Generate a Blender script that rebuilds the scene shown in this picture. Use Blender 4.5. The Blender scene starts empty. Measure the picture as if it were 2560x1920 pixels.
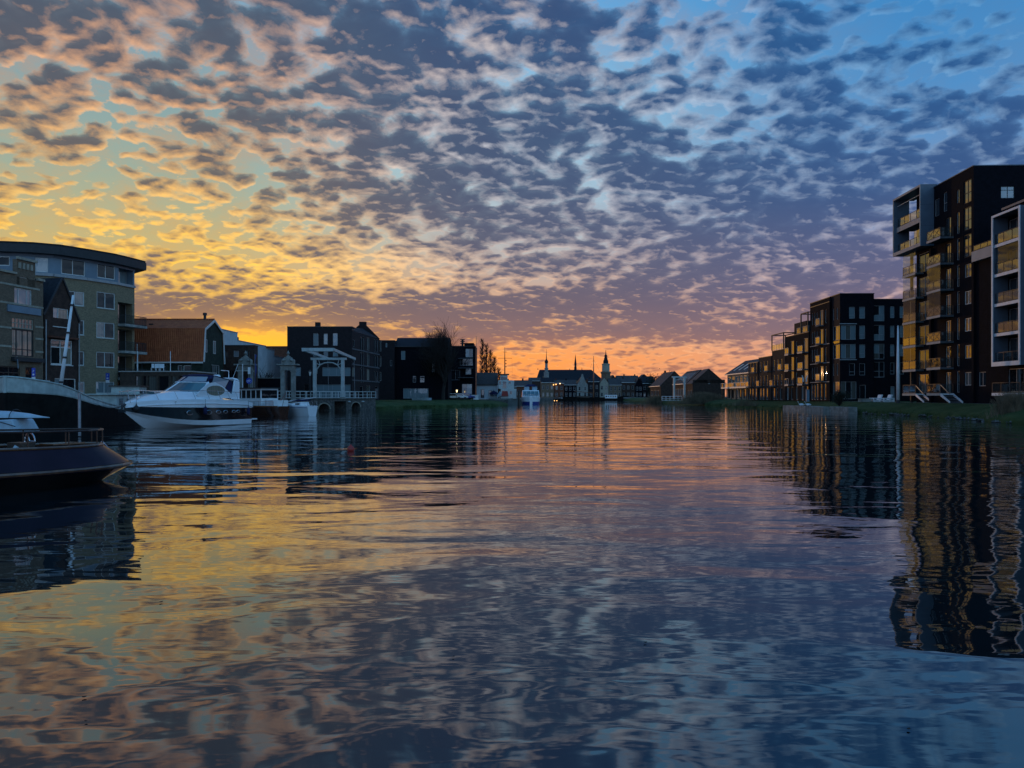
# Canal at sunset: river, moored boats, apartment blocks, old town skyline.
import bpy, bmesh, math, random
from mathutils import Vector, Matrix
R = math.radians
random.seed(7)
SC = bpy.context.scene
COL = SC.collection

# ------------------------------------------------------------------ camera
F, HZ, HC = 1862.0, 990.0, 2.2          # focal length in photo pixels, horizon row, eye height over the water
cam = bpy.data.cameras.new('camera')
cam.sensor_fit = 'HORIZONTAL'; cam.sensor_width = 36.0
cam.lens = 36.0 * F / 2560.0
cam.shift_y = (HZ - 960.0) / 2560.0
cam.clip_start = 0.1; cam.clip_end = 6000
camo = bpy.data.objects.new('camera', cam); COL.objects.link(camo)
camo.location = (0, 0, HC); camo.rotation_euler = (R(90), 0, 0)
SC.camera = camo

def P(x, y, Y):                           # photo pixel + distance -> point in the place
    return Vector(((x - 1280) / F * Y, Y, HC + (HZ - y) / F * Y))
def PX(x, Y): return (x - 1280) / F * Y
def PZ(y, Y): return HC + (HZ - y) / F * Y

SC.view_settings.view_transform = 'Standard'
SC.view_settings.look = 'None'
SC.view_settings.exposure = 0.22
SC.view_settings.gamma = 1.0
SC.view_settings.use_curve_mapping = False
SC.render.engine = 'CYCLES'
SC.cycles.use_denoising = True
try: SC.cycles.denoiser = 'OPENIMAGEDENOISE'
except Exception: pass
SC.cycles.max_bounces = 7; SC.cycles.glossy_bounces = 5; SC.cycles.transparent_max_bounces = 16
SC.cycles.caustics_reflective = False; SC.cycles.caustics_refractive = False

# ------------------------------------------------------------------ node helpers
def lin(c):
    if isinstance(c, str):
        c = tuple(int(c[i:i+2], 16) for i in (0, 2, 4))
    return tuple(((v/255)/12.92 if v/255 <= .04045 else (((v/255)+.055)/1.055)**2.4) for v in c)

class G:
    """tiny expression helper over a node tree"""
    def __init__(s, nt): s.nt = nt; s.nodes = nt.nodes; s.links = nt.links
    def n(s, t, **kw):
        nd = s.nodes.new(t)
        for k, v in kw.items(): setattr(nd, k, v)
        return nd
    def put(s, sock, v):
        if isinstance(v, bpy.types.NodeSocket): s.links.new(v, sock)
        else:
            try: sock.default_value = v
            except Exception: sock.default_value = (*v, 1.0)
    def m(s, op, a, b=None, c=None, clamp=False):
        nd = s.n('ShaderNodeMath', operation=op, use_clamp=clamp)
        for i, v in enumerate((a, b, c)):
            if v is not None: s.put(nd.inputs[i], v)
        return nd.outputs[0]
    def add(s, a, b): return s.m('ADD', a, b)
    def sub(s, a, b): return s.m('SUBTRACT', a, b)
    def mul(s, a, b): return s.m('MULTIPLY', a, b)
    def div(s, a, b): return s.m('DIVIDE', a, b)
    def vm(s, op, a, b=None, sc=None):
        nd = s.n('ShaderNodeVectorMath', operation=op)
        s.put(nd.inputs[0], a)
        if b is not None: s.put(nd.inputs[1], b)
        if sc is not None: s.put(nd.inputs['Scale'], sc)
        return nd.outputs[0]
    def ss(s, x, lo, hi):
        nd = s.n('ShaderNodeMapRange', interpolation_type='SMOOTHSTEP')
        s.put(nd.inputs[0], x); s.put(nd.inputs[1], lo); s.put(nd.inputs[2], hi)
        return nd.outputs[0]
    def lmap(s, x, a, b, c, d):
        nd = s.n('ShaderNodeMapRange'); nd.clamp = True
        for i, v in enumerate((x, a, b, c, d)): s.put(nd.inputs[i], v)
        return nd.outputs[0]
    def noise(s, vec, scale, detail=4, rough=.5, dist=0.0, dim='3D', lac=2.0):
        nd = s.n('ShaderNodeTexNoise', noise_dimensions=dim)
        s.put(nd.inputs['Vector'], vec)
        nd.inputs['Scale'].default_value = scale; nd.inputs['Detail'].default_value = detail
        nd.inputs['Roughness'].default_value = rough; nd.inputs['Distortion'].default_value = dist
        nd.inputs['Lacunarity'].default_value = lac
        return nd.outputs[0]
    def xyz(s, x, y, z):
        nd = s.n('ShaderNodeCombineXYZ')
        for i, v in enumerate((x, y, z)): s.put(nd.inputs[i], v)
        return nd.outputs[0]
    def mapping(s, vec, scale=(1,1,1), rot=(0,0,0), loc=(0,0,0)):
        nd = s.n('ShaderNodeMapping')
        s.put(nd.inputs['Vector'], vec)
        nd.inputs['Scale'].default_value = scale; nd.inputs['Rotation'].default_value = rot; nd.inputs['Location'].default_value = loc
        return nd.outputs[0]
    def mix(s, f, a, b, mode='MIX'):
        nd = s.n('ShaderNodeMix', data_type='RGBA', blend_type=mode)
        s.put(nd.inputs[0], f); s.put(nd.inputs[6], a); s.put(nd.inputs[7], b)
        return nd.outputs[2]
    def ramp(s, x, stops):
        nd = s.n('ShaderNodeValToRGB')
        s.put(nd.inputs[0], x)
        e = nd.color_ramp.elements
        e[0].position = stops[0][0]; e[0].color = (*lin(stops[0][1]), 1)
        e[1].position = stops[-1][0]; e[1].color = (*lin(stops[-1][1]), 1)
        for p_, c in stops[1:-1]:
            k = e.new(p_); k.color = (*lin(c), 1)
        return nd.outputs[0]

# ------------------------------------------------------------------ sky
SUN_AZ = R(-20.0)      # from straight ahead (+Y), left is negative
SUN_EL = R(1.6)
world = bpy.data.worlds.new('World'); SC.world = world
world.use_nodes = True
g = G(world.node_tree); g.nodes.clear()
tc = g.n('ShaderNodeTexCoord').outputs['Generated']
dirn = g.vm('NORMALIZE', tc)
sep = g.n('ShaderNodeSeparateXYZ'); g.links.new(dirn, sep.inputs[0])
dx, dy, dz = sep.outputs
az = g.mul(g.m('ARCTAN2', dx, dy), 180/math.pi)
el = g.mul(g.m('ARCSINE', dz), 180/math.pi)
elp = g.m('MAXIMUM', el, 0.0)
e01 = g.div(elp, 40.0)                       # ramp coordinate: elevation 0..40 deg
def eramp(stops): return g.ramp(e01, [(d/40.0, c) for d, c in stops])
tsun = g.m('ABSOLUTE', g.sub(az, -29.0))     # angle from the bright western sky
wL = g.ss(tsun, 30.0, 5.0)                   # 1 in the west glow
wR = g.ss(tsun, 24.0, 60.0)                  # 1 in the blue east
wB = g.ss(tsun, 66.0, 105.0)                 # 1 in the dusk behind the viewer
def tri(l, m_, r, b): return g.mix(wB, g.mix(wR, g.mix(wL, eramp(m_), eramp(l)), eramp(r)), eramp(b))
clear = tri([(0,(238,150,56)),(3,(246,172,60)),(7,(214,168,92)),(11,(178,168,122)),(15,(146,162,146)),(20,(126,154,158)),(27,(114,154,178)),(40,(70,120,168))],
            [(0,(248,142,66)),(3,(250,154,70)),(6,(222,160,112)),(9,(182,164,152)),(14,(170,190,198)),(20,(146,192,214)),(28,(98,162,210)),(40,(52,112,176))],
            [(0,(196,138,116)),(3,(204,148,124)),(7,(166,146,156)),(12,(118,142,180)),(18,(80,136,188)),(28,(46,122,182)),(40,(34,96,160))],
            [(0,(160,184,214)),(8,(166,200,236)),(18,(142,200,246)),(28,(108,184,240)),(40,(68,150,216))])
dark = tri([(0,(196,112,60)),(3,(160,112,88)),(5,(124,104,104)),(8,(116,106,112)),(13,(116,106,102)),(20,(92,96,108)),(28,(76,92,114)),(40,(62,84,118))],
           [(0,(206,120,72)),(2.5,(196,126,92)),(5,(138,112,116)),(7,(112,102,118)),(10,(96,98,122)),(16,(70,86,120)),(24,(58,80,120)),(40,(46,76,122))],
           [(0,(170,118,108)),(4,(146,118,126)),(8,(100,102,136)),(14,(60,92,142)),(22,(40,90,148)),(30,(38,98,158)),(40,(32,84,146))],
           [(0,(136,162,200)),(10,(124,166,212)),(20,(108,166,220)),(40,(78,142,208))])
lit = tri([(0,(255,180,50)),(5,(255,194,62)),(9,(255,198,70)),(14,(240,184,100)),(20,(226,166,116)),(28,(200,154,128)),(40,(150,130,130))],
          [(0,(250,160,80)),(5,(246,176,104)),(8,(222,176,138)),(12,(186,172,168)),(18,(186,188,196)),(28,(204,186,176)),(40,(170,160,165))],
          [(0,(214,150,122)),(5,(220,168,140)),(9,(176,160,168)),(14,(142,162,188)),(22,(98,148,190)),(30,(70,134,186)),(40,(60,120,180))],
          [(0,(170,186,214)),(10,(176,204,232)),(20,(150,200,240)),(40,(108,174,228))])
# cloud deck: the view direction meets a flat layer overhead, flattened a little by the earth's curve
inv = g.div(1.0, g.add(g.m('MAXIMUM', dz, 0.0), 0.27))
cp = g.xyz(g.mul(dx, inv), g.mul(dy, inv), 0.0)
warp = g.n('ShaderNodeTexNoise', noise_dimensions='2D'); g.links.new(cp, warp.inputs['Vector'])
warp.inputs['Scale'].default_value = 7.0; warp.inputs['Detail'].default_value = 3
wv = g.vm('SCALE', g.vm('SUBTRACT', warp.outputs['Color'], (.5, .5, .5)), sc=0.05)
cpw = g.vm('ADD', cp, wv)
def deck(off):
    b = g.mapping(g.vm('ADD', cpw, off) if off else cpw, scale=(.95, 1.05, 1), rot=(0, 0, R(22)))
    f = g.noise(b, 6.2, 10 if not off else 6, .66, 0, '2D')
    vo = g.n('ShaderNodeTexVoronoi', voronoi_dimensions='2D', feature='SMOOTH_F1')
    g.links.new(b, vo.inputs['Vector']); vo.inputs['Scale'].default_value = 19.0; vo.inputs['Smoothness'].default_value = .55
    puff = g.sub(.55, vo.outputs['Distance'])
    v2 = g.n('ShaderNodeTexVoronoi', voronoi_dimensions='2D', feature='SMOOTH_F1')
    g.links.new(b, v2.inputs['Vector']); v2.inputs['Scale'].default_value = 44.0; v2.inputs['Smoothness'].default_value = .6
    return g.add(g.add(g.mul(g.sub(f, .5), .95), g.mul(puff, .46)), g.add(g.mul(g.sub(.5, v2.outputs['Distance']), .16), .44))
nbig = g.noise(cp, 1.6, 3, .5, 0, '2D')
ncell = deck(None)
sx, sy = math.sin(SUN_AZ), math.cos(SUN_AZ)
ncell2 = deck((sx*.013, sy*.013, 0))
# where the deck is thick or torn open (azimuth, elevation, half-widths in degrees, amount)
def aze(x, y):
    X, Z = (x-1280)/F, (HZ-y)/F
    return math.degrees(math.atan(X)), math.degrees(math.atan(Z/math.sqrt(1+X*X)))
cover = None
for (x, y, wx, wy, amp) in ((330,600,460,110,-.10),(2480,60,330,170,-.17),(1480,480,620,260,.13),(2150,560,460,200,.16),(1950,170,360,160,.05),
                            (520,796,520,58,.30),(1500,790,800,80,.20),(960,680,230,34,-.12),(1560,900,460,40,-.16),(640,852,110,26,-.5),(1180,160,420,220,.10),
                            (520,120,420,150,.08),(60,600,330,60,.06),(900,930,600,26,-.12)):
    a0, e0 = aze(x, y); wa, we = math.degrees(wx/F), math.degrees(wy/F)
    u = g.div(g.sub(az, a0), wa); v = g.div(g.sub(el, e0), we)
    q = g.m('EXPONENT', g.mul(g.add(g.mul(u, u), g.mul(v, v)), -1.0))
    t = g.mul(q, amp)
    cover = t if cover is None else g.add(cover, t)
dens = g.add(g.add(ncell, g.mul(g.sub(nbig, .5), .40)), cover)
thick = g.m('MAXIMUM', g.sub(dens, .392), 0.0)
alpha = g.sub(1.0, g.m('EXPONENT', g.mul(thick, -13.0)))       # opacity grows with depth of cloud
core = g.sub(1.0, g.m('EXPONENT', g.mul(thick, -5.2)))
relief = g.mul(g.sub(ncell, ncell2), 3.4)
nvar = g.noise(cp, 4.6, 3, .55, 0, '2D')          # some clouds catch the light, others hang in shadow
def blob(x, y, wx, wy, amp):
    a0, e0 = aze(x, y); u = g.div(g.sub(az, a0), math.degrees(wx/F)); v = g.div(g.sub(el, e0), math.degrees(wy/F))
    return g.mul(g.m('EXPONENT', g.mul(g.add(g.mul(u, u), g.mul(v, v)), -1.0)), amp)
sunlit = g.add(g.add(blob(870,664,330,58,.85), blob(220,545,460,85,.42)), g.add(blob(420,360,380,150,.08), blob(1330,260,330,220,.20)))
raw = g.sub(g.add(g.add(g.mul(core, 1.45), .08), g.mul(g.sub(nvar, .50), 1.2)), g.add(relief, sunlit))
shade = g.lmap(raw, -.10, 1.12, 0.0, 1.0)
ccol = g.mix(shade, g.mix(1.0, lit, (1.12,1.12,1.12,1), 'MULTIPLY'), g.mix(1.0, dark, (.72,.72,.74,1), 'MULTIPLY'))
veil = g.mul(g.ss(g.noise(cpw, 6.0, 8, .68, 0, '2D'), .36, .74), .55)   # thin high haze in the gaps
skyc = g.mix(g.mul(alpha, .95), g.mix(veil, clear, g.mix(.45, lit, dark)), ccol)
# afterglow over the set sun
ga = g.div(g.sub(az, -19.5), 7.0); ge = g.div(g.sub(el, 3.2), 1.9)
glow = g.m('EXPONENT', g.mul(g.add(g.mul(ga, ga), g.mul(ge, ge)), -1.0))
skyc = g.mix(g.mul(glow, .85), skyc, (1.15, .52, .03, 1))
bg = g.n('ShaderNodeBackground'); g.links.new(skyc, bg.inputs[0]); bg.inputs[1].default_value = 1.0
st = g.n('ShaderNodeTexSky'); st.sky_type = 'NISHITA'; st.sun_disc = False
st.sun_elevation = SUN_EL; st.sun_rotation = SUN_AZ; st.dust_density = 2.0
bg2 = g.n('ShaderNodeBackground'); g.links.new(st.outputs[0], bg2.inputs[0]); bg2.inputs[1].default_value = 0.002
ad = g.n('ShaderNodeAddShader'); g.links.new(bg.outputs[0], ad.inputs[0]); g.links.new(bg2.outputs[0], ad.inputs[1])
wo = g.n('ShaderNodeOutputWorld'); g.links.new(ad.outputs[0], wo.inputs[0])
world.cycles.sampling_method = 'MANUAL'; world.cycles.sample_map_resolution = 512

# ------------------------------------------------------------------ sun (setting behind the left bank)
sl = bpy.data.lights.new('sun', 'SUN'); sl.energy = 0.2; sl.angle = R(0.5); sl.color = (1.0, .55, .25)
so = bpy.data.objects.new('sun', sl); COL.objects.link(so)
sd = Vector((math.sin(SUN_AZ)*math.cos(SUN_EL), math.cos(SUN_AZ)*math.cos(SUN_EL), math.sin(SUN_EL)))
so.rotation_euler = sd.to_track_quat('Z', 'Y').to_euler()
so.location = sd * 400
# ------------------------------------------------------------------ materials
MATS = {}
def mat(name):
    m = bpy.data.materials.new(name); m.use_nodes = True
    gg = G(m.node_tree); gg.nodes.clear()
    gg.out = gg.n('ShaderNodeOutputMaterial')
    MATS[name] = m
    return m, gg
def water_mat():
    m, q = mat('water')
    pos = q.n('ShaderNodeNewGeometry').outputs['Position']
    sp = q.n('ShaderNodeSeparateXYZ'); q.links.new(pos, sp.inputs[0])
    # long slow undulation, cross ripples, and small wavelets in wind patches
    h1 = q.noise(q.mapping(pos, (.22, .42, 1), (0,0,R(8))), 1.0, 2, .45, .4)
    h2 = q.noise(q.mapping(pos, (.75, 1.5, 1), (0,0,R(-11))), 1.0, 2, .5, .6)
    h3 = q.noise(q.mapping(pos, (2.0, 4.6, 1), (0,0,R(5))), 1.0, 2, .5, .3)
    patch = q.ss(q.noise(q.mapping(pos, (.035, .06, 1)), 1.0, 2, .5), .38, .66)
    near = q.ss(sp.outputs[1], 3.0, 26.0)
    h = q.add(q.add(q.mul(h1, .075), q.mul(h2, q.lmap(patch, 0, 1, .005, .016))),
              q.mul(h3, q.mul(q.lmap(patch, 0, 1, .0010, .0042), q.lmap(near, 0, 1, .35, 1.0))))
    h4 = q.noise(q.mapping(pos, (6.0, 13.0, 1), (0,0,R(-7))), 1.0, 2, .5, .2)
    h = q.add(h, q.mul(h4, q.mul(q.lmap(patch, 0, 1, .0001, .0011), q.lmap(near, 0, 1, .6, 1.0))))
    bp = q.n('ShaderNodeBump'); bp.inputs['Strength'].default_value = 1.0
    bp.inputs['Distance'].default_value = 1.0
    q.links.new(h, bp.inputs['Height'])
    fr = q.n('ShaderNodeFresnel'); fr.inputs['IOR'].default_value = 2.2
    q.links.new(bp.outputs[0], fr.inputs['Normal'])
    gl = q.n('ShaderNodeBsdfGlossy'); gl.inputs['Roughness'].default_value = 0.02
    gl.inputs['Color'].default_value = (1,1,1,1)
    q.links.new(bp.outputs[0], gl.inputs['Normal'])
    df = q.n('ShaderNodeBsdfDiffuse'); df.inputs['Color'].default_value = (.006, .012, .014, 1)
    mx = q.n('ShaderNodeMixShader')
    q.links.new(fr.outputs[0], mx.inputs[0]); q.links.new(df.outputs[0], mx.inputs[1]); q.links.new(gl.outputs[0], mx.inputs[2])
    q.links.new(mx.outputs[0], q.out.inputs[0])
    return m
water_mat()
# ------------------------------------------------------------------ more materials
def pm(name, col, rough=.6, var=.25, vscale=3.0, spec=.5, metal=0.0, bump=0.0, bscale=20.0, brick=None, coat=0.0, streak=0.0):
    """principled surface: base colour with blotchy variation, optional fine relief, brick courses and rain streaks"""
    m, q = mat(name)
    b = q.n('ShaderNodeBsdfPrincipled'); q.links.new(b.outputs[0], q.out.inputs[0])
    b.inputs['Roughness'].default_value = rough; b.inputs['Metallic'].default_value = metal
    b.inputs['Specular IOR Level'].default_value = spec; b.inputs['Coat Weight'].default_value = coat
    pos = q.n('ShaderNodeTexCoord').outputs['Object']
    c = lin(col) if isinstance(col, str) else col
    lo = tuple(v*(1-var) for v in c); hi = tuple(min(1, v*(1+var)) for v in c)
    n1 = q.noise(pos, vscale, 5, .6)
    colr = q.mix(q.ss(n1, .32, .68), (*lo, 1), (*hi, 1))
    if streak:
        n3 = q.noise(q.mapping(pos, (3.0, 3.0, .22)), 1.0, 4, .6)
        colr = q.mix(q.mul(q.ss(n3, .52, .75), streak), colr, (c[0]*.35, c[1]*.33, c[2]*.28, 1))
    hgt = None
    if brick:
        sp = q.n('ShaderNodeSeparateXYZ'); q.links.new(pos, sp.inputs[0])
        uv = q.xyz(q.add(sp.outputs[0], sp.outputs[1]), sp.outputs[2], 0.0)
        bt = q.n('ShaderNodeTexBrick'); q.links.new(uv, bt.inputs['Vector'])
        bt.inputs['Scale'].default_value = 1.0; bt.inputs['Brick Width'].default_value = .22; bt.inputs['Row Height'].default_value = .072
        bt.inputs['Mortar Size'].default_value = .006; bt.inputs['Bias'].default_value = -.1
        bt.inputs['Color1'].default_value = (.72, .72, .72, 1); bt.inputs['Color2'].default_value = (1.15, 1.1, 1.05, 1)
        bt.inputs['Mortar'].default_value = (brick, brick, brick, 1)
        colr = q.mix(1.0, colr, bt.outputs['Color'], 'MULTIPLY')
        hgt = bt.outputs['Fac']
    q.links.new(colr, b.inputs['Base Color'])
    if bump:
        bp = q.n('ShaderNodeBump'); bp.inputs['Strength'].default_value = bump; bp.inputs['Distance'].default_value = .02
        q.links.new(q.noise(pos, bscale, 4, .6), bp.inputs['Height']); q.links.new(bp.outputs[0], b.inputs['Normal'])
    return m
def glass_mat(name, base, ior=2.4, trans=0.0, rough=.015, curtain=False):
    m, q = mat(name)
    fr = q.n('ShaderNodeFresnel'); fr.inputs['IOR'].default_value = ior
    gl = q.n('ShaderNodeBsdfGlossy'); gl.inputs['Roughness'].default_value = rough; gl.inputs['Color'].default_value = (.95, .97, 1, 1)
    pos = q.n('ShaderNodeTexCoord').outputs['Object']
    bp = q.n('ShaderNodeBump'); bp.inputs['Strength'].default_value = .25; bp.inputs['Distance'].default_value = .006
    q.links.new(q.noise(pos, 1.3, 2, .5), bp.inputs['Height']); q.links.new(bp.outputs[0], gl.inputs['Normal'])
    df = q.n('ShaderNodeBsdfDiffuse'); df.inputs['Color'].default_value = (*base, 1)
    if curtain:
        sp = q.n('ShaderNodeSeparateXYZ'); q.links.new(pos, sp.inputs[0])
        wv = q.noise(q.xyz(q.add(sp.outputs[0], sp.outputs[1]), 0, 0), 9.0, 2, .5)
        q.links.new(q.mix(q.ss(wv, .35, .65), tuple(v*.5 for v in base)+(1,), (*base, 1)), df.inputs['Color'])
    body = df.outputs[0]
    if trans > 0:
        tr = q.n('ShaderNodeBsdfTransparent'); tr.inputs['Color'].default_value = (.9, .95, .95, 1)
        mx0 = q.n('ShaderNodeMixShader'); mx0.inputs[0].default_value = trans
        q.links.new(df.outputs[0], mx0.inputs[1]); q.links.new(tr.outputs[0], mx0.inputs[2]); body = mx0.outputs[0]
    mx = q.n('ShaderNodeMixShader')
    front = q.sub(1.0, q.n('ShaderNodeNewGeometry').outputs['Backfacing'])
    q.links.new(q.mul(fr.outputs[0], front), mx.inputs[0]); q.links.new(body, mx.inputs[1]); q.links.new(gl.outputs[0], mx.inputs[2])
    q.links.new(mx.outputs[0], q.out.inputs[0])
    return m
def emit_mat(name, col, s):
    m, q = mat(name)
    e = q.n('ShaderNodeEmission'); e.inputs[0].default_value = (*col, 1); e.inputs[1].default_value = s
    q.links.new(e.outputs[0], q.out.inputs[0])
pm('brick_navy', (.0055, .0055, .0095), .85, .3, 2.0, .12, brick=.6)
pm('brick_plum', (.018, .012, .014), .8, .3, 2.0, .3, brick=.6)
pm('brick_brown', (.055, .032, .024), .85, .3, 2.0, .3, brick=1.2)
pm('brick_red', (.13, .050, .030), .85, .3, 2.0, .3, brick=1.2)
pm('brick_olive', (.25, .20, .125), .85, .10, 5.0, .3, brick=1.2)
pm('brick_old', (.17, .125, .085), .85, .16, 5, .3, brick=1.2)
pm('stone_band', (.34, .31, .24), .8, .2, 3, .3)
pm('stone_pale', (.25, .25, .225), .75, .22, 2, .3, bump=.3, streak=.4)
pm('stone_dark', (.11, .105, .095), .9, .4, 3, .3, bump=.6)
pm('concrete', (.30, .29, .26), .85, .3, 1.2, .3, bump=.3, streak=.5)
pm('concrete_dark', (.10, .10, .105), .8, .2, 2, .3)
pm('render_white', (.55, .57, .58), .8, .10, .6, .3, streak=.15)
pm('steel_blue', (.055, .075, .105), .45, .1, 1, .4)
pm('paint_white', (.74, .75, .75), .45, .08, 2, .5)
pm('bridge_paint', (.46, .50, .48), .5, .12, 2, .4, streak=.25)
pm('paint_grey', (.30, .33, .35), .5, .12, 2, .5)
pm('frame_white', (.62, .62, .58), .45, .08, 3, .5)
pm('frame_dark', (.020, .022, .026), .5, .1, 3, .5)
pm('frame_grey', (.33, .33, .33), .5, .1, 3, .5)
pm('panel_blue', (.16, .22, .27), .55, .10, .8, .5)
pm('panel_steel', (.10, .125, .16), .4, .1, 1, .5)
pm('fascia_pale', (.42, .38, .34), .6, .1, 1, .4)
pm('roof_felt', (.02, .02, .022), .85, .3, 2, .3)
pm('slate', (.018, .021, .027), .85, .3, 4, .2, bump=.4)
pm('metal_dark', (.022, .023, .025), .6, .2, 3, .5)
pm('metal_grey', (.28, .30, .32), .4, .2, 3, .5, metal=.6)
pm('steel', (.55, .56, .58), .25, .1, 3, .5, metal=1.0)
pm('wood_dark', (.055, .034, .022), .6, .35, 3, .5, bump=.3)
pm('asphalt', (.055, .055, .058), .9, .25, 2, .3, bump=.3)
pm('paving', (.17, .165, .155), .85, .25, 3, .3, bump=.3)
pm('soil', (.045, .040, .030), .95, .4, 2, .2, bump=.8)
pm('bark', (.035, .028, .024), .9, .3, 4, .2)
pm('reed', (.22, .16, .10), .9, .4, 1, .2)
pm('leaf_dark', (.022, .030, .020), .8, .4, 2, .3)
pm('black', (.012, .012, .013), .6, .2, 3, .4)
glass_mat('pane', (.010, .013, .016), 2.3)
glass_mat('pane_pale', (.20, .25, .26), 2.2)
glass_mat('pane_curtain', (.15, .14, .12), 2.0, curtain=True)
glass_mat('pane_cream', (.34, .30, .23), 1.7, curtain=True)
glass_mat('rail_glass', (.05, .06, .06), 2.05, trans=.70)
glass_mat('pane_dark', (.014, .017, .018), 1.45)
glass_mat('screen_glass', (.06, .07, .07), 1.35, trans=.88)
def grass_mat():
    m, q = mat('grass')
    b = q.n('ShaderNodeBsdfPrincipled'); q.links.new(b.outputs[0], q.out.inputs[0])
    b.inputs['Roughness'].default_value = .9; b.inputs['Specular IOR Level'].default_value = .2
    pos = q.n('ShaderNodeNewGeometry').outputs['Position']
    c1 = q.mix(q.ss(q.noise(pos, .5, 4, .6), .35, .7), (.034, .062, .018, 1), (.066, .092, .030, 1))
    c2 = q.mix(q.ss(q.noise(pos, 3.5, 4, .65), .55, .75), c1, (.075, .068, .030, 1))
    q.links.new(c2, b.inputs['Base Color'])
    bp = q.n('ShaderNodeBump'); bp.inputs['Strength'].default_value = .8; bp.inputs['Distance'].default_value = .06
    q.links.new(q.noise(pos, 9, 4, .7), bp.inputs['Height']); q.links.new(bp.outputs[0], b.inputs['Normal'])
grass_mat()
def tile_mat(name, c1, c2):
    m, q = mat(name)
    b = q.n('ShaderNodeBsdfPrincipled'); q.links.new(b.outputs[0], q.out.inputs[0])
    b.inputs['Roughness'].default_value = .75
    pos = q.n('ShaderNodeTexCoord').outputs['Object']
    sp = q.n('ShaderNodeSeparateXYZ'); q.links.new(pos, sp.inputs[0])
    wx = q.m('SINE', q.mul(sp.outputs[0], 2*math.pi/.24)); wz = q.m('FRACT', q.div(sp.outputs[2], .30))
    n = q.noise(pos, 2.2, 5, .65)
    col = q.mix(q.ss(n, .3, .7), (*c1, 1), (*c2, 1))
    col = q.mix(q.mul(q.ss(q.noise(pos, .7, 4, .6), .5, .75), .5), col, tuple(v*.45 for v in c1)+(1,))
    q.links.new(col, b.inputs['Base Color'])
    bp = q.n('ShaderNodeBump'); bp.inputs['Strength'].default_value = .9; bp.inputs['Distance'].default_value = .05
    q.links.new(q.add(q.mul(wx, .5), wz), bp.inputs['Height']); q.links.new(bp.outputs[0], b.inputs['Normal'])
tile_mat('roof_tile', (.36, .075, .022), (.50, .13, .04))
tile_mat('roof_tile_dark', (.040, .036, .038), (.075, .060, .055))

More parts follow.
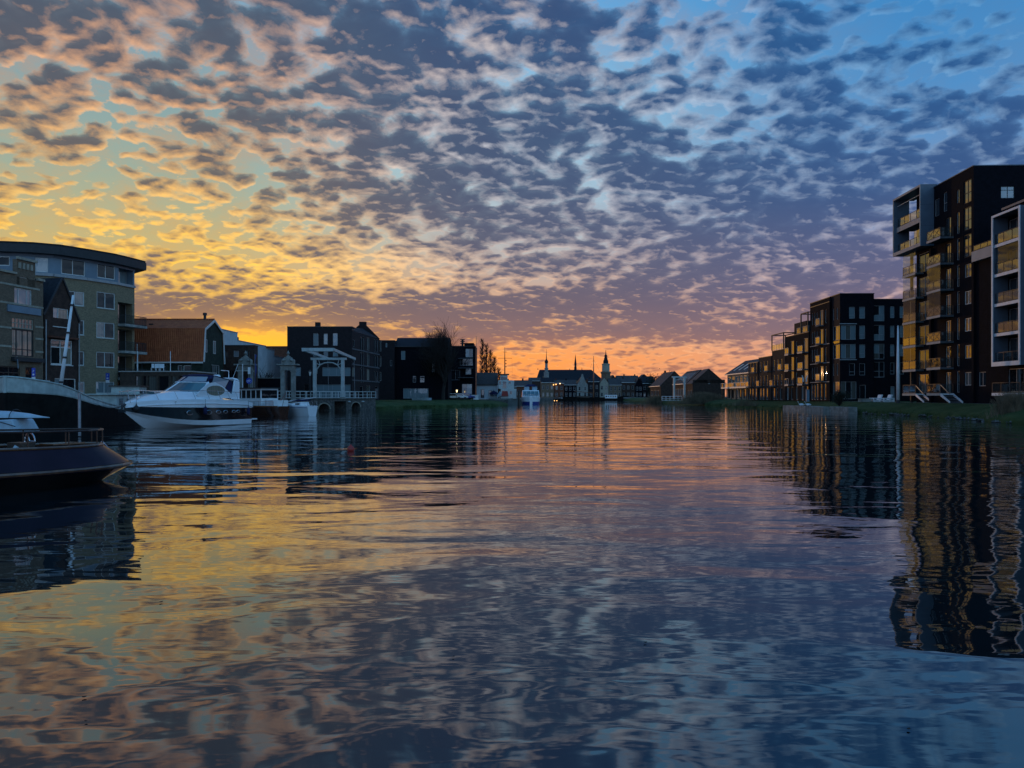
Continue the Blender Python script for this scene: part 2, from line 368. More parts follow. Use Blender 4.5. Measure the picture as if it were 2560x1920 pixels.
# ------------------------------------------------------------------ mesh helpers
class MB:
    def __init__(s): s.v = []; s.f = []
    def quad(s, a, b, c, d):
        i = len(s.v); s.v += [tuple(a), tuple(b), tuple(c), tuple(d)]; s.f.append((i, i+1, i+2, i+3)); return s
    def poly(s, pts):
        i = len(s.v); s.v += [tuple(p) for p in pts]; s.f.append(tuple(range(i, i+len(pts)))); return s
    def hexa(s, p):                       # 8 corners: bottom 4 then top 4, counter-clockwise from above
        i = len(s.v); s.v += [tuple(q) for q in p]
        s.f += [(i+3, i+2, i+1, i), (i+4, i+5, i+6, i+7)] + [(i+k, i+(k+1) % 4, i+4+(k+1) % 4, i+4+k) for k in range(4)]
        return s
    def box(s, x0, x1, y0, y1, z0, z1):
        return s.hexa([(x0,y0,z0),(x1,y0,z0),(x1,y1,z0),(x0,y1,z0),(x0,y0,z1),(x1,y0,z1),(x1,y1,z1),(x0,y1,z1)])
    def bar(s, a, b, w, h=None):          # square bar between two points
        a, b = Vector(a), Vector(b); h = h or w
        d = (b-a).normalized(); up = Vector((0,0,1)) if abs(d.z) < .95 else Vector((0,1,0))
        sd_ = d.cross(up).normalized(); u2 = sd_.cross(d)
        o = [(-w/2,-h/2),(w/2,-h/2),(w/2,h/2),(-w/2,h/2)]
        i = len(s.v)
        for p in (a, b): s.v += [tuple(p + sd_*x + u2*y) for x, y in o]
        s.f += [(i+3,i+2,i+1,i),(i+4,i+5,i+6,i+7)] + [(i+k,i+(k+1)%4,i+4+(k+1)%4,i+4+k) for k in range(4)]
        return s
    def tube(s, pts, r, n=6, cap=True):
        pts = [Vector(p) for p in pts]; rs = r if isinstance(r, (list, tuple)) else [r]*len(pts)
        i0 = len(s.v)
        for k, p in enumerate(pts):
            d = (pts[min(k+1, len(pts)-1)] - pts[max(k-1, 0)]).normalized()
            up = Vector((0,0,1)) if abs(d.z) < .9 else Vector((0,1,0))
            a = d.cross(up).normalized(); b = a.cross(d)
            for j in range(n):
                t = 2*math.pi*j/n
                s.v.append(tuple(p + (a*math.cos(t) + b*math.sin(t))*rs[k]))
        for k in range(len(pts)-1):
            for j in range(n):
                s.f.append((i0+k*n+j, i0+k*n+(j+1)%n, i0+(k+1)*n+(j+1)%n, i0+(k+1)*n+j))
        if cap:
            s.f.append(tuple(i0+j for j in range(n))[::-1]); s.f.append(tuple(i0+(len(pts)-1)*n+j for j in range(n)))
        return s
    def lathe(s, prof, c=(0,0,0), n=12):   # prof: [(r,z)]
        i0 = len(s.v)
        for r, z in prof:
            for j in range(n):
                t = 2*math.pi*j/n
                s.v.append((c[0]+r*math.cos(t), c[1]+r*math.sin(t), c[2]+z))
        for k in range(len(prof)-1):
            for j in range(n):
                s.f.append((i0+k*n+j, i0+k*n+(j+1)%n, i0+(k+1)*n+(j+1)%n, i0+(k+1)*n+j))
        s.f.append(tuple(i0+j for j in range(n))[::-1]); s.f.append(tuple(i0+(len(prof)-1)*n+j for j in range(n)))
        return s
    def prism(s, poly, d0, d1, axis='y'):  # poly in (a,z) extruded along axis between d0 and d1
        def pt(a, z, d): return (a, d, z) if axis == 'y' else ((d, a, z) if axis == 'x' else (a, z, d))
        n = len(poly); i = len(s.v)
        s.v += [pt(a, z, d0) for a, z in poly] + [pt(a, z, d1) for a, z in poly]
        s.f.append(tuple(range(i, i+n))); s.f.append(tuple(range(i+2*n-1, i+n-1, -1)))
        for k in range(n): s.f.append((i+(k+1)%n, i+k, i+n+k, i+n+(k+1)%n))
        return s
    def grid(s, rows, close=False):        # rows of points -> quads
        i = len(s.v); n = len(rows[0])
        for r in rows: s.v += [tuple(p) for p in r]
        for a in range(len(rows)-1):
            for b in range(n-1 + (1 if close else 0)):
                s.f.append((i+a*n+b, i+a*n+(b+1)%n, i+(a+1)*n+(b+1)%n, i+(a+1)*n+b))
        return s
    def build(s, name, material, parent=None, smooth=False, bevel=0.0):
        me = bpy.data.meshes.new(name); me.from_pydata(s.v, [], s.f); me.update()
        if bevel or not smooth:
            bm = bmesh.new(); bm.from_mesh(me)
            bmesh.ops.remove_doubles(bm, verts=bm.verts, dist=1e-5)
            bmesh.ops.recalc_face_normals(bm, faces=bm.faces)
            if bevel: bmesh.ops.bevel(bm, geom=bm.edges[:], offset=bevel, segments=1, affect='EDGES')
            bm.to_mesh(me); bm.free()
        if smooth:
            for p in me.polygons: p.use_smooth = True
        me.materials.append(MATS[material])
        o = bpy.data.objects.new(name, me); COL.objects.link(o)
        if parent is not None: o.parent = parent
        return o
def smooth_by_angle(o, ang=40):
    me = o.data
    for p in me.polygons: p.use_smooth = True
    try: me.set_sharp_from_angle(angle=R(ang))
    except Exception: pass
    return o
def tag(o, label, cat, group=None):
    o['label'] = label; o['category'] = cat
    if group: o['group'] = group
    return o
def thing(name, label, cat, loc=(0,0,0), rz=0.0, group=None):
    o = bpy.data.objects.new(name, None); COL.objects.link(o)
    o.location = loc; o.rotation_euler = (0, 0, rz); o.empty_display_size = .3
    return tag(o, label, cat, group)
def struct(o): o['kind'] = 'structure'; return o
def stuff(o, label=None, cat=None):
    o['kind'] = 'stuff'
    if label: o['label'] = label; o['category'] = cat
    return o
def copy_tree(o, parent=None):
    c = o.copy(); COL.objects.link(c); c.parent = parent
    for ch in [x for x in bpy.data.objects if x.parent == o]: copy_tree(ch, c)
    return c

# ------------------------------------------------------------------ walls with real openings
def wall(root, p0, p1, z0, z1, ops=(), m='brick_navy', reveal=.16, name='wall', ztop=None):
    """wall from p0 to p1 (local plan), outside to the right of the direction; ops = [(s, z, w, h, ...)].  ztop: [(s,z)] sloping top"""
    p0, p1 = Vector(p0), Vector(p1); L = (p1-p0).length; t = (p1-p0)/L; nrm = Vector((t.y, -t.x))
    us = sorted({0.0, L, *[o[0] for o in ops], *[o[0]+o[2] for o in ops]}); zs = sorted({z0, z1, *[o[1] for o in ops], *[o[1]+o[3] for o in ops]})
    us = [u for u in us if -1e-6 <= u <= L+1e-6]
    def pt(u, z, d=0.0):
        q = p0 + t*u - nrm*d; return (q.x, q.y, z)
    b = MB()
    for i in range(len(us)-1):
        run = None
        for j in range(len(zs)-1):
            uc, zc = (us[i]+us[i+1])/2, (zs[j]+zs[j+1])/2
            hole = any(o[0] < uc < o[0]+o[2] and o[1] < zc < o[1]+o[3] for o in ops)
            if not hole and run is None: run = zs[j]
            if run is not None and (hole or j == len(zs)-2):
                e = zs[j] if hole else zs[j+1]
                b.quad(pt(us[i], run), pt(us[i+1], run), pt(us[i+1], e), pt(us[i], e)); run = None
    for o in ops:
        u, z, w, h = o[:4]; d = reveal
        b.quad(pt(u,z), pt(u+w,z), pt(u+w,z,d), pt(u,z,d)); b.quad(pt(u,z+h), pt(u,z+h,d), pt(u+w,z+h,d), pt(u+w,z+h))
        b.quad(pt(u,z), pt(u,z,d), pt(u,z+h,d), pt(u,z+h)); b.quad(pt(u+w,z), pt(u+w,z+h), pt(u+w,z+h,d), pt(u+w,z,d))
    if ztop:
        b.poly([pt(ztop[0][0], z1)] + [pt(s_, z_) for s_, z_ in ztop] + [pt(ztop[-1][0], z1)])
    me = bpy.data.meshes.new(name); me.from_pydata(b.v, [], b.f); me.update(); me.materials.append(MATS[m])
    ob = bpy.data.objects.new(name, me); COL.objects.link(ob); ob.parent = root
    return ob
def window(root, p0, p1, s, z, w, h, cols=(1,), rows=(1,), frame='frame_white', pane='pane', fw=.07, rec=.10, sill=None, name='window', split=True):
    """framed window set in the opening: frame mesh with its panes as children; cols/rows are relative sizes, panes may be a list"""
    p0, p1 = Vector(p0), Vector(p1); t = (p1-p0).normalized(); nrm = Vector((t.y, -t.x)); o = p0 + t*s - nrm*rec
    def pt(u, zz, d): q = o + t*u + nrm*d; return (q.x, q.y, z+zz)
    def bx(b, u0, u1, a0, a1, d0, d1):
        b.hexa([pt(u0,a0,d1), pt(u1,a0,d1), pt(u1,a0,d0), pt(u0,a0,d0), pt(u0,a1,d1), pt(u1,a1,d1), pt(u1,a1,d0), pt(u0,a1,d0)])
    e = .002; f = MB()
    bx(f, e, fw, e, h-e, -.03, .03); bx(f, w-fw, w-e, e, h-e, -.03, .03); bx(f, fw, w-fw, e, fw, -.03, .03); bx(f, fw, w-fw, h-fw, h-e, -.03, .03)
    iw, ih = w-2*fw, h-2*fw
    cu = [fw + iw*sum(cols[:k])/sum(cols) for k in range(len(cols)+1)]; rz_ = [fw + ih*sum(rows[:k])/sum(rows) for k in range(len(rows)+1)]
    mw = fw*.75
    for c in cu[1:-1]: bx(f, c-mw/2, c+mw/2, fw, h-fw, -.025, .025)
    for r in rz_[1:-1]: bx(f, fw, w-fw, r-mw/2, r+mw/2, -.022, .022)
    wo_ = f.build(name, frame, root)
    if sill:
        sb = MB(); bx(sb, -.06, w+.06, -.08, -.004, -.02, rec+.06); sb.build('sill', sill, wo_)
    k = 0
    if split:
        for a in range(len(cols)):
            for r in range(len(rows)):
                pb = MB(); pb.quad(pt(cu[a], rz_[r], -.012), pt(cu[a+1], rz_[r], -.012), pt(cu[a+1], rz_[r+1], -.012), pt(cu[a], rz_[r+1], -.012))
                pn = pane if isinstance(pane, str) else pane[k % len(pane)]; k += 1
                me = bpy.data.meshes.new('pane'); me.from_pydata(pb.v, [], pb.f); me.materials.append(MATS[pn])
                po = bpy.data.objects.new('pane', me); COL.objects.link(po); po.parent = wo_
    else:
        pb = MB(); pb.quad(pt(fw,fw,-.012), pt(w-fw,fw,-.012), pt(w-fw,h-fw,-.012), pt(fw,h-fw,-.012))
        me = bpy.data.meshes.new('pane'); me.from_pydata(pb.v, [], pb.f); me.materials.append(MATS[pane if isinstance(pane, str) else pane[0]])
        po = bpy.data.objects.new('pane', me); COL.objects.link(po); po.parent = wo_
    return wo_
def facade(root, p0, p1, z0, z1, wins, m='brick_navy', ztop=None, reveal=.16, **kw):
    """wall + windows; wins = [(s, z, w, h, {options})]"""
    wall(root, p0, p1, z0, z1, [w[:4] for w in wins], m, reveal, ztop=ztop)
    for w in wins:
        d = dict(kw); d.update(w[4] if len(w) > 4 else {}); window(root, p0, p1, *w[:4], **d)
def pt2(p0, p1, s, d=0.0):                # plan point at distance s along p0->p1, d metres outside
    p0, p1 = Vector(p0), Vector(p1); t = (p1-p0).normalized(); q = p0 + t*s + Vector((t.y, -t.x))*d
    return (q.x, q.y)
def slab(root, poly, z0, z1, m, name): return MB().prism(poly, z0, z1, axis='z').build(name, m, root)
def railing(root, pts, z, h, m='frame_dark', glass=None, step=1.2, r=.025, bars=0, name='railing', posts=True):
    """railing along plan points: posts, rails and, if wanted, glass panels as children"""
    b = MB(); panels = []
    for (a, c) in zip(pts[:-1], pts[1:]):
        A, C = Vector(a), Vector(c); L = (C-A).length; n = max(1, round(L/step))
        b.bar((A.x,A.y,z+h), (C.x,C.y,z+h), r*2); b.bar((A.x,A.y,z+.08), (C.x,C.y,z+.08), r*1.6)
        for k in range(bars): b.bar((A.x,A.y,z+h*(k+1)/(bars+1)), (C.x,C.y,z+h*(k+1)/(bars+1)), r*1.3)
        for k in range(n+1):
            q = A.lerp(C, k/n)
            if posts: b.bar((q.x,q.y,z), (q.x,q.y,z+h-r), r*2.002)
            if k < n and glass:
                u, w = A.lerp(C, (k+.05)/n), A.lerp(C, (k+.95)/n); panels.append((u, w))
    o = b.build(name, m, root)
    for u, w in panels:
        d = (w-u).normalized(); q = Vector((-d.y, d.x))*.008
        gb = MB().hexa([(u.x-q.x,u.y-q.y,z+.12),(w.x-q.x,w.y-q.y,z+.12),(w.x+q.x,w.y+q.y,z+.12),(u.x+q.x,u.y+q.y,z+.12),
                        (u.x-q.x,u.y-q.y,z+h-.06),(w.x-q.x,w.y-q.y,z+h-.06),(w.x+q.x,w.y+q.y,z+h-.06),(u.x+q.x,u.y+q.y,z+h-.06)])
        gb.build('glass_panel', glass, root if root and root.type == 'MESH' else o)
    return o
# ------------------------------------------------------------------ the setting
GZ = 1.4                                   # street level over the water
wtr = MB()
wtr.quad((-900,-120,0),(900,-120,0),(900,1600,0),(-900,1600,0))
struct(wtr.build('river_water', 'water'))
def land(name, edge, back, z, m, steps=((0,-1.2),(0,.55),(1.0,1.0),(3.2,1.0)), jit=.0, sgn=1):
    """bank strip: edge = waterline points; profile rows (metres inland, fraction of z); then flat to 'back' x"""
    pts = []
    for a, b in zip(edge[:-1], edge[1:]):
        n = max(1, int((Vector(b)-Vector(a)).length/1.2))
        pts += [Vector(a).lerp(Vector(b), k/n) for k in range(n)]
    pts.append(Vector(edge[-1]))
    rows = []
    rnd = random.Random(3)
    off = [rnd.uniform(-jit, jit) for _ in pts]
    for d, f in steps:
        r = []
        for i, p in enumerate(pts):
            t = (pts[min(i+1, len(pts)-1)] - pts[max(i-1, 0)]).normalized(); nn = Vector((t.y, -t.x))*sgn
            zz = f if f < 0 else f*z
            q = p + nn*(d + off[i]*(1 if d < 2 else .3)); r.append((q.x, q.y, zz + (rnd.uniform(-jit,jit)*.25 if 0 < f < 1 else 0)))
        rows.append(r)
    rows.append([(back, p[1], z) for p in rows[-1]])
    o = MB().grid(rows).build(name, m)
    return struct(smooth_by_angle(o, 50))
RB = [(38,-30),(39,30),(40.3,62),(43.6,75),(43.8,97),(45.6,128),(46,160),(44.8,195),(47,250),(52,352)]
land('right_bank', RB, 420, GZ, 'grass', steps=((0,-1.2),(.05,.12),(.5,.42),(2.2,.78),(4.2,1.0)), jit=.22)
# footpath along the right bank
def strip(name, pts, w, z, m):
    b = MB(); rows = []
    for i, p in enumerate(pts):
        t = (Vector(pts[min(i+1,len(pts)-1)]) - Vector(pts[max(i-1,0)])).normalized(); n = Vector((t.y,-t.x))
        q0 = Vector(p); q1 = q0 + n*w; rows.append([(q0.x,q0.y,z),(q1.x,q1.y,z)])
    return struct(b.grid(rows).build(name, m))
strip('footpath', [(45.6,10),(46.0,62),(48.0,76),(48.4,97),(50.0,128),(50.4,160)], 1.7, GZ+.004, 'paving')
# left bank: stone quay, then beyond the side canal the grass bank
def quay(name, poly, z, m, top):
    o = MB().prism(poly, -1.2, z, axis='z').build(name, m); struct(o)
    o.data.materials.append(MATS[top])
    for p in o.data.polygons:
        if p.normal.z > .9: p.material_index = 1
    return o
quay('quay_left', [(-420,-30),(-36.6,-30),(-36.4,74),(-34.5,90),(-29.5,99),(-29.5,107.2),(-60,118),(-420,118)], 1.3, 'stone_dark', 'paving')
land('grass_bank', [(-70,121),(-30,120.5),(-21.8,119.5),(-19.8,127),(-17.5,139),(-8.5,152),(-3,163),(-1,176)], -420, 1.35, 'grass',
     steps=((0,-1.2),(.05,.15),(.5,.45),(2.4,.75),(6.0,1.0)), jit=.2, sgn=-1)
quay('harbour_quay', [(-420,176.2),(-1.0,176.2),(-1.5,205),(8.5,212),(10.5,346),(52,352),(120,355),(420,355),(420,900),(-420,900)], 1.3, 'stone_dark', 'paving')
# ------------------------------------------------------------------ right bank: tower, wing, stepped blocks
FL = lambda k: 1.1 + 2.95*k
def balcony(root, y0, y1, x0, x1, z, rail_m='frame_dark', glass='rail_glass', th=.22, h=1.05, far=True, cross=False, slab_m='concrete_dark', step=1.3):
    """balcony slab on the west face (x0 outermost, x1 at the wall) with railing and glass panels"""
    b = MB().box(x0, x1-.003, y0, y1, z-th, z).build('balcony', slab_m, root)
    MB().box(x0-.02, x0-.002, y0-.02, y1+.02, z-th-.03, z+.02).build('fascia', 'fascia_pale', b)
    pts = [(x1-.05, y0+.05), (x0+.05, y0+.05), (x0+.05, y1-.05)] + ([(x1-.05, y1-.05)] if far else [])
    railing(b, pts, z, h, rail_m, glass, step)
    if cross:
        r = MB(); ym = (y0+y1)/2
        for a, c in ((y0+.1, ym), (ym, y1-.1)):
            r.bar((x0+.03,a,z+.12),(x0+.03,c,z+h-.06),.03); r.bar((x0+.035,a,z+h-.06),(x0+.035,c,z+.12),.03)
        r.build('cross_brace', rail_m, b)
    return b
def chair_on(root_loc, rz, label, m='metal_dark', s=1.0):
    t = thing('balcony_chair', label, 'chair', root_loc, rz, 'chairs on the tower balconies')
    MB().box(-.24,.24,-.24,.24,.40,.45).build('seat', m, t); MB().box(-.24,.24,.20,.25,.47,.90).build('backrest', m, t)
    for a in (-.21,.21):
        for c in (-.21,.21): MB().box(a-.02,a+.02,c-.02,c+.02,0,.398).build('leg', m, t)
    return t
DR = dict(frame='frame_grey', pane='pane', fw=.06)
def tower():
    t = thing('apartment_tower', 'tall dark brick apartment tower with a framed box jutting out near its roof', 'building', (PX(2434,80), 80, GZ), R(-2.74))
    D, W, H = 12.4, 20.0, 25.5
    W0, W1 = (0, D), (0, 0)
    ops = []
    def add(y0, y1, z, h, **k): ops.append((D-y1, z, y1-y0, h, dict(DR, **k)))
    for k in (5,6,7): add(.45, 1.95, FL(k)+.10, 2.5, cols=(1,1), rows=(1,1.25), frame='frame_dark', fw=.09)
    for k in (0,1,2,3,4): add(.45, 1.75, FL(k)+.85, 1.45, cols=(1,1), frame='frame_white' if k in (2,3) else 'frame_grey', fw=.08, pane='pane' if k else 'pane_curtain')
    for k in range(8): add(2.75, 3.3, FL(k)+(.1 if k != 7 else .55), 2.4 if k != 7 else 1.5, rows=(1,1.6), fw=.05)
    for k in range(7): add(4.5, 5.6, FL(k)+.05, 2.35, cols=(1,1), frame='frame_white' if k < 5 else 'frame_dark', fw=.06, pane='pane' if k > 0 else 'pane_curtain')
    add(5.3, 6.1, FL(7)+.3, 2.2, rows=(1,1.3), fw=.05); add(7.0, 8.0, FL(7)+.2, 2.0, fw=.05)
    for k in range(8): add(9.3, 11.9, FL(k)+.05, 2.3, cols=(1.3,1), fw=.06, pane=('pane','pane') if k > 1 else ('pane_curtain','pane'))
    facade(t, W0, W1, 0, H, ops, 'brick_navy')
    fr = [(2.85, 22.0, 1.45, 1.3, dict(cols=(1,1), rows=(2.4,1), frame='frame_dark', pane='pane_pale', fw=.06))]
    facade(t, (0,0), (W,0), 0, H, fr, 'brick_navy')
    wall(t, (W,0), (W,D), 0, H, (), 'brick_navy'); wall(t, (W,D), (0,D), 0, H, [], 'brick_navy')
    slab(t, [(-.06,-.06),(W+.06,-.06),(W+.06,D+.06),(-.06,D+.06)], H, H+.10, 'panel_steel', 'roof_edge')
    slab(t, [(.3,.3),(W-.3,.3),(W-.3,D-.3),(.3,D-.3)], H+.102, H+.16, 'roof_felt', 'roof')
    # stack of balconies, near column with cross braces
    for k in range(1, 7): balcony(t, 3.9, 6.9, -1.5, 0, FL(k), cross=k in (2,3,5,6))
    for k in range(1, 6): balcony(t, 10.6, 13.9, -1.0, 0, FL(k), cross=False)
    # glass wind screens standing on the far balconies and on the near column
    for k in (1,2,3,4,5):
        s_ = MB()
        s_.box(-.955,-.935, 10.7, 13.85, FL(k)+1.10, FL(k+1)-.27).build('wind_screen', 'screen_glass', t)
        if k in (3,4): MB().box(-1.465,-1.445, 3.95, 6.85, FL(k)+1.10, FL(k+1)-.27).build('wind_screen', 'screen_glass', t)
    # slim piers behind the far column
    MB().box(-.35,-.003, 8.3, 8.7, 0, 18.3).build('pier', 'brick_navy', t)
    MB().box(-.16,.14, 13.45, 13.7, 0, 18.5).build('pier', 'metal_dark', t)
    for k in range(0, 6): MB().box(.003,.20, 12.46, 13.95, FL(k)-.2, FL(k)).build('floor_edge', 'concrete_dark', t)
    # projecting box: steel sheet sides, pale rim
    x0, y0, y1, z0, z1 = -1.55, 8.2, 15.2, 18.6, 25.9
    bx_ = MB().box(x0, .35, y0, y0+.22, z0, z1).build('box_side', 'panel_steel', t)
    for zz in (z0+2.4, z0+4.9):
        MB().box(x0+.02, -.01, y0-.004, y0-.001, zz, zz+.02).build('sheet_joint', 'metal_dark', bx_)
    MB().box(x0, .35, y1-.22, y1, z0, z1).build('box_side', 'panel_steel', t)
    MB().box(x0, .9, y0+.223, y1-.223, z1-.26, z1-.002).build('box_roof', 'panel_steel', t)
    MB().box(x0, .9, y0+.223, y1-.223, z0, z0+.28).build('box_floor', 'panel_steel', t)
    rim = MB()
    rim.box(x0-.06,x0-.003,y0,y1,z1-.24,z1+.002).box(x0-.06,x0-.003,y0,y1,z0-.002,z0+.42).box(x0-.062,x0-.004,y0-.002,y0+.16,z0+.42,z1-.24).box(x0-.062,x0-.004,y1-.16,y1+.002,z0+.42,z1-.24)
    rim.build('box_rim', 'fascia_pale', t)
    s2 = MB().box(-1.2, .9, y0+.223, y1-.223, 21.75, 22.1).build('balcony', 'concrete_dark', t)
    MB().box(-1.225,-1.203, y0+.23, y1-.23, 21.6, 22.2).build('fascia', 'fascia_pale', s2)
    for zz in (18.95, 22.2):
        railing(t, [(-1.15, y0+.3), (-1.15, y1-2.2), (-1.15, y1-.5)], zz, 1.05, 'frame_dark', 'rail_glass', 1.7)
    MB().box(-.30,-.28, y0+.4, y0+4.2, 19.0, 21.5).build('wind_screen', 'rail_glass', t)
    MB().bar((-1.2,y0+.3,24.9),(-1.2,y1-.4,24.9),.05).build('sun_blind_rail', 'frame_white', t)
    # raised ground floor terraces with stairs
    for (ya, yb) in ((3.9,6.9),(10.6,13.9)):
        b = balcony(t, ya, yb, -1.5 if ya < 5 else -1.0, 0, FL(0), slab_m='paint_white')
        xo = -1.5 if ya < 5 else -1.0
        st_ = MB()
        for i in range(6):
            zt = FL(0) - (i+1)*FL(0)/6.5
            st_.box(xo+.12, -.12, ya-.28*(i+1), ya-.28*i-.02, zt-.05, zt)
        so_ = st_.build('stair_treads', 'metal_grey', t)
        for xx in (xo+.04, -.08):
            MB().hexa([(xx-.04,ya-1.95,0),(xx+.04,ya-1.95,0),(xx+.04,ya-.02,FL(0)-.32),(xx-.04,ya-.02,FL(0)-.32),
                       (xx-.04,ya-1.95,.20),(xx+.04,ya-1.95,.20),(xx+.04,ya-.02,FL(0)),(xx-.04,ya-.02,FL(0))]).build('stringer', 'paint_white', so_)
        MB().bar((xo+.06,ya-1.9,1.0),(xo+.06,ya,FL(0)+.95),.05).build('handrail', 'metal_grey', so_)
    return t
tw = tower()
twm = Matrix.Translation((PX(2434,80), 80, GZ)) @ Matrix.Rotation(R(-2.74), 4, 'Z')
def at_tower(x, y, z): return tuple(twm @ Vector((x, y, z)))
chair_on(at_tower(-.55, 11.4, FL(4)), R(70), 'dark chair on the tower balcony just under the glass screen with a blind')
chair_on(at_tower(-.55, 11.3, FL(3)), R(-110), 'dark chair on the tower balcony below a slanting grey blind')
chair_on(at_tower(-.9, 9.2, 22.1), R(-90), 'dark chair inside the upper storey of the jutting box')
def wing():
    t = thing('apartment_wing', 'dark brick wing with a white framed stack of balconies beside the tower', 'building', (PX(2434,80), 80, GZ), R(-2.74))
    ops = []
    Y0, YM, Y1 = -.004, -5.0, -20.0
    L = Y0 - YM
    for k in range(0, 5): ops.append((.5, FL(k)+.75, 1.3, 1.5, dict(DR, cols=(1,1))))
    facade(t, (.25, Y0), (.25, YM), 0, 15.1, [o for o in ops if o[1] < 3], 'brick_navy')
    slab(t, [(.25,Y0),(.25,YM),(14,YM),(14,Y0)], 15.1, 15.2, 'roof_felt', 'terrace_deck')
    MB().box(-.25,.22, -5.3, -.05, 15.15, 16.25).build('terrace_parapet', 'fascia_pale', t)
    railing(t, [(-.1,-.2),(-.1,-5.2)], 16.26, .6, 'frame_dark', 'rail_glass', 1.3)
    ops2 = []
    for k in range(1, 6): ops2.append((.7, FL(k)+.1, 3.4, 2.35, dict(DR, cols=(1,1,1), pane=('pane','pane_curtain','pane'))))
    ops2.append((.6, FL(0)+.1, 3.6, 2.3, dict(DR, cols=(1,1,1), pane='pane')))
    for k in range(0, 6): ops2.append((7.5, FL(k)+.1, 2.6, 2.35, dict(DR, cols=(1,1))))
    facade(t, (.25, YM), (.25, Y1), 0, 19.5, ops2, 'brick_navy')
    wall(t, (.25, Y1), (14, Y1), 0, 19.5, (), 'brick_navy'); wall(t, (14, YM), (.25, YM), 15.2, 19.5, (), 'brick_navy')
    slab(t, [(.0,YM+.1),(.0,Y1),(14,Y1),(14,YM+.1)], 19.5, 19.72, 'panel_steel', 'roof_edge')
    # white frame with stacked balconies
    xa, ya, yb, za, zb = -1.2, -9.9, -5.4, 3.75, 18.8
    fr = MB()
    fr.box(xa, .24, ya, ya+.20, za, zb).build('frame_side', 'panel_steel', t)
    MB().box(xa, .24, yb-.20, yb, za, zb).build('frame_side', 'panel_steel', t)
    MB().box(xa, .24, ya+.203, yb-.203, zb-.2, zb-.002).build('frame_top', 'panel_steel', t)
    rim = MB()
    rim.box(xa-.08,xa-.003,ya,ya+.22,za,zb).box(xa-.08,xa-.003,yb-.22,yb,za,zb).box(xa-.078,xa-.003,ya+.22,yb-.22,zb-.22,zb).box(xa-.078,xa-.003,ya+.22,yb-.22,za,za+.42)
    rim.build('frame_rim', 'paint_white', t)
    for k in range(1, 6):
        b = MB().box(xa+.12, .24, ya+.205, yb-.205, FL(k)-.24, FL(k)-.003).build('balcony', 'concrete_dark', t)
        MB().box(xa+.09, xa+.117, ya+.21, yb-.21, FL(k)-.28, FL(k)+.02).build('fascia', 'paint_white', b)
        railing(b, [(xa+.2, ya+.25), (xa+.2, yb-.25)], FL(k), 1.05, 'frame_dark', 'rail_glass', 1.35)
        if k == 4: MB().box(xa+.19, xa+.21, ya+.25, yb-.25, FL(k)+1.1, FL(k+1)-.3).build('wind_screen', 'screen_glass', t)
    for (a, c) in ((-9.9,-5.5),(-15.5,-10.2)):
        b = MB().box(-1.3,.24,a,c,FL(0)-.28,FL(0)).build('terrace', 'paint_white', t)
        railing(b, [(-1.25,a+.05),(-1.25,c-.05)], FL(0), 1.0, 'frame_dark', 'rail_glass', 1.4)
        for yy in (a+.4, c-.4): MB().box(-1.0,-.85,yy-.08,yy+.08,0,FL(0)-.283).build('terrace_post', 'metal_dark', t)
    return t
wing()

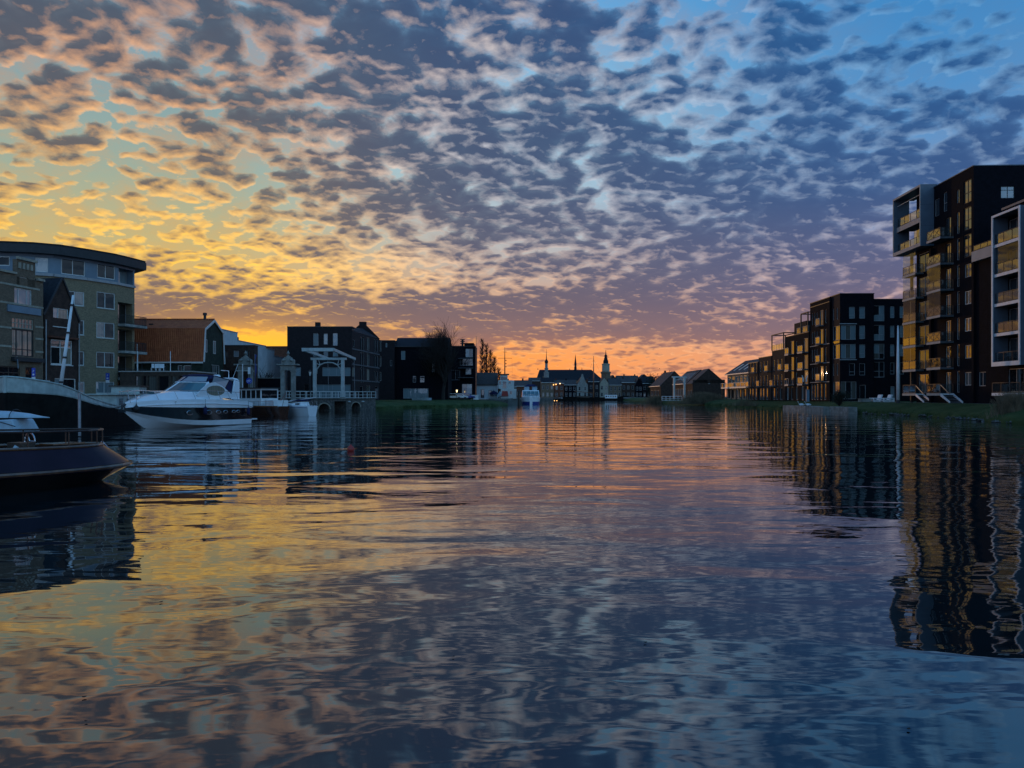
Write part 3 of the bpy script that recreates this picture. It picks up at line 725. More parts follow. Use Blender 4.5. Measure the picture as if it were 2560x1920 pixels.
def stepped():
    # corner block
    Y0 = 111.0
    t = thing('corner_apartment_block', 'dark brick five storey corner block with wide corner windows', 'building', (PX(2100,Y0), Y0, GZ), R(-1.6))
    H1, H2 = 16.0, 15.2
    Pn = ('pane_pale','pane','pane_pale')
    fr = []
    FW = dict(frame='frame_grey', fw=.06)
    for (x, w) in ((1.35,.85),(2.85,.85)):
        fr.append((x, 12.35, w, 1.75, dict(FW, rows=(1,2.6), pane='pane_pale')))
        fr.append((x, 3.9, w, 1.75, dict(FW, rows=(1,2.6), pane='pane')))
    for z in (9.2, 6.4):
        fr.append((.12, z, 2.2, 2.15, dict(FW, cols=(1,1,1), pane=('pane_pale','pane_curtain','pane_pale'))))
        fr.append((2.85, z+.1, .85, 2.0, dict(FW, rows=(1,2.4), pane='pane_pale')))
    fr.append((.12, .35, 2.3, 2.6, dict(FW, cols=(1,1.2,1), pane=('pane_curtain','pane','pane_curtain'))))
    fr.append((2.9, .05, .9, 2.4, dict(FW, pane='pane')))
    facade(t, (0,0), (5,0), 0, H1, fr, 'brick_navy')
    fr2 = []
    for z, pn in ((12.0,Pn),(9.1,Pn),(6.3,('pane_curtain','pane_pale','pane')),(3.6,('pane',))):
        fr2.append((.05, z, 1.65, 2.3, dict(FW, cols=(1.2,1), rows=(1,1.6), pane=pn)))
        for x in (2.55, 3.95): fr2.append((x, z+.45, .62, 1.75, dict(FW, rows=(1,2.6), pane='pane_pale' if z > 5 else 'pane')))
    fr2.append((2.6, .05, .6, 2.2, dict(FW, pane='pane_pale')))
    facade(t, (5,.35), (16,.35), 0, H2, fr2, 'brick_navy')
    wall(t, (5.0,0), (5.0,.35), 0, H1, (), 'brick_navy')
    # west face, then the slightly projecting bay behind it
    w1 = [(.35, 12.3, .5, 1.8, dict(FW, pane='pane')), (1.75, 12.3, .5, 1.8, dict(FW, pane='pane')), (.35, 3.9, .5, 1.8, dict(FW, pane='pane')), (1.75, 3.9, .5, 1.8, dict(FW, pane='pane'))]
    for z in (9.2, 6.4): w1.append((.4, z, 2.45, 2.15, dict(FW, cols=(1,1,1), pane='pane')))
    w1.append((.4, .35, 2.4, 2.6, dict(FW, cols=(1,1), pane='pane_curtain')))
    facade(t, (0,3.0), (0,0), 0, H1, w1, 'brick_plum')
    MB().box(-.05,-.003,.1,2.6,8.72,9.1).build('spandrel_panel', 'rail_glass', t)
    for z in (6.15, 11.5): MB().box(-.06,2.45,-.06,-.003,z,z+.12).build('band', 'frame_grey', t)
    wall(t, (-.35,3.0), (0,3.0), 0, H1, (), 'brick_navy')
    wall(t, (16,.35), (16,12), 0, H2, (), 'brick_navy'); wall(t, (0,12), (0,3), H2-.5, H1, (), 'brick_navy')
    w2 = []
    for z in (12.3, 9.3, 6.4, 3.5):
        for y in (.7, 1.7, 2.7): w2.append((y, z, .42, 1.9, dict(FW, pane='pane', rows=(1,2.2))))
        w2.append((4.1, z-.4, 1.4, 2.4, dict(FW, cols=(1,.6), pane='pane')))
        w2.append((6.2, z-.2, .6, 2.1, dict(FW, pane='pane')))
    for y in (.4, 1.5, 2.6, 4.2, 5.8): w2.append((y, .2, .8, 2.5, dict(FW, pane=random.choice(['pane','pane_curtain']))))
    facade(t, (-.35,11.0), (-.35,3.0), 0, H2, w2, 'brick_navy')
    wall(t, (-.35,3.0), (0,3.0), 0, H2, (), 'brick_navy')
    wall(t, (2,11.0), (-.35,11.0), 0, H2, (), 'brick_navy')
    for z in (11.9, 9.0, 6.1, 3.2):
        b = MB().box(-1.05,-.353, 5.3, 7.0, z-.2, z).build('balcony', 'concrete_dark', t)
        railing(b, [(-1.0,5.35),(-1.0,6.95)], z, 1.05, 'frame_grey', 'rail_glass', 1.7)
    for z in (2.95, 5.9, 8.8): MB().box(-.42,-.353,3.05,10.9,z,z+.10).build('band', 'frame_grey', t)
    slab(t, [(-.05,-.05),(5.05,-.05),(5.05,12),(-.05,12)], H1, H1+.12, 'frame_dark', 'roof_edge')
    slab(t, [(5.06,.3),(16.05,.3),(16.05,12),(5.06,12)], H2, H2+.12, 'frame_dark', 'roof_edge')
    slab(t, [(-.40,3.05),(-.06,3.05),(-.06,11.05),(-.40,11.05)], H2, H2+.12, 'frame_dark', 'roof_edge')
    # second block: balconies with glass panels and a roof terrace under a steel pergola
    Y2 = 122.2
    X2 = PX(2100,111)-.35
    t = thing('terrace_apartment_block', 'dark brick block with rows of amber glass balconies and a rooftop pergola', 'building', (X2+.2, Y2, GZ), R(-1.2))
    H = 11.3; w = []
    for z in (8.2, 5.4, 2.9):
        w.append((11.0-2.4, z-.1, 1.9, 2.3, dict(FW, cols=(1,1,1,1), pane='pane'))); w.append((11.0-8.6, z-.1, 1.6, 2.3, dict(FW, cols=(1,1), pane='pane')))
        w.append((5.0, z, .6, 2.0, dict(FW, pane='pane')))
    for s_ in (.5, 2.6, 5.0, 7.6, 9.6): w.append((s_, .1, 1.0, 2.3, dict(FW, pane=random.choice(['pane','pane_curtain','pane_pale']))))
    facade(t, (0,11.0), (0,0), 0, H, w, 'brick_navy')
    wall(t, (0,0), (4,0), 0, H, (), 'brick_navy'); wall(t, (4,11), (0,11), 0, H, (), 'brick_navy')
    slab(t, [(-.05,-.0),(4,-.0),(4,11.05),(-.05,11.05)], H, H+.1, 'frame_dark', 'roof_edge')
    for z in (8.1, 5.3, 2.8):
        for (a, c) in ((.3,2.6),(6.9,8.8)):
            b = MB().box(-1.0,-.003,a,c,z-.2,z).build('balcony', 'concrete_dark', t)
            railing(b, [(-.95,a+.05),(-.95,c-.05)], z, 1.05, 'frame_grey', 'rail_glass', 1.2)
            MB().box(-1.02,-1.002,a,c,z-.24,z+.02).build('fascia', 'frame_grey', b)
    for (a, c, x1, hh) in ((.2, 3.3, 2.6, 3.2),):
        p = MB(); 
        for (px, py) in ((-.1,c),(x1,c),(x1,a)): p.box(px-.09,px+.09,py-.09,py+.09,H+.1,H+hh)
        p.bar((-.1,c,H+hh+.09),(x1,c,H+hh+.09),.18); p.bar((-.1,a,H+hh+.09),(-.1,c,H+hh+.09),.18); p.bar((x1,a,H+hh+.09),(x1,c,H+hh+.09),.18); p.bar((-.1,a,H+hh+.09),(x1,a,H+hh+.09),.18)
        p.box(-.19,-.01,a-.09,a+.09,H+.1,H+hh)
        p.build('pergola', 'wood_dark', t)
    railing(t, [(.0,.1),(.0,5.5)], H+.1, 1.0, 'frame_grey', 'rail_glass', 1.3)
    MB().box(1.5, 4, 5.2, 11.0, H+.1, H+2.4).build('roof_house', 'brick_plum', t)
    # stepped town houses with terraces further along
    specs = [(133.2, 7.2, 9.2, 'brick_plum', 'plum brick town house with a rooftop pergola and amber terrace glass', True, 2),
             (140.4, 7.6, 8.3, 'brick_plum', 'brown brick flat-roofed town house with tall lit windows beside the stepped block', False, 2),
             (148.0, 6.4, 7.5, 'brick_plum', 'low brown brick town house next to the gallery flats', False, 2)]
    for (Y, D, H, m, lab, perg, nb) in specs:
        t = thing('town_house', lab, 'house', (X2+.35, Y+.02, GZ), R(-1.0))
        w = []
        for z in (5.6, 2.8):
            for s_ in (.7, 2.7, 4.7):
                w.append((s_, z, .8, 1.9, dict(FW, pane='pane', rows=(1,2))))
        for s_ in (.5, 2.2, 4.4): w.append((s_, .1, 1.2, 2.2, dict(FW, pane=random.choice(['pane','pane_curtain']))))
        facade(t, (0,D), (0,0), 0, H, w, m)
        wall(t, (0,0), (9,0), 0, H, (), m); wall(t, (9,D), (0,D), 0, H, (), m)
        slab(t, [(-.05,0),(9,0),(9,D),(-.05,D)], H, H+.12, 'frame_dark', 'roof_edge')
        for (a, z) in ((.4,5.5),(D-2.2,2.7)):
            b = MB().box(-.7,-.003,a,a+1.7,z-.18,z).build('balcony', 'concrete_dark', t)
            railing(b, [(-.65,a+.05),(-.65,a+1.65)], z, 1.05, 'frame_grey', 'rail_glass', 1.7)
        if perg:
            p = MB(); hh = 2.9
            for (px, py) in ((-.1,.6),(-.1,D-.3),(2.4,D-.3),(2.4,.6)): p.box(px-.09,px+.09,py-.09,py+.09,H+.12,H+hh)
            p.bar((-.1,.5,H+hh+.08),(-.1,D-.2,H+hh+.08),.17); p.bar((2.4,.5,H+hh+.08),(2.4,D-.2,H+hh+.08),.17); p.bar((-.1,D-.3,H+hh+.08),(2.4,D-.3,H+hh+.08),.17); p.bar((-.1,.6,H+hh+.08),(2.4,.6,H+hh+.08),.17)
            p.build('pergola', 'wood_dark', t)
            railing(t, [(-.1,.2),(-.1,D-.1)], H+.12, 1.0, 'frame_grey', 'rail_glass', 1.4)
            MB().box(2.6, 6, .3, D-.3, H+.12, H+2.5).build('roof_house', 'brick_navy', t)
stepped()

# gallery flats and houses with skylights further along the right bank
def pitched(name, label, cat, X, Y, rz, W, D, he, hr, m, roof, wins=(), skyl=(), ridge='x', gwins=(), group=None, chim=None, eave='frame_white', side=None):
    """house: front wall along local x at y=0 facing -y; ridge along x or y"""
    t = thing(name, label, cat, (X, Y, GZ), rz, group)
    ov = .25
    if ridge == 'x':
        facade(t, (0,0), (W,0), 0, he, wins, m)
        wall(t, (W,D), (0,D), 0, he, (), m)
        facade(t, (W,0), (W,D), 0, he, gwins, m, ztop=[(0,he),(D/2,hr),(D,he)]); facade(t, (0,D), (0,0), 0, he, side or (), m, ztop=[(0,he),(D/2,hr),(D,he)])
        sl_ = (hr-he)/(D/2)
        for sgn in (0, 1):
            y0, ym = (-ov, D/2) if sgn == 0 else (D+ov, D/2); z0 = he-ov*sl_
            ro = MB().hexa([(-.1,y0,z0),(W+.1,y0,z0),(W+.1,ym,hr),(-.1,ym,hr),(-.1,y0,z0+.16),(W+.1,y0,z0+.16),(W+.1,ym,hr+.16),(-.1,ym,hr+.16)]).build('roof', roof, t)
            if sgn == 0:
                for (sx_, w_, f0, f1) in skyl:
                    k = MB(); a = Vector((0, y0+(ym-y0)*f0, z0+.16+(hr-z0)*f0)); b_ = Vector((0, y0+(ym-y0)*f1, z0+.16+(hr-z0)*f1)); nn = Vector((0,-sl_,1)).normalized()*.06
                    k.hexa([(sx_,a.y,a.z-.02),(sx_+w_,a.y,a.z-.02),(sx_+w_,b_.y,b_.z-.02),(sx_,b_.y,b_.z-.02),(sx_,a.y+nn.y,a.z+nn.z),(sx_+w_,a.y+nn.y,a.z+nn.z),(sx_+w_,b_.y+nn.y,b_.z+nn.z),(sx_,b_.y+nn.y,b_.z+nn.z)]).build('skylight', 'pane_pale', ro)
        MB().box(-.12,W+.12,-ov-.12,-ov-.003,he-ov*sl_-.06,he-ov*sl_+.12).build('gutter', eave, t)
    else:
        facade(t, (0,0), (W,0), 0, he, wins, m, ztop=[(0,he),(W/2,hr),(W,he)])
        wall(t, (W,D), (0,D), 0, he, (), m, ztop=[(0,he),(W/2,hr),(W,he)])
        facade(t, (W,0), (W,D), 0, he, gwins, m); facade(t, (0,D), (0,0), 0, he, side or (), m)
        sl_ = (hr-he)/(W/2)
        for sgn in (0, 1):
            x0 = -ov if sgn == 0 else W+ov; z0 = he-ov*sl_
            MB().hexa([(x0,-.12,z0),(W/2,-.12,hr),(W/2,D,hr),(x0,D,z0),(x0,-.12,z0+.16),(W/2,-.12,hr+.16),(W/2,D,hr+.16),(x0,D,z0+.16)]).build('roof', roof, t)
    if chim: MB().box(chim[0]-.3,chim[0]+.3,chim[1]-.3,chim[1]+.3,hr-1.2,hr+.8).build('chimney', m, t)
    return t
def gallery():
    t = thing('gallery_flats', 'long dark roofed flats with slanting skylights above a white balustraded gallery', 'building', (53.2, 184, GZ), R(-90))
    W, D, he, hr = 28.0, 9.0, 6.3, 9.3      # local x runs toward the viewer, front faces the river
    wn = []
    for i in range(9): wn.append((.5+i*3.05, 3.1, 2.3, 2.4, dict(frame='frame_white', fw=.08, cols=(1,1), pane=('pane_curtain','pane'))))
    for i in range(9): wn.append((.6+i*3.05, .2, 1.8, 2.2, dict(frame='frame_dark', fw=.08, pane='pane')))
    facade(t, (0,0), (W,0), 0, he, wn, 'stone_band')
    wall(t, (W,0), (W,D), 0, he, (), 'brick_brown', ztop=[(0,he),(D/2,hr),(D,he)]); wall(t, (0,D), (0,0), 0, he, (), 'brick_brown', ztop=[(0,he),(D/2,hr),(D,he)])
    ro = MB().hexa([(-.2,-.5,he-.3),(W+.2,-.5,he-.3),(W+.2,D/2,hr),(-.2,D/2,hr),(-.2,-.5,he-.1),(W+.2,-.5,he-.1),(W+.2,D/2,hr+.2),(-.2,D/2,hr+.2)]).build('roof', 'roof_tile_dark', t)
    MB().hexa([(-.2,D/2,hr),(W+.2,D/2,hr),(W+.2,D+.5,he-.3),(-.2,D+.5,he-.3),(-.2,D/2,hr+.2),(W+.2,D/2,hr+.2),(W+.2,D+.5,he-.1),(-.2,D+.5,he-.1)]).build('roof', 'roof_tile_dark', t)
    sl_ = (hr-he+.3)/(D/2+.5)
    for i in range(6):
        x = 3.2+i*4.0
        k = MB(); f0, f1 = 1.0, 3.4
        k.hexa([(x,-.5+f0,he-.1+f0*sl_-.02),(x+1.0,-.5+f0,he-.1+f0*sl_-.02),(x+1.0,-.5+f1,he-.1+f1*sl_-.02),(x,-.5+f1,he-.1+f1*sl_-.02),
                (x,-.54+f0,he-.03+f0*sl_),(x+1.0,-.54+f0,he-.03+f0*sl_),(x+1.0,-.54+f1,he-.03+f1*sl_),(x,-.54+f1,he-.03+f1*sl_)]).build('skylight', 'pane_pale', ro)
    MB().box(-.2,W+.2,-.66,-.503,he-.42,he-.2).build('gutter', 'frame_white', t)
    b = MB().box(0,W,-1.6,-.003,2.6,2.85).build('gallery', 'frame_white', t)
    railing(b, [(0,-1.55),(W,-1.55)], 2.85, 1.0, 'frame_white', 'rail_glass', 3.0, r=.035)
    for i in range(8): MB().box(.6+i*3.8,.76+i*3.8,-1.5,-1.34,0,2.597).build('post', 'metal_dark', t)
gallery()
WF = dict(frame='frame_white', fw=.07, pane='pane')
pitched('gabled_house', 'dark brick house with a broad gable and two small attic windows', 'house', 47.8, 197, R(-4), 8.4, 9.0, 4.2, 7.9, 'brick_brown', 'roof_tile_dark', ridge='y',
        wins=[(4.0,5.2-1.2,.5,1.1,WF)], side=[(1.0,.9,1.4,1.5,dict(WF,pane='pane_curtain')),(4.0,.9,1.4,1.5,WF),(6.5,.9,1.2,1.5,WF)])
tt = pitched('skylight_house', 'low dark house with a row of slanting skylights behind the gate', 'house', 48.6, 224, R(-90), 17, 8, 4.4, 8.0, 'brick_brown', 'roof_tile_dark',
        wins=[(1.0+i*2.6,.9,1.6,2.0,dict(WF,cols=(1,1),pane=('pane_curtain','pane'))) for i in range(6)], skyl=[(1.5+i*3.0,.8,.3,.8) for i in range(5)])
pitched('bank_house', 'brown gabled house beyond the white drawbridge', 'house', 47.5, 256, R(-90), 18, 9, 4.2, 8.6, 'brick_brown', 'roof_tile_dark', wins=[(1.0+i*2.6,.9,1.4,1.8,WF) for i in range(6)], chim=(3,4.5))

# ---- street furniture on the right bank
def flagpole():
    x, Y = 2245, 84.0
    t = thing('flagpole', 'tall white tapering pole standing on the lawn in front of the tower', 'pole', (PX(x,Y), Y, GZ))
    hgt = PZ(817,Y)-GZ
    MB().tube([(0,0,.35),(0,0,hgt*.5),(0,0,hgt)], [.20,.16,.07], 12).build('mast', 'paint_white', t, smooth=True)
    MB().tube([(0,0,0),(0,0,.35)], [.22,.21], 12).build('base', 'metal_dark', t)
    MB().lathe([(.0,0),(.09,.03),(.09,.10),(.0,.16)], (0,0,hgt), 10).build('cap', 'paint_white', t)
    MB().tube([(.26,0,.9),(.18,0,hgt-.2)], .012, 4).build('halyard', 'metal_grey', t)
flagpole()
def lounge(x, Y, rz, label):
    t = thing('lounge_chair', label, 'chair', (PX(x,Y), Y, GZ+.004), rz, 'white lounge chairs on the terrace')
    w = .55
    for s_ in (-1, 1):
        b = MB(); y0 = s_*w
        b.box(-.75,.75,y0-.06,y0+.06,.42,.54).box(-.75,-.63,y0-.06,y0+.06,0,.42).box(.63,.75,y0-.06,y0+.06,0,.42).box(-.63,.63,y0-.06,y0+.06,0,.10)
        b.build('arm_frame', 'paint_white', t)
    MB().box(-.70,.70,-w+.065,w-.065,.14,.30).build('seat', 'paint_white', t, bevel=.03)
    MB().hexa([(.15,-w+.07,.30),(.38,-w+.07,.30),(.38,w-.07,.30),(.15,w-.07,.30),(.42,-w+.07,.98),(.64,-w+.07,.98),(.64,w-.07,.98),(.42,w-.07,.98)]).build('backrest', 'paint_white', t, bevel=.03)
lounge(2192, 101, R(0), 'white lounge chair on the terrace, the one beside the low grey planter')
lounge(2217, 100, R(0), 'white lounge chair on the terrace, the one nearer the tall white pole')
tag(MB().box(-.75,.75,-.35,.35,0,.42).box(-.80,.80,-.40,.40,.42,.46).build('planter', 'concrete', None), 'low grey planter beside the white lounge chairs', 'planter').location = (PX(2162,101),101,GZ)
def banklamp():
    Y = 112.0; x = 2012
    t = thing('street_lamp', 'street lamp with two upright white heads on the grass bank', 'street lamp', (PX(x,Y), Y, GZ-.1))
    MB().tube([(0,0,0),(0,0,3.1)], [.06,.045], 8).build('pole', 'metal_dark', t)
    MB().tube([(-.3,0,3.0),(.3,0,3.0)], .03, 6).build('crossarm', 'metal_dark', t)
    for s_ in (-1,1): MB().tube([(s_*.22,0,3.05),(s_*.24,0,3.5),(s_*.4,0,4.0)], [.10,.10,.06], 8).build('lamp_head', 'frame_white', t)
banklamp()
tag(MB().box(-.22,.22,-.12,.12,0,1.75).box(-.24,.24,-.14,.14,1.75,1.80).build('information_pillar', 'panel_blue', None), 'slim pale blue pillar on the bank beside the street lamp', 'pillar').location = (PX(2019,110),110,GZ-.05)
def bird(x, Y, label, rz):
    b = MB()
    prof = [(-.42,.02,.26),(-.34,.10,.24),(-.15,.19,.24),(.08,.19,.24),(.24,.11,.28),(.30,.055,.40),(.33,.045,.55),(.40,.05,.64),(.50,.02,.62)]
    rows = []
    for (px, r, z) in prof: rows.append([(px+ (0 if r>.06 else 0), r*math.cos(a), z+r*.9*math.sin(a)) for a in [2*math.pi*k/10 for k in range(10)]])
    b.grid(rows, close=True)
    t = thing('white_bird', label, 'bird', (PX(x,Y), Y, .80), rz, 'white birds on the grass bank')
    b.build('body', 'paint_white', t, smooth=True)
    MB().tube([(.49,0,.62),(.57,0,.60)], [.022,.008], 6).build('beak', 'roof_tile', t)
    for s_ in (-1,1): MB().tube([(0,s_*.07,.10),(0,s_*.07,-.10)], .015, 5).build('leg', 'roof_tile', t)
bird(2003, 99.3, 'white bird resting on the grass, the one under the street lamp', R(150))
bird(2020, 99.0, 'white bird resting on the grass, the one in front of the pale blue pillar', R(165))
def block(name, label, x0, x1, yt, yb, Y0, Y1, nseg, mt='concrete'):
    t = thing(name, label, 'quay wall', (0,0,0))
    for k in range(nseg):
        a, c = k/nseg, (k+1)/nseg
        xa, xb = PX(x0+(x1-x0)*a, Y0+(Y1-Y0)*a), PX(x0+(x1-x0)*c, Y0+(Y1-Y0)*c); ya, yb_ = Y0+(Y1-Y0)*a, Y0+(Y1-Y0)*c
        z1 = PZ(yt, (Y0+Y1)/2) + random.uniform(-.03,.03)
        d = Vector((xb-xa, yb_-ya)).normalized()*.012; nn = Vector((-d.y, d.x)).normalized()*1.1
        MB().hexa([(xa+d.x,ya+d.y,-.5),(xb-d.x,yb_-d.y,-.5),(xb-d.x+nn.x,yb_-d.y+nn.y,-.5),(xa+d.x+nn.x,ya+d.y+nn.y,-.5),
                   (xa+d.x,ya+d.y,z1),(xb-d.x,yb_-d.y,z1),(xb-d.x+nn.x,yb_-d.y+nn.y,z1),(xa+d.x+nn.x,ya+d.y+nn.y,z1)]).build('slab', mt, t, bevel=.02)
block('quay_wall', 'pale concrete quay edge of long slabs below the grass', 1957, 2058, 1015, 1028, 119, 100, 4)
block('quay_wall', 'broken pale concrete quay end beside the dark bush', 2074, 2121, 1017, 1030, 99.5, 93.5, 3)
# ------------------------------------------------------------------ left bank
def ws(root, p0, p1, px):                 # where the sight line of photo column px meets the wall line
    ox, oy = root.location.x, root.location.y; k = (px-1280)/F
    a = Vector(p0)+Vector((ox,oy)); d = Vector(p1)-Vector(p0); L = d.length
    t = -(a.x-k*a.y)/(d.x-k*d.y)
    return t*L, a.y+d.y*t
def wpx(root, p0, p1, x0, y0, x1, y1, opt=None):   # opening from photo columns/rows (y0 top, y1 bottom)
    s0, Ya = ws(root, p0, p1, x0); s1, Yb = ws(root, p0, p1, x1); Y = (Ya+Yb)/2; oz = root.location.z
    za, zb = PZ(y1, Y)-oz, PZ(y0, Y)-oz
    return (s0, za, s1-s0, zb-za, opt or {})
LZ = 1.3
def rounded_block():
    Hr = 17.9
    key = [(-220,604),(0,607),(80,610),(150,616),(220,627),(290,639),(340,651),(366,658)]
    def edge(px):
        for (a, ya), (b, yb) in zip(key[:-1], key[1:]):
            if a <= px <= b:
                y = ya+(yb-ya)*(px-a)/(b-a); Y = (Hr-HC)*F/(HZ-y); return Vector((PX(px,Y), Y))
    rt = Vector((-47, 82))
    t = thing('rounded_apartment_block', 'curved olive brick apartment block with a pale blue top storey under a wide dark roof', 'building', (rt.x, rt.y, LZ))
    cols = [-200, 30, 66, 138, 226, 305, 350]
    ev = [edge(c) for c in cols]
    fv = []
    for i, p in enumerate(ev):
        d = (ev[min(i+1,len(ev)-1)] - ev[max(i-1,0)]).normalized(); fv.append(p + Vector((-d.y, d.x))*.75 - rt)
    ev_ = [edge(c) - rt for c in (-200,-100,0,40,80,115,150,185,220,255,290,315,340,366)]
    zb = PZ(695, 80)-LZ; zt = PZ(640, 80)-LZ    # top storey band
    zB = 13.72; zT = Hr-LZ-.85
    OW = dict(frame='frame_white', fw=.10, pane='pane_dark', sill='stone_band')
    segs = list(zip(fv[:-1], fv[1:]))
    for i, (a, b) in enumerate(segs):
        L = (b-a).length; ops = []
        def W(x0, y0, x1, y1, **k): ops.append(wpx(t, a, b, x0, y0, x1, y1, dict(OW, **k)))
        if i == 3:
            W(162,728,211,764, cols=(1,1), pane=('pane_dark','pane_curtain')); W(194,800,211,838); W(194,878,211,914); W(196,954,212,984, pane='pane_curtain')
        if i == 4:
            W(242,731,288,772, cols=(1,1.2)); W(241,806,287,846, cols=(1,1.2), pane=('pane_curtain','pane_dark')); W(241,880,287,919, cols=(1,1.2)); W(240,954,286,984, cols=(1,1.2), pane='pane_pale')
        if i == 0:
            for k in range(4):
                for z in (1.0, 4.1, 7.2): ops.append((1.0+k*1.9, z, 1.2, 1.5, dict(OW)))
        if i == 5:                            # open loggias at the corner
            for k in (0.0, 3.0, 6.05, 9.1): ops.append((.15, k+.05, L-.5, 2.45, dict(frame='frame_grey', fw=.05, cols=(1,1.5), pane=('pane','pane'), rec=.9)))
        facade(t, a, b, 0, zB-.004, ops, 'brick_olive', reveal=.16 if i != 5 else .95)
        # pale top storey
        o2 = []
        if i == 1: pass
        def W2(x0, y0, x1, y1, **k): o2.append(wpx(t, a, b, x0, y0, x1, y1, dict(OW, **dict(dict(sill=None), **k))))
        if i == 0: W2(-40,640,24,664, cols=(1,1))
        if i == 2: W2(88,644,120,680, pane='pane_pale')
        if i == 3: W2(153,645,213,688, cols=(1,1.1))
        if i == 4: W2(243,656,288,697, cols=(1,1.15))
        if i == 5: o2.append((.25, zB+.1, L-.5, 1.75, dict(frame='frame_grey', fw=.05, cols=(1,1.4), pane=('pane','pane_pale'), rec=.9)))
        facade(t, a, b, zB, zT, o2, 'panel_blue', reveal=.12 if i != 5 else .95)
        n = Vector(((b-a).y, -(b-a).x)).normalized()
        q = lambda p, d: (p.x+n.x*d, p.y+n.y*d)
        slab(t, [q(a,.003), q(a,.16), q(b,.16), q(b,.003)], zB-.22, zB+.06, 'frame_grey', 'string_course')
        slab(t, [q(a,.003), q(a,.10), q(b,.10), q(b,.003)], zT-.28, zT-.003, 'panel_steel', 'eaves_board')
        for k in range(1, int(L/2.6)+1):
            if i in (1,2,3,4):
                s_ = L*k/(int(L/2.6)+1); c = a+(b-a).normalized()*s_
                if not any(o[0]-.1 < s_ < o[0]+o[2]+.1 for o in o2): slab(t, [q(c,.003), q(c,.03), (q(c,.03)[0]+.05,q(c,.03)[1]), (q(c,.003)[0]+.05,q(c,.003)[1])], zB+.06, zT-.28, 'paint_grey', 'panel_joint')
    e1 = fv[-1]
    wall(t, e1, e1+Vector((-9, 7)), 0, zT, (), 'brick_olive')
    back = [(-75-rt.x, 100-rt.y)]
    poly = [tuple(p) for p in ev_] + [(e1.x-8, e1.y+9), (ev_[0].x-6, e1.y+9)]
    slab(t, poly, zT, Hr-LZ, 'metal_dark', 'roof_overhang')
    slab(t, [tuple(Vector(p)*.985) for p in poly], Hr-LZ+.002, Hr-LZ+.22, 'roof_felt', 'roof')
    # corner balconies
    a, b = segs[-1]; d = (b-a).normalized(); n = Vector((d.y, -d.x))
    for k, z in enumerate((3.0, 6.05, 9.1)):
        p = [a+d*.1+n*.004, a+d*.1+n*1.0, b+d*.9+n*1.0, b+d*.9+n*.004]
        bo = slab(t, [tuple(x) for x in p], z-.28, z, 'concrete', 'balcony')
        q = [a+d*.15+n*.05, a+d*.15+n*.95, b+d*.85+n*.95, b+d*.85+n*.05]
        r_ = MB()
        for u, v in zip(q[:-1], q[1:]):
            m_ = max(2, int((v-u).length/.13))
            r_.bar((u.x,u.y,z+1.0),(v.x,v.y,z+1.0),.05); r_.bar((u.x,u.y,z+.1),(v.x,v.y,z+.1),.04)
            for j in range(m_+1):
                w = u.lerp(v, j/m_); r_.bar((w.x,w.y,z+.02),(w.x,w.y,z+.98),.022)
        r_.build('railing', 'metal_dark', bo)
    MB().tube([(b.x+.3, b.y, 0), (b.x+.3, b.y, 7.0)], .05, 6).build('drainpipe', 'frame_white', t)
rounded_block()

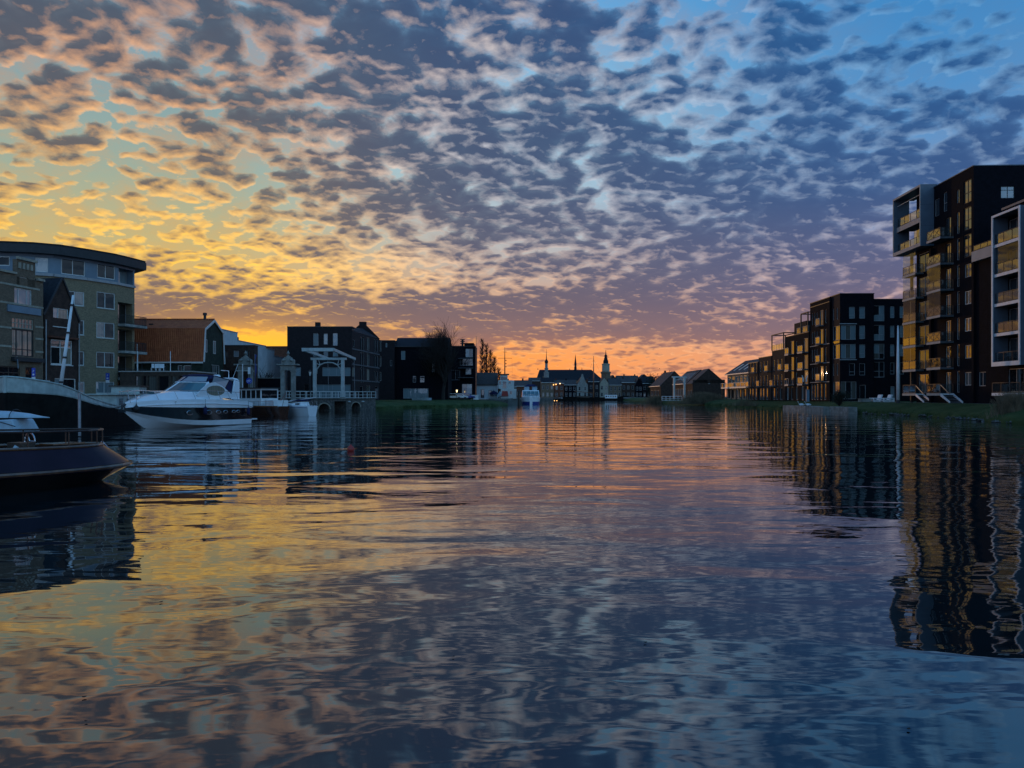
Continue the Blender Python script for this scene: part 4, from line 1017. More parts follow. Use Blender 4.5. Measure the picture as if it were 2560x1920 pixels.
HA, HB, HCn = Vector((PX(-110,57.3), 57.3)), Vector((PX(108,66), 66)), Vector((PX(196,70), 70))
def old_house():
    t = thing('ornate_house', 'old brick townhouse with stone bands, leaded windows and a stepped gable', 'house', (HA.x, HA.y, LZ))
    a, b = Vector((0,0)), HB-HA; L = (b-a).length
    V = lambda x0,y0,x1,y1,**k: wpx(t, a, b, x0, y0, x1, y1, k)
    cream = dict(frame='stone_band', fw=.06)
    ops = [V(49,693,69,717, frame='frame_white', fw=.06, pane='pane_pale'), V(36,722,80,763, frame='frame_white', fw=.07, cols=(1,2.2,1), pane='pane_pale'),
           V(30,796,84,822, frame='stone_band', fw=.08, cols=(1,1,1,1,1,1), rows=(1,1), pane='pane_curtain'),
           V(30,824,84,891, frame='frame_dark', fw=.09, cols=(1,1.4,1.3,1), rows=(1,3.2), pane='pane_cream'),
           V(64,918,82,976, frame='wood_dark', fw=.08, pane='pane'), V(-30,915,50,960, frame='wood_dark', fw=.10, cols=(1,1,1), rows=(2,1), pane='pane')]
    ops += [V(-80,722,-30,763, frame='frame_white', fw=.07, cols=(1,1), pane='pane_pale'), V(-80,800,-25,880, frame='frame_white', fw=.08, cols=(1,1), pane='pane')]
    sa, Ya = ws(t, a, b, 0); ztop = PZ(702, 66)-LZ
    z_lo = PZ(703,65.6)-LZ
    facade(t, a, b, 0, z_lo, ops[1:], 'brick_old')
    # stepped gable as upper wall pieces
    d = (b-a).normalized(); n = Vector((d.y,-d.x))
    g0, g1 = ws(t,a,b,42)[0], ws(t,a,b,88)[0]; zg = PZ(652,64)-LZ; zg2 = PZ(668,63)-LZ
    p = lambda s_: a+d*s_
    facade(t, p(g0), p(g1), z_lo, zg, [(ops[0][0]-g0,)+ops[0][1:4]+(ops[0][4],)], 'brick_old')
    wall(t, a, p(g0), z_lo, zg2-.6, (), 'brick_old')
    wall(t, p(g1)-n*.4, p(g0)-n*.4, z_lo, zg, (), 'brick_old'); 
    wall(t, p(g1), p(g1)-n*.4, z_lo, zg, (), 'brick_old'); wall(t, p(g0)-n*.4, p(g0), z_lo, zg, (), 'brick_old')
    def band(s0, s1, z0, z1, m, name, out=.06):
        u, v = p(s0)+n*.003, p(s1)+n*.003; o = n*out
        slab(t, [tuple(u), tuple(u+o), tuple(v+o), tuple(v)], z0, z1, m, name)
    band(g0-.1, g1+.1, zg, zg+.22, 'stone_band', 'coping', .16); band(0, g0-.12, zg2-.6, zg2-.42, 'stone_band', 'coping', .16); band(g1+.11, L, z_lo, z_lo+.2, 'stone_band', 'coping', .2)
    for k in range(4): band(g0+.15+k*(g1-g0-.3)/4, g0+.15+(k+.55)*(g1-g0-.3)/4, zg-.75, zg-.25, 'stone_band', 'corbel', .09)
    for (y, s0_, s1_) in ((720,0,99),(765,0,108),(815,88,108),(845,88,108),(878,88,108),(825,0,28),(870,0,28)):
        u0, u1 = ws(t,a,b,max(s0_,-60))[0], min(ws(t,a,b,s1_)[0], L); z = PZ(y,64.5)-LZ
        band(u0 if s0_ else 0, u1, z-.08, z+.08, 'stone_band', 'stone_band', .035)
    band(ws(t,a,b,17)[0], ws(t,a,b,100)[0], PZ(786,64.5)-LZ, PZ(769,64.5)-LZ, 'panel_blue', 'name_board', .12)
    band(ws(t,a,b,27)[0], ws(t,a,b,103)[0], PZ(905,64.5)-LZ, PZ(895,64.5)-LZ, 'metal_dark', 'awning_box', .35)
    wall(t, b, b-n*9, 0, z_lo-.5, (), 'brick_old'); wall(t, a-n*9, a, 0, z_lo-.3, (), 'brick_old'); wall(t, b-n*9, a-n*9, 0, z_lo-.3, (), 'brick_old')
    for q_ in (a, b): MB().poly([tuple(q_-n*.4)+(z_lo-.3,), tuple(q_-n*4.2)+(zg-1.1,), tuple(q_-n*9)+(z_lo-.3,)]).build('gable_wall', 'brick_old', t)
    slab(t, [tuple(a-n*.45), tuple(b-n*.45), tuple(b-n*9), tuple(a-n*9)], z_lo-.5, z_lo-.3, 'roof_felt', 'roof')
    rf = MB(); r0, r1 = a-n*.4, b-n*.4; r2, r3 = a-n*4.2, b-n*4.2; zr = zg+.1
    rf.hexa([(r0.x,r0.y,z_lo-.25),(r1.x,r1.y,z_lo-.25),(r3.x,r3.y,zr-1.2),(r2.x,r2.y,zr-1.2),(r0.x,r0.y,z_lo-.1),(r1.x,r1.y,z_lo-.1),(r3.x,r3.y,zr-1.0),(r2.x,r2.y,zr-1.0)]).build('roof', 'slate', t)
    r4, r5 = a-n*9.2, b-n*9.2
    MB().hexa([(r2.x,r2.y,zr-1.2),(r3.x,r3.y,zr-1.2),(r5.x,r5.y,z_lo-.3),(r4.x,r4.y,z_lo-.3),(r2.x,r2.y,zr-1.0),(r3.x,r3.y,zr-1.0),(r5.x,r5.y,z_lo-.1),(r4.x,r4.y,z_lo-.1)]).build('roof', 'slate', t)
    # bracket lamp over the door
    u = p(ws(t,a,b,40)[0])+n*.1; z = PZ(893,63.5)-LZ
    MB().tube([(u.x,u.y,z),(u.x+n.x*1.0-d.x*1.0,u.y+n.y*1.0-d.y*1.0,z-1.0)], .05, 6).build('flag_bracket', 'metal_grey', t)
old_house()
def gable_house():
    t = thing('gable_house', 'narrow brown brick house with a steep gable and white framed windows', 'house', (HB.x, HB.y, LZ))
    a, b = Vector((.02,.12)), HCn-HB; L = (b-a).length; d = (b-a).normalized(); n = Vector((d.y,-d.x))
    V = lambda x0,y0,x1,y1,**k: wpx(t, a, b, x0, y0, x1, y1, dict(dict(frame='frame_white', fw=.09, pane='pane_dark'), **k))
    ops = [V(133,771,172,817, cols=(1,2.1), pane=('pane_pale','pane_cream'), sill='frame_white'), V(127,850,181,912, cols=(1,1.2), rows=(2.6,1), pane=('pane_dark','pane_curtain','pane_cream','pane_curtain'), sill='frame_white', fw=.11),
           V(137,946,190,992, cols=(1,2.2), pane=('pane_pale','pane')), V(111,950,127,1012, pane='pane_pale')]
    sA, YA = ws(t,a,b,155); zA = PZ(697,68)-LZ; zl = PZ(790,66)-LZ; zr = PZ(800,70)-LZ
    ze = min(zl, zr)
    ops[0] = ops[0]
    facade(t, a, b, 0, ze, ops[1:], 'brick_brown')
    # gable triangle with its window
    o = ops[0]; top = [(0, ze+.15), (sA, zA), (L, ze-.05)]
    def hz(s_): return ze+.15+(zA-ze-.15)*s_/sA if s_ < sA else zA+(ze-.05-zA)*(s_-sA)/(L-sA)
    m = MB(); P3 = lambda s_, z: (a.x+d.x*s_, a.y+d.y*s_, z)
    o0, o1, q0, q1 = o[0], o[0]+o[2], o[1], o[1]+o[3]
    wz0 = max(ze, q0)
    m.poly([P3(0,ze), P3(o0,ze), P3(o0,hz(o0)), P3(0,hz(0))]); m.poly([P3(o1,ze), P3(L,ze), P3(L,hz(L)), P3(o1,hz(o1))])
    tops = [P3(o0,q1), P3(o1,q1), P3(o1,hz(o1))] + ([P3(sA,zA)] if o0 < sA < o1 else []) + [P3(o0,hz(o0))]
    m.poly(tops)
    if q0 > ze: m.poly([P3(o0,ze), P3(o1,ze), P3(o1,q0), P3(o0,q0)])
    me = m.build('gable_wall', 'brick_brown', t)
    window(t, a, b, o0, q0, o[2], o[3], **o[4])
    for s0_, z0, s1_, z1 in ((-.12, hz(0)-.05, sA, zA+.12), (sA, zA+.12, L+.12, hz(L)-.05)):
        u = P3(s0_, z0); v = P3(s1_, z1)
        MB().bar((u[0]+n.x*.06,u[1]+n.y*.06,u[2]), (v[0]+n.x*.06,v[1]+n.y*.06,v[2]), .12, .14).build('verge', 'metal_dark', t)
        k = MB(); w = 8.0
        k.poly([u, v, (v[0]-n.x*w, v[1]-n.y*w, v[2]), (u[0]-n.x*w, u[1]-n.y*w, u[2])]).poly([(u[0],u[1],u[2]-.1),(u[0]-n.x*w,u[1]-n.y*w,u[2]-.1),(v[0]-n.x*w,v[1]-n.y*w,v[2]-.1),(v[0],v[1],v[2]-.1)]).build('roof', 'slate', t)
    wall(t, b, b-n*8, 0, ze-.05, (), 'brick_brown')
    for s_ in (.08, L-.03):
        MB().tube([(P3(s_,0)[0]+n.x*.12,P3(s_,0)[1]+n.y*.12,0),(P3(s_,0)[0]+n.x*.12,P3(s_,0)[1]+n.y*.12,ze-.3)], .055, 6).build('drainpipe', 'frame_grey', t)
    # projecting hood over the bay window
    u0, Y_ = ws(t,a,b,118); u1, _ = ws(t,a,b,188); z = PZ(844,68)-LZ
    MB().prism([tuple((a+d*u0+n*.003)), tuple(a+d*u0+n*.45), tuple(a+d*u1+n*.45), tuple(a+d*u1+n*.003)], z-.1, z+.06, axis='z').build('bay_hood', 'brick_red', t)
gable_house()
def gambrel():
    Y0 = 92.0; X0 = PX(507, Y0)
    t = thing('barn_house', 'house with a big orange tiled barn roof and dark green boarded gable', 'house', (X0, Y0, LZ))
    D, ze, zk, za, Lx = 6.6, 5.1, 9.15, 10.5, 13.5
    pr = [(0,ze),(.45,zk),(D/2,za),(D-.45,zk),(D,ze)]
    G_ = dict(frame='frame_white', fw=.07, pane='pane_dark')
    fr = [(Lx-3.1,2.6,.55,2.1,G_),(Lx-2.4,2.6,1.0,2.1,G_),(Lx-5.5,2.4,.9,2.2,dict(G_,frame='frame_grey'))]
    facade(t, (-Lx,0), (0,0), 0, ze, fr, 'leaf_dark')
    gw = [(.7,6.35,.45,1.6,dict(G_)), (3.1,6.3,.75,1.65,dict(G_,cols=(1,1)))]
    m = MB(); wall(t, (0,0), (0,D), 0, ze, [(2.7,2.4,2.6,2.5)], 'leaf_dark'); window(t, (0,0), (0,D), 2.7,2.4,2.6,2.5, cols=(1,1,1,1), **G_)
    m.poly([(0,y,z) for y,z in pr]); m.build('gable_wall', 'leaf_dark', t)
    for w in gw: window(t, (.02,0), (.02,D), w[0], w[1], w[2], w[3], rec=-.03, **w[4])
    for (a, b) in zip(pr[:-1], pr[1:]):
        lo, hi = (a, b)
        k = MB().hexa([(-Lx,a[0],a[1]),(.12,a[0],a[1]),(.12,b[0],b[1]),(-Lx,b[0],b[1]),(-Lx,a[0],a[1]+.18),(.12,a[0],a[1]+.18),(.12,b[0],b[1]+.18),(-Lx,b[0],b[1]+.18)])
        if a[0] == 0 or b[0] == D:
            s_ = -.16 if a[0] == 0 else .16
            k = MB().hexa([(-Lx,a[0]+s_*.2,a[1]),(.12,a[0]+s_*.2,a[1]),(.12,b[0]+s_*.2,b[1]),(-Lx,b[0]+s_*.2,b[1]),(-Lx,a[0]+s_,a[1]),(.12,a[0]+s_,a[1]),(.12,b[0]+s_,b[1]+.1),(-Lx,b[0]+s_,b[1]+.1)])
        k.build('roof', 'roof_tile', t)
        MB().bar((.16,a[0],a[1]+.02),(.16,b[0],b[1]+.02),.10,.26).build('verge_board', 'frame_white', t)
    MB().box(-Lx,.1,-.34,-.18,ze-.18,ze+.02).build('gutter', 'frame_white', t)
    MB().bar((-Lx,D/2,za+.2),(.12,D/2,za+.2),.2).build('ridge_tiles', 'roof_tile', t)
    MB().tube([(-1.1,D/2,za),(-1.1,D/2,za+.75)], .18, 8).lathe([(.27,.75),(.27,1.0),(.2,1.05)], (-1.1,D/2,za), 8).build('flue', 'metal_dark', t)
    MB().box(-7.4,-6.9,1.5,2.1,zk+.15,zk+.85).build('roof_vent', 'metal_dark', t)
    # flat roofed garden room in front with a terrace on top
    Yg = 84.0; t = thing('garden_room', 'low dark timber room with a roof terrace in front of the orange roofed house', 'building', (PX(478,Yg), Yg, LZ))
    W = PX(478,Yg)-PX(300,Yg); H = PZ(930,Yg)-LZ
    wn = [(W-PX(478,Yg)+PX(x0,Yg), .7, PX(x1,Yg)-PX(x0,Yg), 2.5, dict(frame='wood_dark', fw=.08, pane=p_)) for x0,x1,p_ in ((338,352,'pane_curtain'),(356,366,'pane'),(370,392,'pane_curtain'),(396,422,'pane'),(428,442,'pane_curtain'),(446,472,'pane'))]
    facade(t, (-W,0), (0,0), 0, H, wn, 'wood_dark'); wall(t, (0,0), (0,7), 0, H, (), 'wood_dark')
    MB().box(-W-.1,.15,-.15,7,H,H+.12).build('roof_edge', 'fascia_pale', t)
    for x in (341,423): MB().tube([(PX(x,Yg)-PX(478,Yg),.3,H+.12),(PX(x,Yg)-PX(478,Yg),.3,PZ(878,Yg)-LZ)], .04, 6).build('terrace_pole', 'paint_white', t)
    railing(t, [(-5.8,.5),(-.2,.5)], H+.12, .9, 'metal_dark', None, 1.4, r=.02)
gambrel()
def small_table(px, Y, z, label):
    t = thing('terrace_chair', label, 'chair', (PX(px,Y),Y,z), .3, 'white chairs on the roof terrace')
    MB().box(-.25,.25,-.25,.25,.40,.45).build('seat','paint_white',t); MB().box(-.25,.25,.22,.26,.46,.9).build('backrest','paint_white',t)
    for a in (-.22,.22):
        for c in (-.22,.22): MB().box(a-.02,a+.02,c-.02,c+.02,0,.398).build('leg','paint_white',t)
for px, l in ((384,'white chair on the roof terrace, the one furthest from the white poles'),(396,'white chair on the roof terrace, middle of the three'),(404,'white chair on the roof terrace, the one beside the tall white pole')):
    small_table(px, 86.0, PZ(930,84)+.12, l)

def boxb(name, label, cat, X0, X1, Y0, Y1, z1, m, fw_=(), sw_=(), roof='roof_felt', edge=None, z0=LZ, group=None):
    """flat roofed block, front facing -y with windows fw_ and east side with sw_ (all local metres)"""
    t = thing(name, label, cat, (X0, Y0, z0), 0, group); W, D, H = X1-X0, Y1-Y0, z1-z0
    facade(t, (0,0), (W,0), 0, H, fw_, m); facade(t, (W,0), (W,D), 0, H, sw_, m)
    wall(t, (W,D), (0,D), 0, H, (), m); wall(t, (0,D), (0,0), 0, H, (), m)
    slab(t, [(-.05,-.05),(W+.05,-.05),(W+.05,D+.05),(-.05,D+.05)], H, H+.14, edge or 'metal_dark', 'roof_edge')
    return t
WPn = dict(frame='frame_dark', fw=.07)
def px_wins(X0, Y0, rects, z0=LZ):
    return [(PX(a,Y0)-X0, PZ(d,Y0)-z0, PX(c,Y0)-PX(a,Y0), PZ(b,Y0)-PZ(d,Y0), dict(WPn, **o)) for a,b,c,d,o in rects]
XB = PX(556,102)
boxb('brown_block', 'flat brown brick block behind the stone gateway', 'building', XB, PX(636,102), 102, 103.4, PZ(865,102), 'brick_brown',
     px_wins(XB,102,[(563,877,571,893,dict(pane='pane_curtain')),(584,876,597,892,dict(pane='pane_pale',frame='frame_grey')),(612,876,620,890,dict(pane='pane_pale')),(566,926,590,960,dict(pane='pane',cols=(1,1)))]))
xw = -42.2
def wyy(px): return xw*F/(px-1280)
prev = 108.0
for (pxe, z, lab, extra) in ((594,11.85,'tall white rendered block, highest of the stepped white blocks',1),(665,10.7,'long white rendered block between the tall white block and the lower ones',2),(686,10.3,'narrow white rendered block in the middle of the stepped white blocks',0),(720,9.3,'lowest white rendered block at the end of the stepped white blocks',0)):
    y1 = wyy(pxe); 
    tb = boxb('white_block', lab, 'building', xw-9, xw, prev, y1-.02, z, 'render_white', [], [], edge='frame_grey')
    if extra == 2: MB().box(5.5,7.5,3.2,4.6,z-LZ+.14,z-LZ+.9).build('roof_unit', 'metal_dark', tb)
    prev = y1
boxb('red_block', 'dull red flat building showing above the white blocks', 'building', PX(664,152), PX(735,152), 152, 160, PZ(867,152), 'brick_red')
def garden_wall():
    t = thing('garden_wall', 'dark brick garden wall with a pale capping between the two gateways', 'wall', (PX(640,104),104,LZ))
    W = PX(702,104)-PX(640,104); H = PZ(946,104)-LZ
    MB().box(0,W,0,.3,0,H).build('wall_face','brick_navy',t)
    for k in range(4): MB().box(k*W/4+.04,(k+1)*W/4-.04,-.06,.36,H,H+.10).build('capstone','stone_pale',t)
garden_wall()
def gateway(px, label):
    Y = 99.5; t = thing('stone_gateway', label, 'gateway', (PX(px,Y), Y, LZ), 0, 'carved stone gateways')
    m = Y/F; zl = PZ(926,Y)-LZ; zt = PZ(911,Y)-LZ
    for s_ in (-1,1):
        for dy in (0,):
            MB().box(s_*13*m-.26,s_*13*m+.26,dy-.26,dy+.26,.35,zl-.2).build('column','stone_pale',t)
            MB().box(s_*13*m-.34,s_*13*m+.34,dy-.34,dy+.34,0,.347).box(s_*13*m-.33,s_*13*m+.33,dy-.33,dy+.33,zl-.197,zl-.003).build('column_base','stone_pale',t)
    MB().box(-17.5*m,17.5*m,-.36,.36,zl,zt-.12).build('lintel','stone_pale',t)
    MB().box(-26*m,26*m,-.6,.6,zt-.117,zt+.06).build('cornice','stone_pale',t)
    c = MB(); w = 16*m
    prof = [(-w,0),(w,0),(w,.52),(w*.92,.66),(w*.78,.62),(w*.66,.74),(w*.52,.98),(w*.30,1.02),(w*.26,1.16),(-w*.26,1.16),(-w*.30,1.02),(-w*.52,.98),(-w*.66,.74),(-w*.78,.62),(-w*.92,.66),(-w,.52)]
    c.prism([(a,zt+.063+b*.9) for a,b in prof],-.25,.25,axis='y'); co = c.build('crest','stone_pale',t)
    for s_ in (-1,1): MB().lathe([(.0,0),(.20,.05),(.24,.2),(.14,.36),(.0,.42)],(s_*w*.62,-.26,zt+.35),8).build('carved_boss','stone_pale',co)
    MB().lathe([(.16,0),(.16,.1),(.08,.14),(.20,.30),(.22,.42),(.10,.55),(.05,.7),(.0,.78)],(0,0,zt+1.1),10).build('urn','stone_pale',t)
gateway(614, 'carved pale stone gateway with an urn beside the blue cycle sign')
gateway(720.5, 'carved pale stone gateway with an urn next to the white drawbridge')
def bridge():
    p0, p1 = Vector((-31.0,104.2)), Vector((-21.8,119.0))
    t = thing('canal_bridge', 'stone bridge with low arches and white railings under the drawbridge gate', 'bridge', (p0.x, p0.y, 0))
    a, b = Vector((0,0)), p1-p0; L = (b-a).length; d = (b-a).normalized(); n = Vector((d.y,-d.x)); zt = 1.72
    def side(off, nm):
        m = MB(); s = 0.0
        Pq = lambda s_, z, o=0: (a.x+d.x*s_+n.x*(off+o), a.y+d.y*s_+n.y*(off+o), z)
        ars = []
        for x0,x1,yt,arch in ((796,824,1009,1),(836,866,1003,0),(879,900,1006,1)):
            s0, Y_ = ws(t,a,b,x0); s1, _ = ws(t,a,b,x1); ars.append((s0,s1,min(PZ(yt,Y_),zt-.25),arch))
        for (s0,s1,za,arch) in ars:
            m.quad(Pq(s,-.8),Pq(s0,-.8),Pq(s0,zt),Pq(s,zt)); N = 12; r = (s1-s0)/2; c = (s0+s1)/2
            zs_ = [(za if not arch else (za-r*.75)+r*.75*math.sqrt(max(0,1-((s0+(s1-s0)*k/N)-c)**2/r**2))) for k in range(N+1)]
            for k in range(N):
                u, v = s0+(s1-s0)*k/N, s0+(s1-s0)*(k+1)/N
                m.quad(Pq(u,zs_[k]),Pq(v,zs_[k+1]),Pq(v,zt),Pq(u,zt)); m.quad(Pq(u,zs_[k]),Pq(u,zs_[k],-2.5),Pq(v,zs_[k+1],-2.5),Pq(v,zs_[k+1]))
            for u, zz in ((s0,zs_[0]),(s1,zs_[-1])): m.quad(Pq(u,-.8),Pq(u,-.8,-2.5),Pq(u,zz,-2.5),Pq(u,zz))
            s = s1
        m.quad(Pq(s,-.8),Pq(L,-.8),Pq(L,zt),Pq(s,zt))
        m.build(nm,'stone_dark',t)
        if off == 0:
            for (s0,s1,za,arch) in ars:
                if not arch: continue
                r = (s1-s0)/2; c = (s0+s1)/2; N = 11
                for k in range(N):
                    t0, t1 = math.pi*(k+.06)/N, math.pi*(k+.94)/N
                    v = MB(); pts = [(c-r*math.cos(q)*f, za-r*.75+r*.75*math.sin(q)*f+(0 if f==1 else .0)) for q,f in ((t0,1.0),(t1,1.0),(t1,1.18),(t0,1.18))]
                    v.poly([Pq(x,z,.05) for x,z in pts])
                    for i in range(4):
                        (x,z),(x2,z2) = pts[i],pts[(i+1)%4]; v.quad(Pq(x,z,.05),Pq(x2,z2,.05),Pq(x2,z2,-.02),Pq(x,z,-.02))
                    v.build('arch_stone','stone_band',t)
    side(0,'spandrel_wall'); 
    q = lambda s_, o: (a.x+d.x*s_+n.x*o, a.y+d.y*s_+n.y*o)
    slab(t,[q(0,.12),q(L,.12),q(L,-4.6),q(0,-4.6)],zt+.003,zt+.16,'stone_dark','deck')
    railing(t,[q(-2.2,.0),q(L*.5,.0),q(L,.0)],zt+.16,1.0,'bridge_paint',None,1.0,r=.045,bars=1)
    railing(t,[q(-2.2,-4.3),q(L,-4.3)],zt+.16,1.0,'paint_white',None,1.3,r=.04,bars=1)
    for px in (872,906):
        s_, Y_ = ws(t,a,b,px); c = q(s_,.12); MB().lathe([(.0,-.12),(.22,-.10),(.26,0),(.0,.10)],(c[0],c[1],1.35),10).build('fender_knob','frame_white',t)
    return t
bridge()
def drawbridge(name, label, pxl, pxr, Y, yt, yb, beams=True, y_l=None):
    m = Y/F; cx = (pxl+pxr)/2; zb = PZ(yb,Y)
    t = thing(name, label, 'drawbridge', (PX(cx,Y), Y, zb)); w = (pxr-pxl)/2*m; H = PZ(yt,Y)-zb
    for s_ in (-1,1):
        MB().box(s_*w-.22,s_*w+.22,-.22,.22,.25,H).build('post','bridge_paint',t); MB().box(s_*w-.34,s_*w+.34,-.34,.34,0,.247).build('post_base','stone_pale',t)
        MB().tube([(s_*(w-.25),0,H-2.0),(s_*(w*.86),0,H-1.35),(s_*(w*.62),0,H-.72),(s_*(w*.3),0,H-.42),(0,0,H-.36)],.10,6).build('arch_brace','bridge_paint',t)
        for f in (.86,.62): MB().tube([(s_*w*f,0,H-(1.35 if f>.8 else .72)),(s_*w*(f+.10),0,H-.02)],.05,5).tube([(s_*w*f,0,H-(1.35 if f>.8 else .72)),(s_*(w-.2),0,H-(1.1 if f>.8 else .5))],.05,5).build('strut','bridge_paint',t)
    MB().box(-w-.55,w+.55,-.2,.2,H+.003,H+.34).build('cross_beam','bridge_paint',t)
    if beams:
        for s_ in (-1,1):
            b = MB().hexa([(s_*w-.18,-6.2,H+.95),(s_*w+.18,-6.2,H+.95),(s_*w+.18,8.2,H+.37),(s_*w-.18,8.2,H+.37),(s_*w-.18,-6.2,H+1.35),(s_*w+.18,-6.2,H+1.35),(s_*w+.18,8.2,H+.75),(s_*w-.18,8.2,H+.75)])
            b.build('balance_beam','bridge_paint',t)
            MB().tube([(s_*w+.02,7.6,H+.45),(s_*w+.1,7.9,.3)],.035,5).build('lifting_rod','metal_grey',t)
        MB().box(-w-.1,w+.1,-6.4,-5.7,H+.90,H+1.36).build('counterweight','bridge_paint',t)
    return t
drawbridge('drawbridge_gate','white drawbridge gate with curved braces and balance beams over the stone bridge',787,857,109,900,997)
# dark apartment block by the bridge
def bridge_block():
    Y0 = 128.0; X0 = PX(718,Y0); H = PZ(818,Y0)-LZ
    t = thing('bridge_apartment_block','dark brown brick four storey block beside the white drawbridge','building',(X0,Y0,LZ))
    W = PX(880,Y0)-X0; D = 18.5; e = Vector((W+1.4, D))
    T_ = dict(frame='frame_grey', pane='pane_pale', fw=.05)
    rects = [(783,833,796,864,T_),(809,834,819,861,dict(T_,rows=(1,2.2))),(832,833,844,864,T_),(783,877,796,891,T_),(809,877,820,891,T_),(832,877,845,891,T_),
             (738,918,752,940,T_),(806,918,876,940,dict(T_,cols=(1,1,1,1))),(786,961,876,1000,dict(T_,cols=(1,1,1,1))),(760,960,772,1000,dict(frame='wood_dark',pane='pane'))]
    facade(t,(0,0),(W,0),0,H,px_wins(X0,Y0,rects),'brick_plum')
    a, b = (W,0), e; L = (e-Vector(a)).length
    V = lambda x0,y0,x1,y1,**k: wpx(t,a,b,x0,y0,x1,y1,dict(dict(frame='frame_grey',fw=.05,pane='pane'),**k))
    ops = [V(882,849,887,867),V(882,900,887,908),V(880.6,919,888,941,cols=(1,1),pane='pane_cream')]
    for (y0,y1) in ((842,876),(882,914),(922,950)):
        ops += [V(901,y0,905,y1+6,pane='pane'),V(907,y0,911,y1+6,pane='pane'),V(917,y0+1,924,y1,cols=(1,1),pane='pane_curtain' if y0<920 else 'pane_cream'),V(935,y0+7,939,y1+4,pane='pane'),V(941,y0+7,945,y1+4,pane='pane'),V(949,y0+8,954,y1+2,pane='pane_curtain')]
    ops += [V(900,966,908,998,pane='pane'),V(916,964,926,996,pane='pane_curtain'),V(938,966,946,996)]
    facade(t,a,b,0,H-.6,ops,'brick_plum')
    wall(t,tuple(e),(0,D),0,H-.6,(),'brick_plum'); wall(t,(0,D),(0,0),0,H,(),'brick_plum')
    slab(t,[(-.05,-.05),(W+.05,-.05),(W+.05,3),(-.05,3)],H,H+.15,'frame_dark','roof_edge')
    # pitched part behind
    rx, zr = W-3.0, H+1.5
    MB().poly([(W+.05,.6,H-.6),(e.x+.05,D,H-.6),(e.x-3.3,D,zr),(rx,.6,H+.05)]).poly([(rx,.6,H+.05),(e.x-3.3,D,zr),(0,D,H-.6),(0,.6,H-.6)]).build('roof','slate',t)
    g_ = MB().prism([(e.x-7,H-.6),(e.x+.15,H-.6),(e.x-2.5,zr+.55),(e.x-4.0,zr+.55)],D-.4,D,axis='y').build('gable_wall','brick_plum',t)
    MB().box(e.x-3.9,e.x-2.5,D-.42,D+.02,zr+.553,zr+1.25).build('chimney','brick_plum',t); MB().box(W*.42,W*.42+.8,.4,1.1,H+.15,H+.9).build('roof_vent','brick_plum',t)
    for y in (877,914,952):
        s0,Ya = ws(t,a,b,884); z = PZ(y,134)-LZ; d = (e-Vector(a)).normalized(); n = Vector((d.y,-d.x)); u = Vector(a)+n*.003; v = e+n*.003
        slab(t,[tuple(u),tuple(u+n*.08),tuple(v+n*.08),tuple(v)],z-.12,z+.12,'concrete_dark','band')
bridge_block()
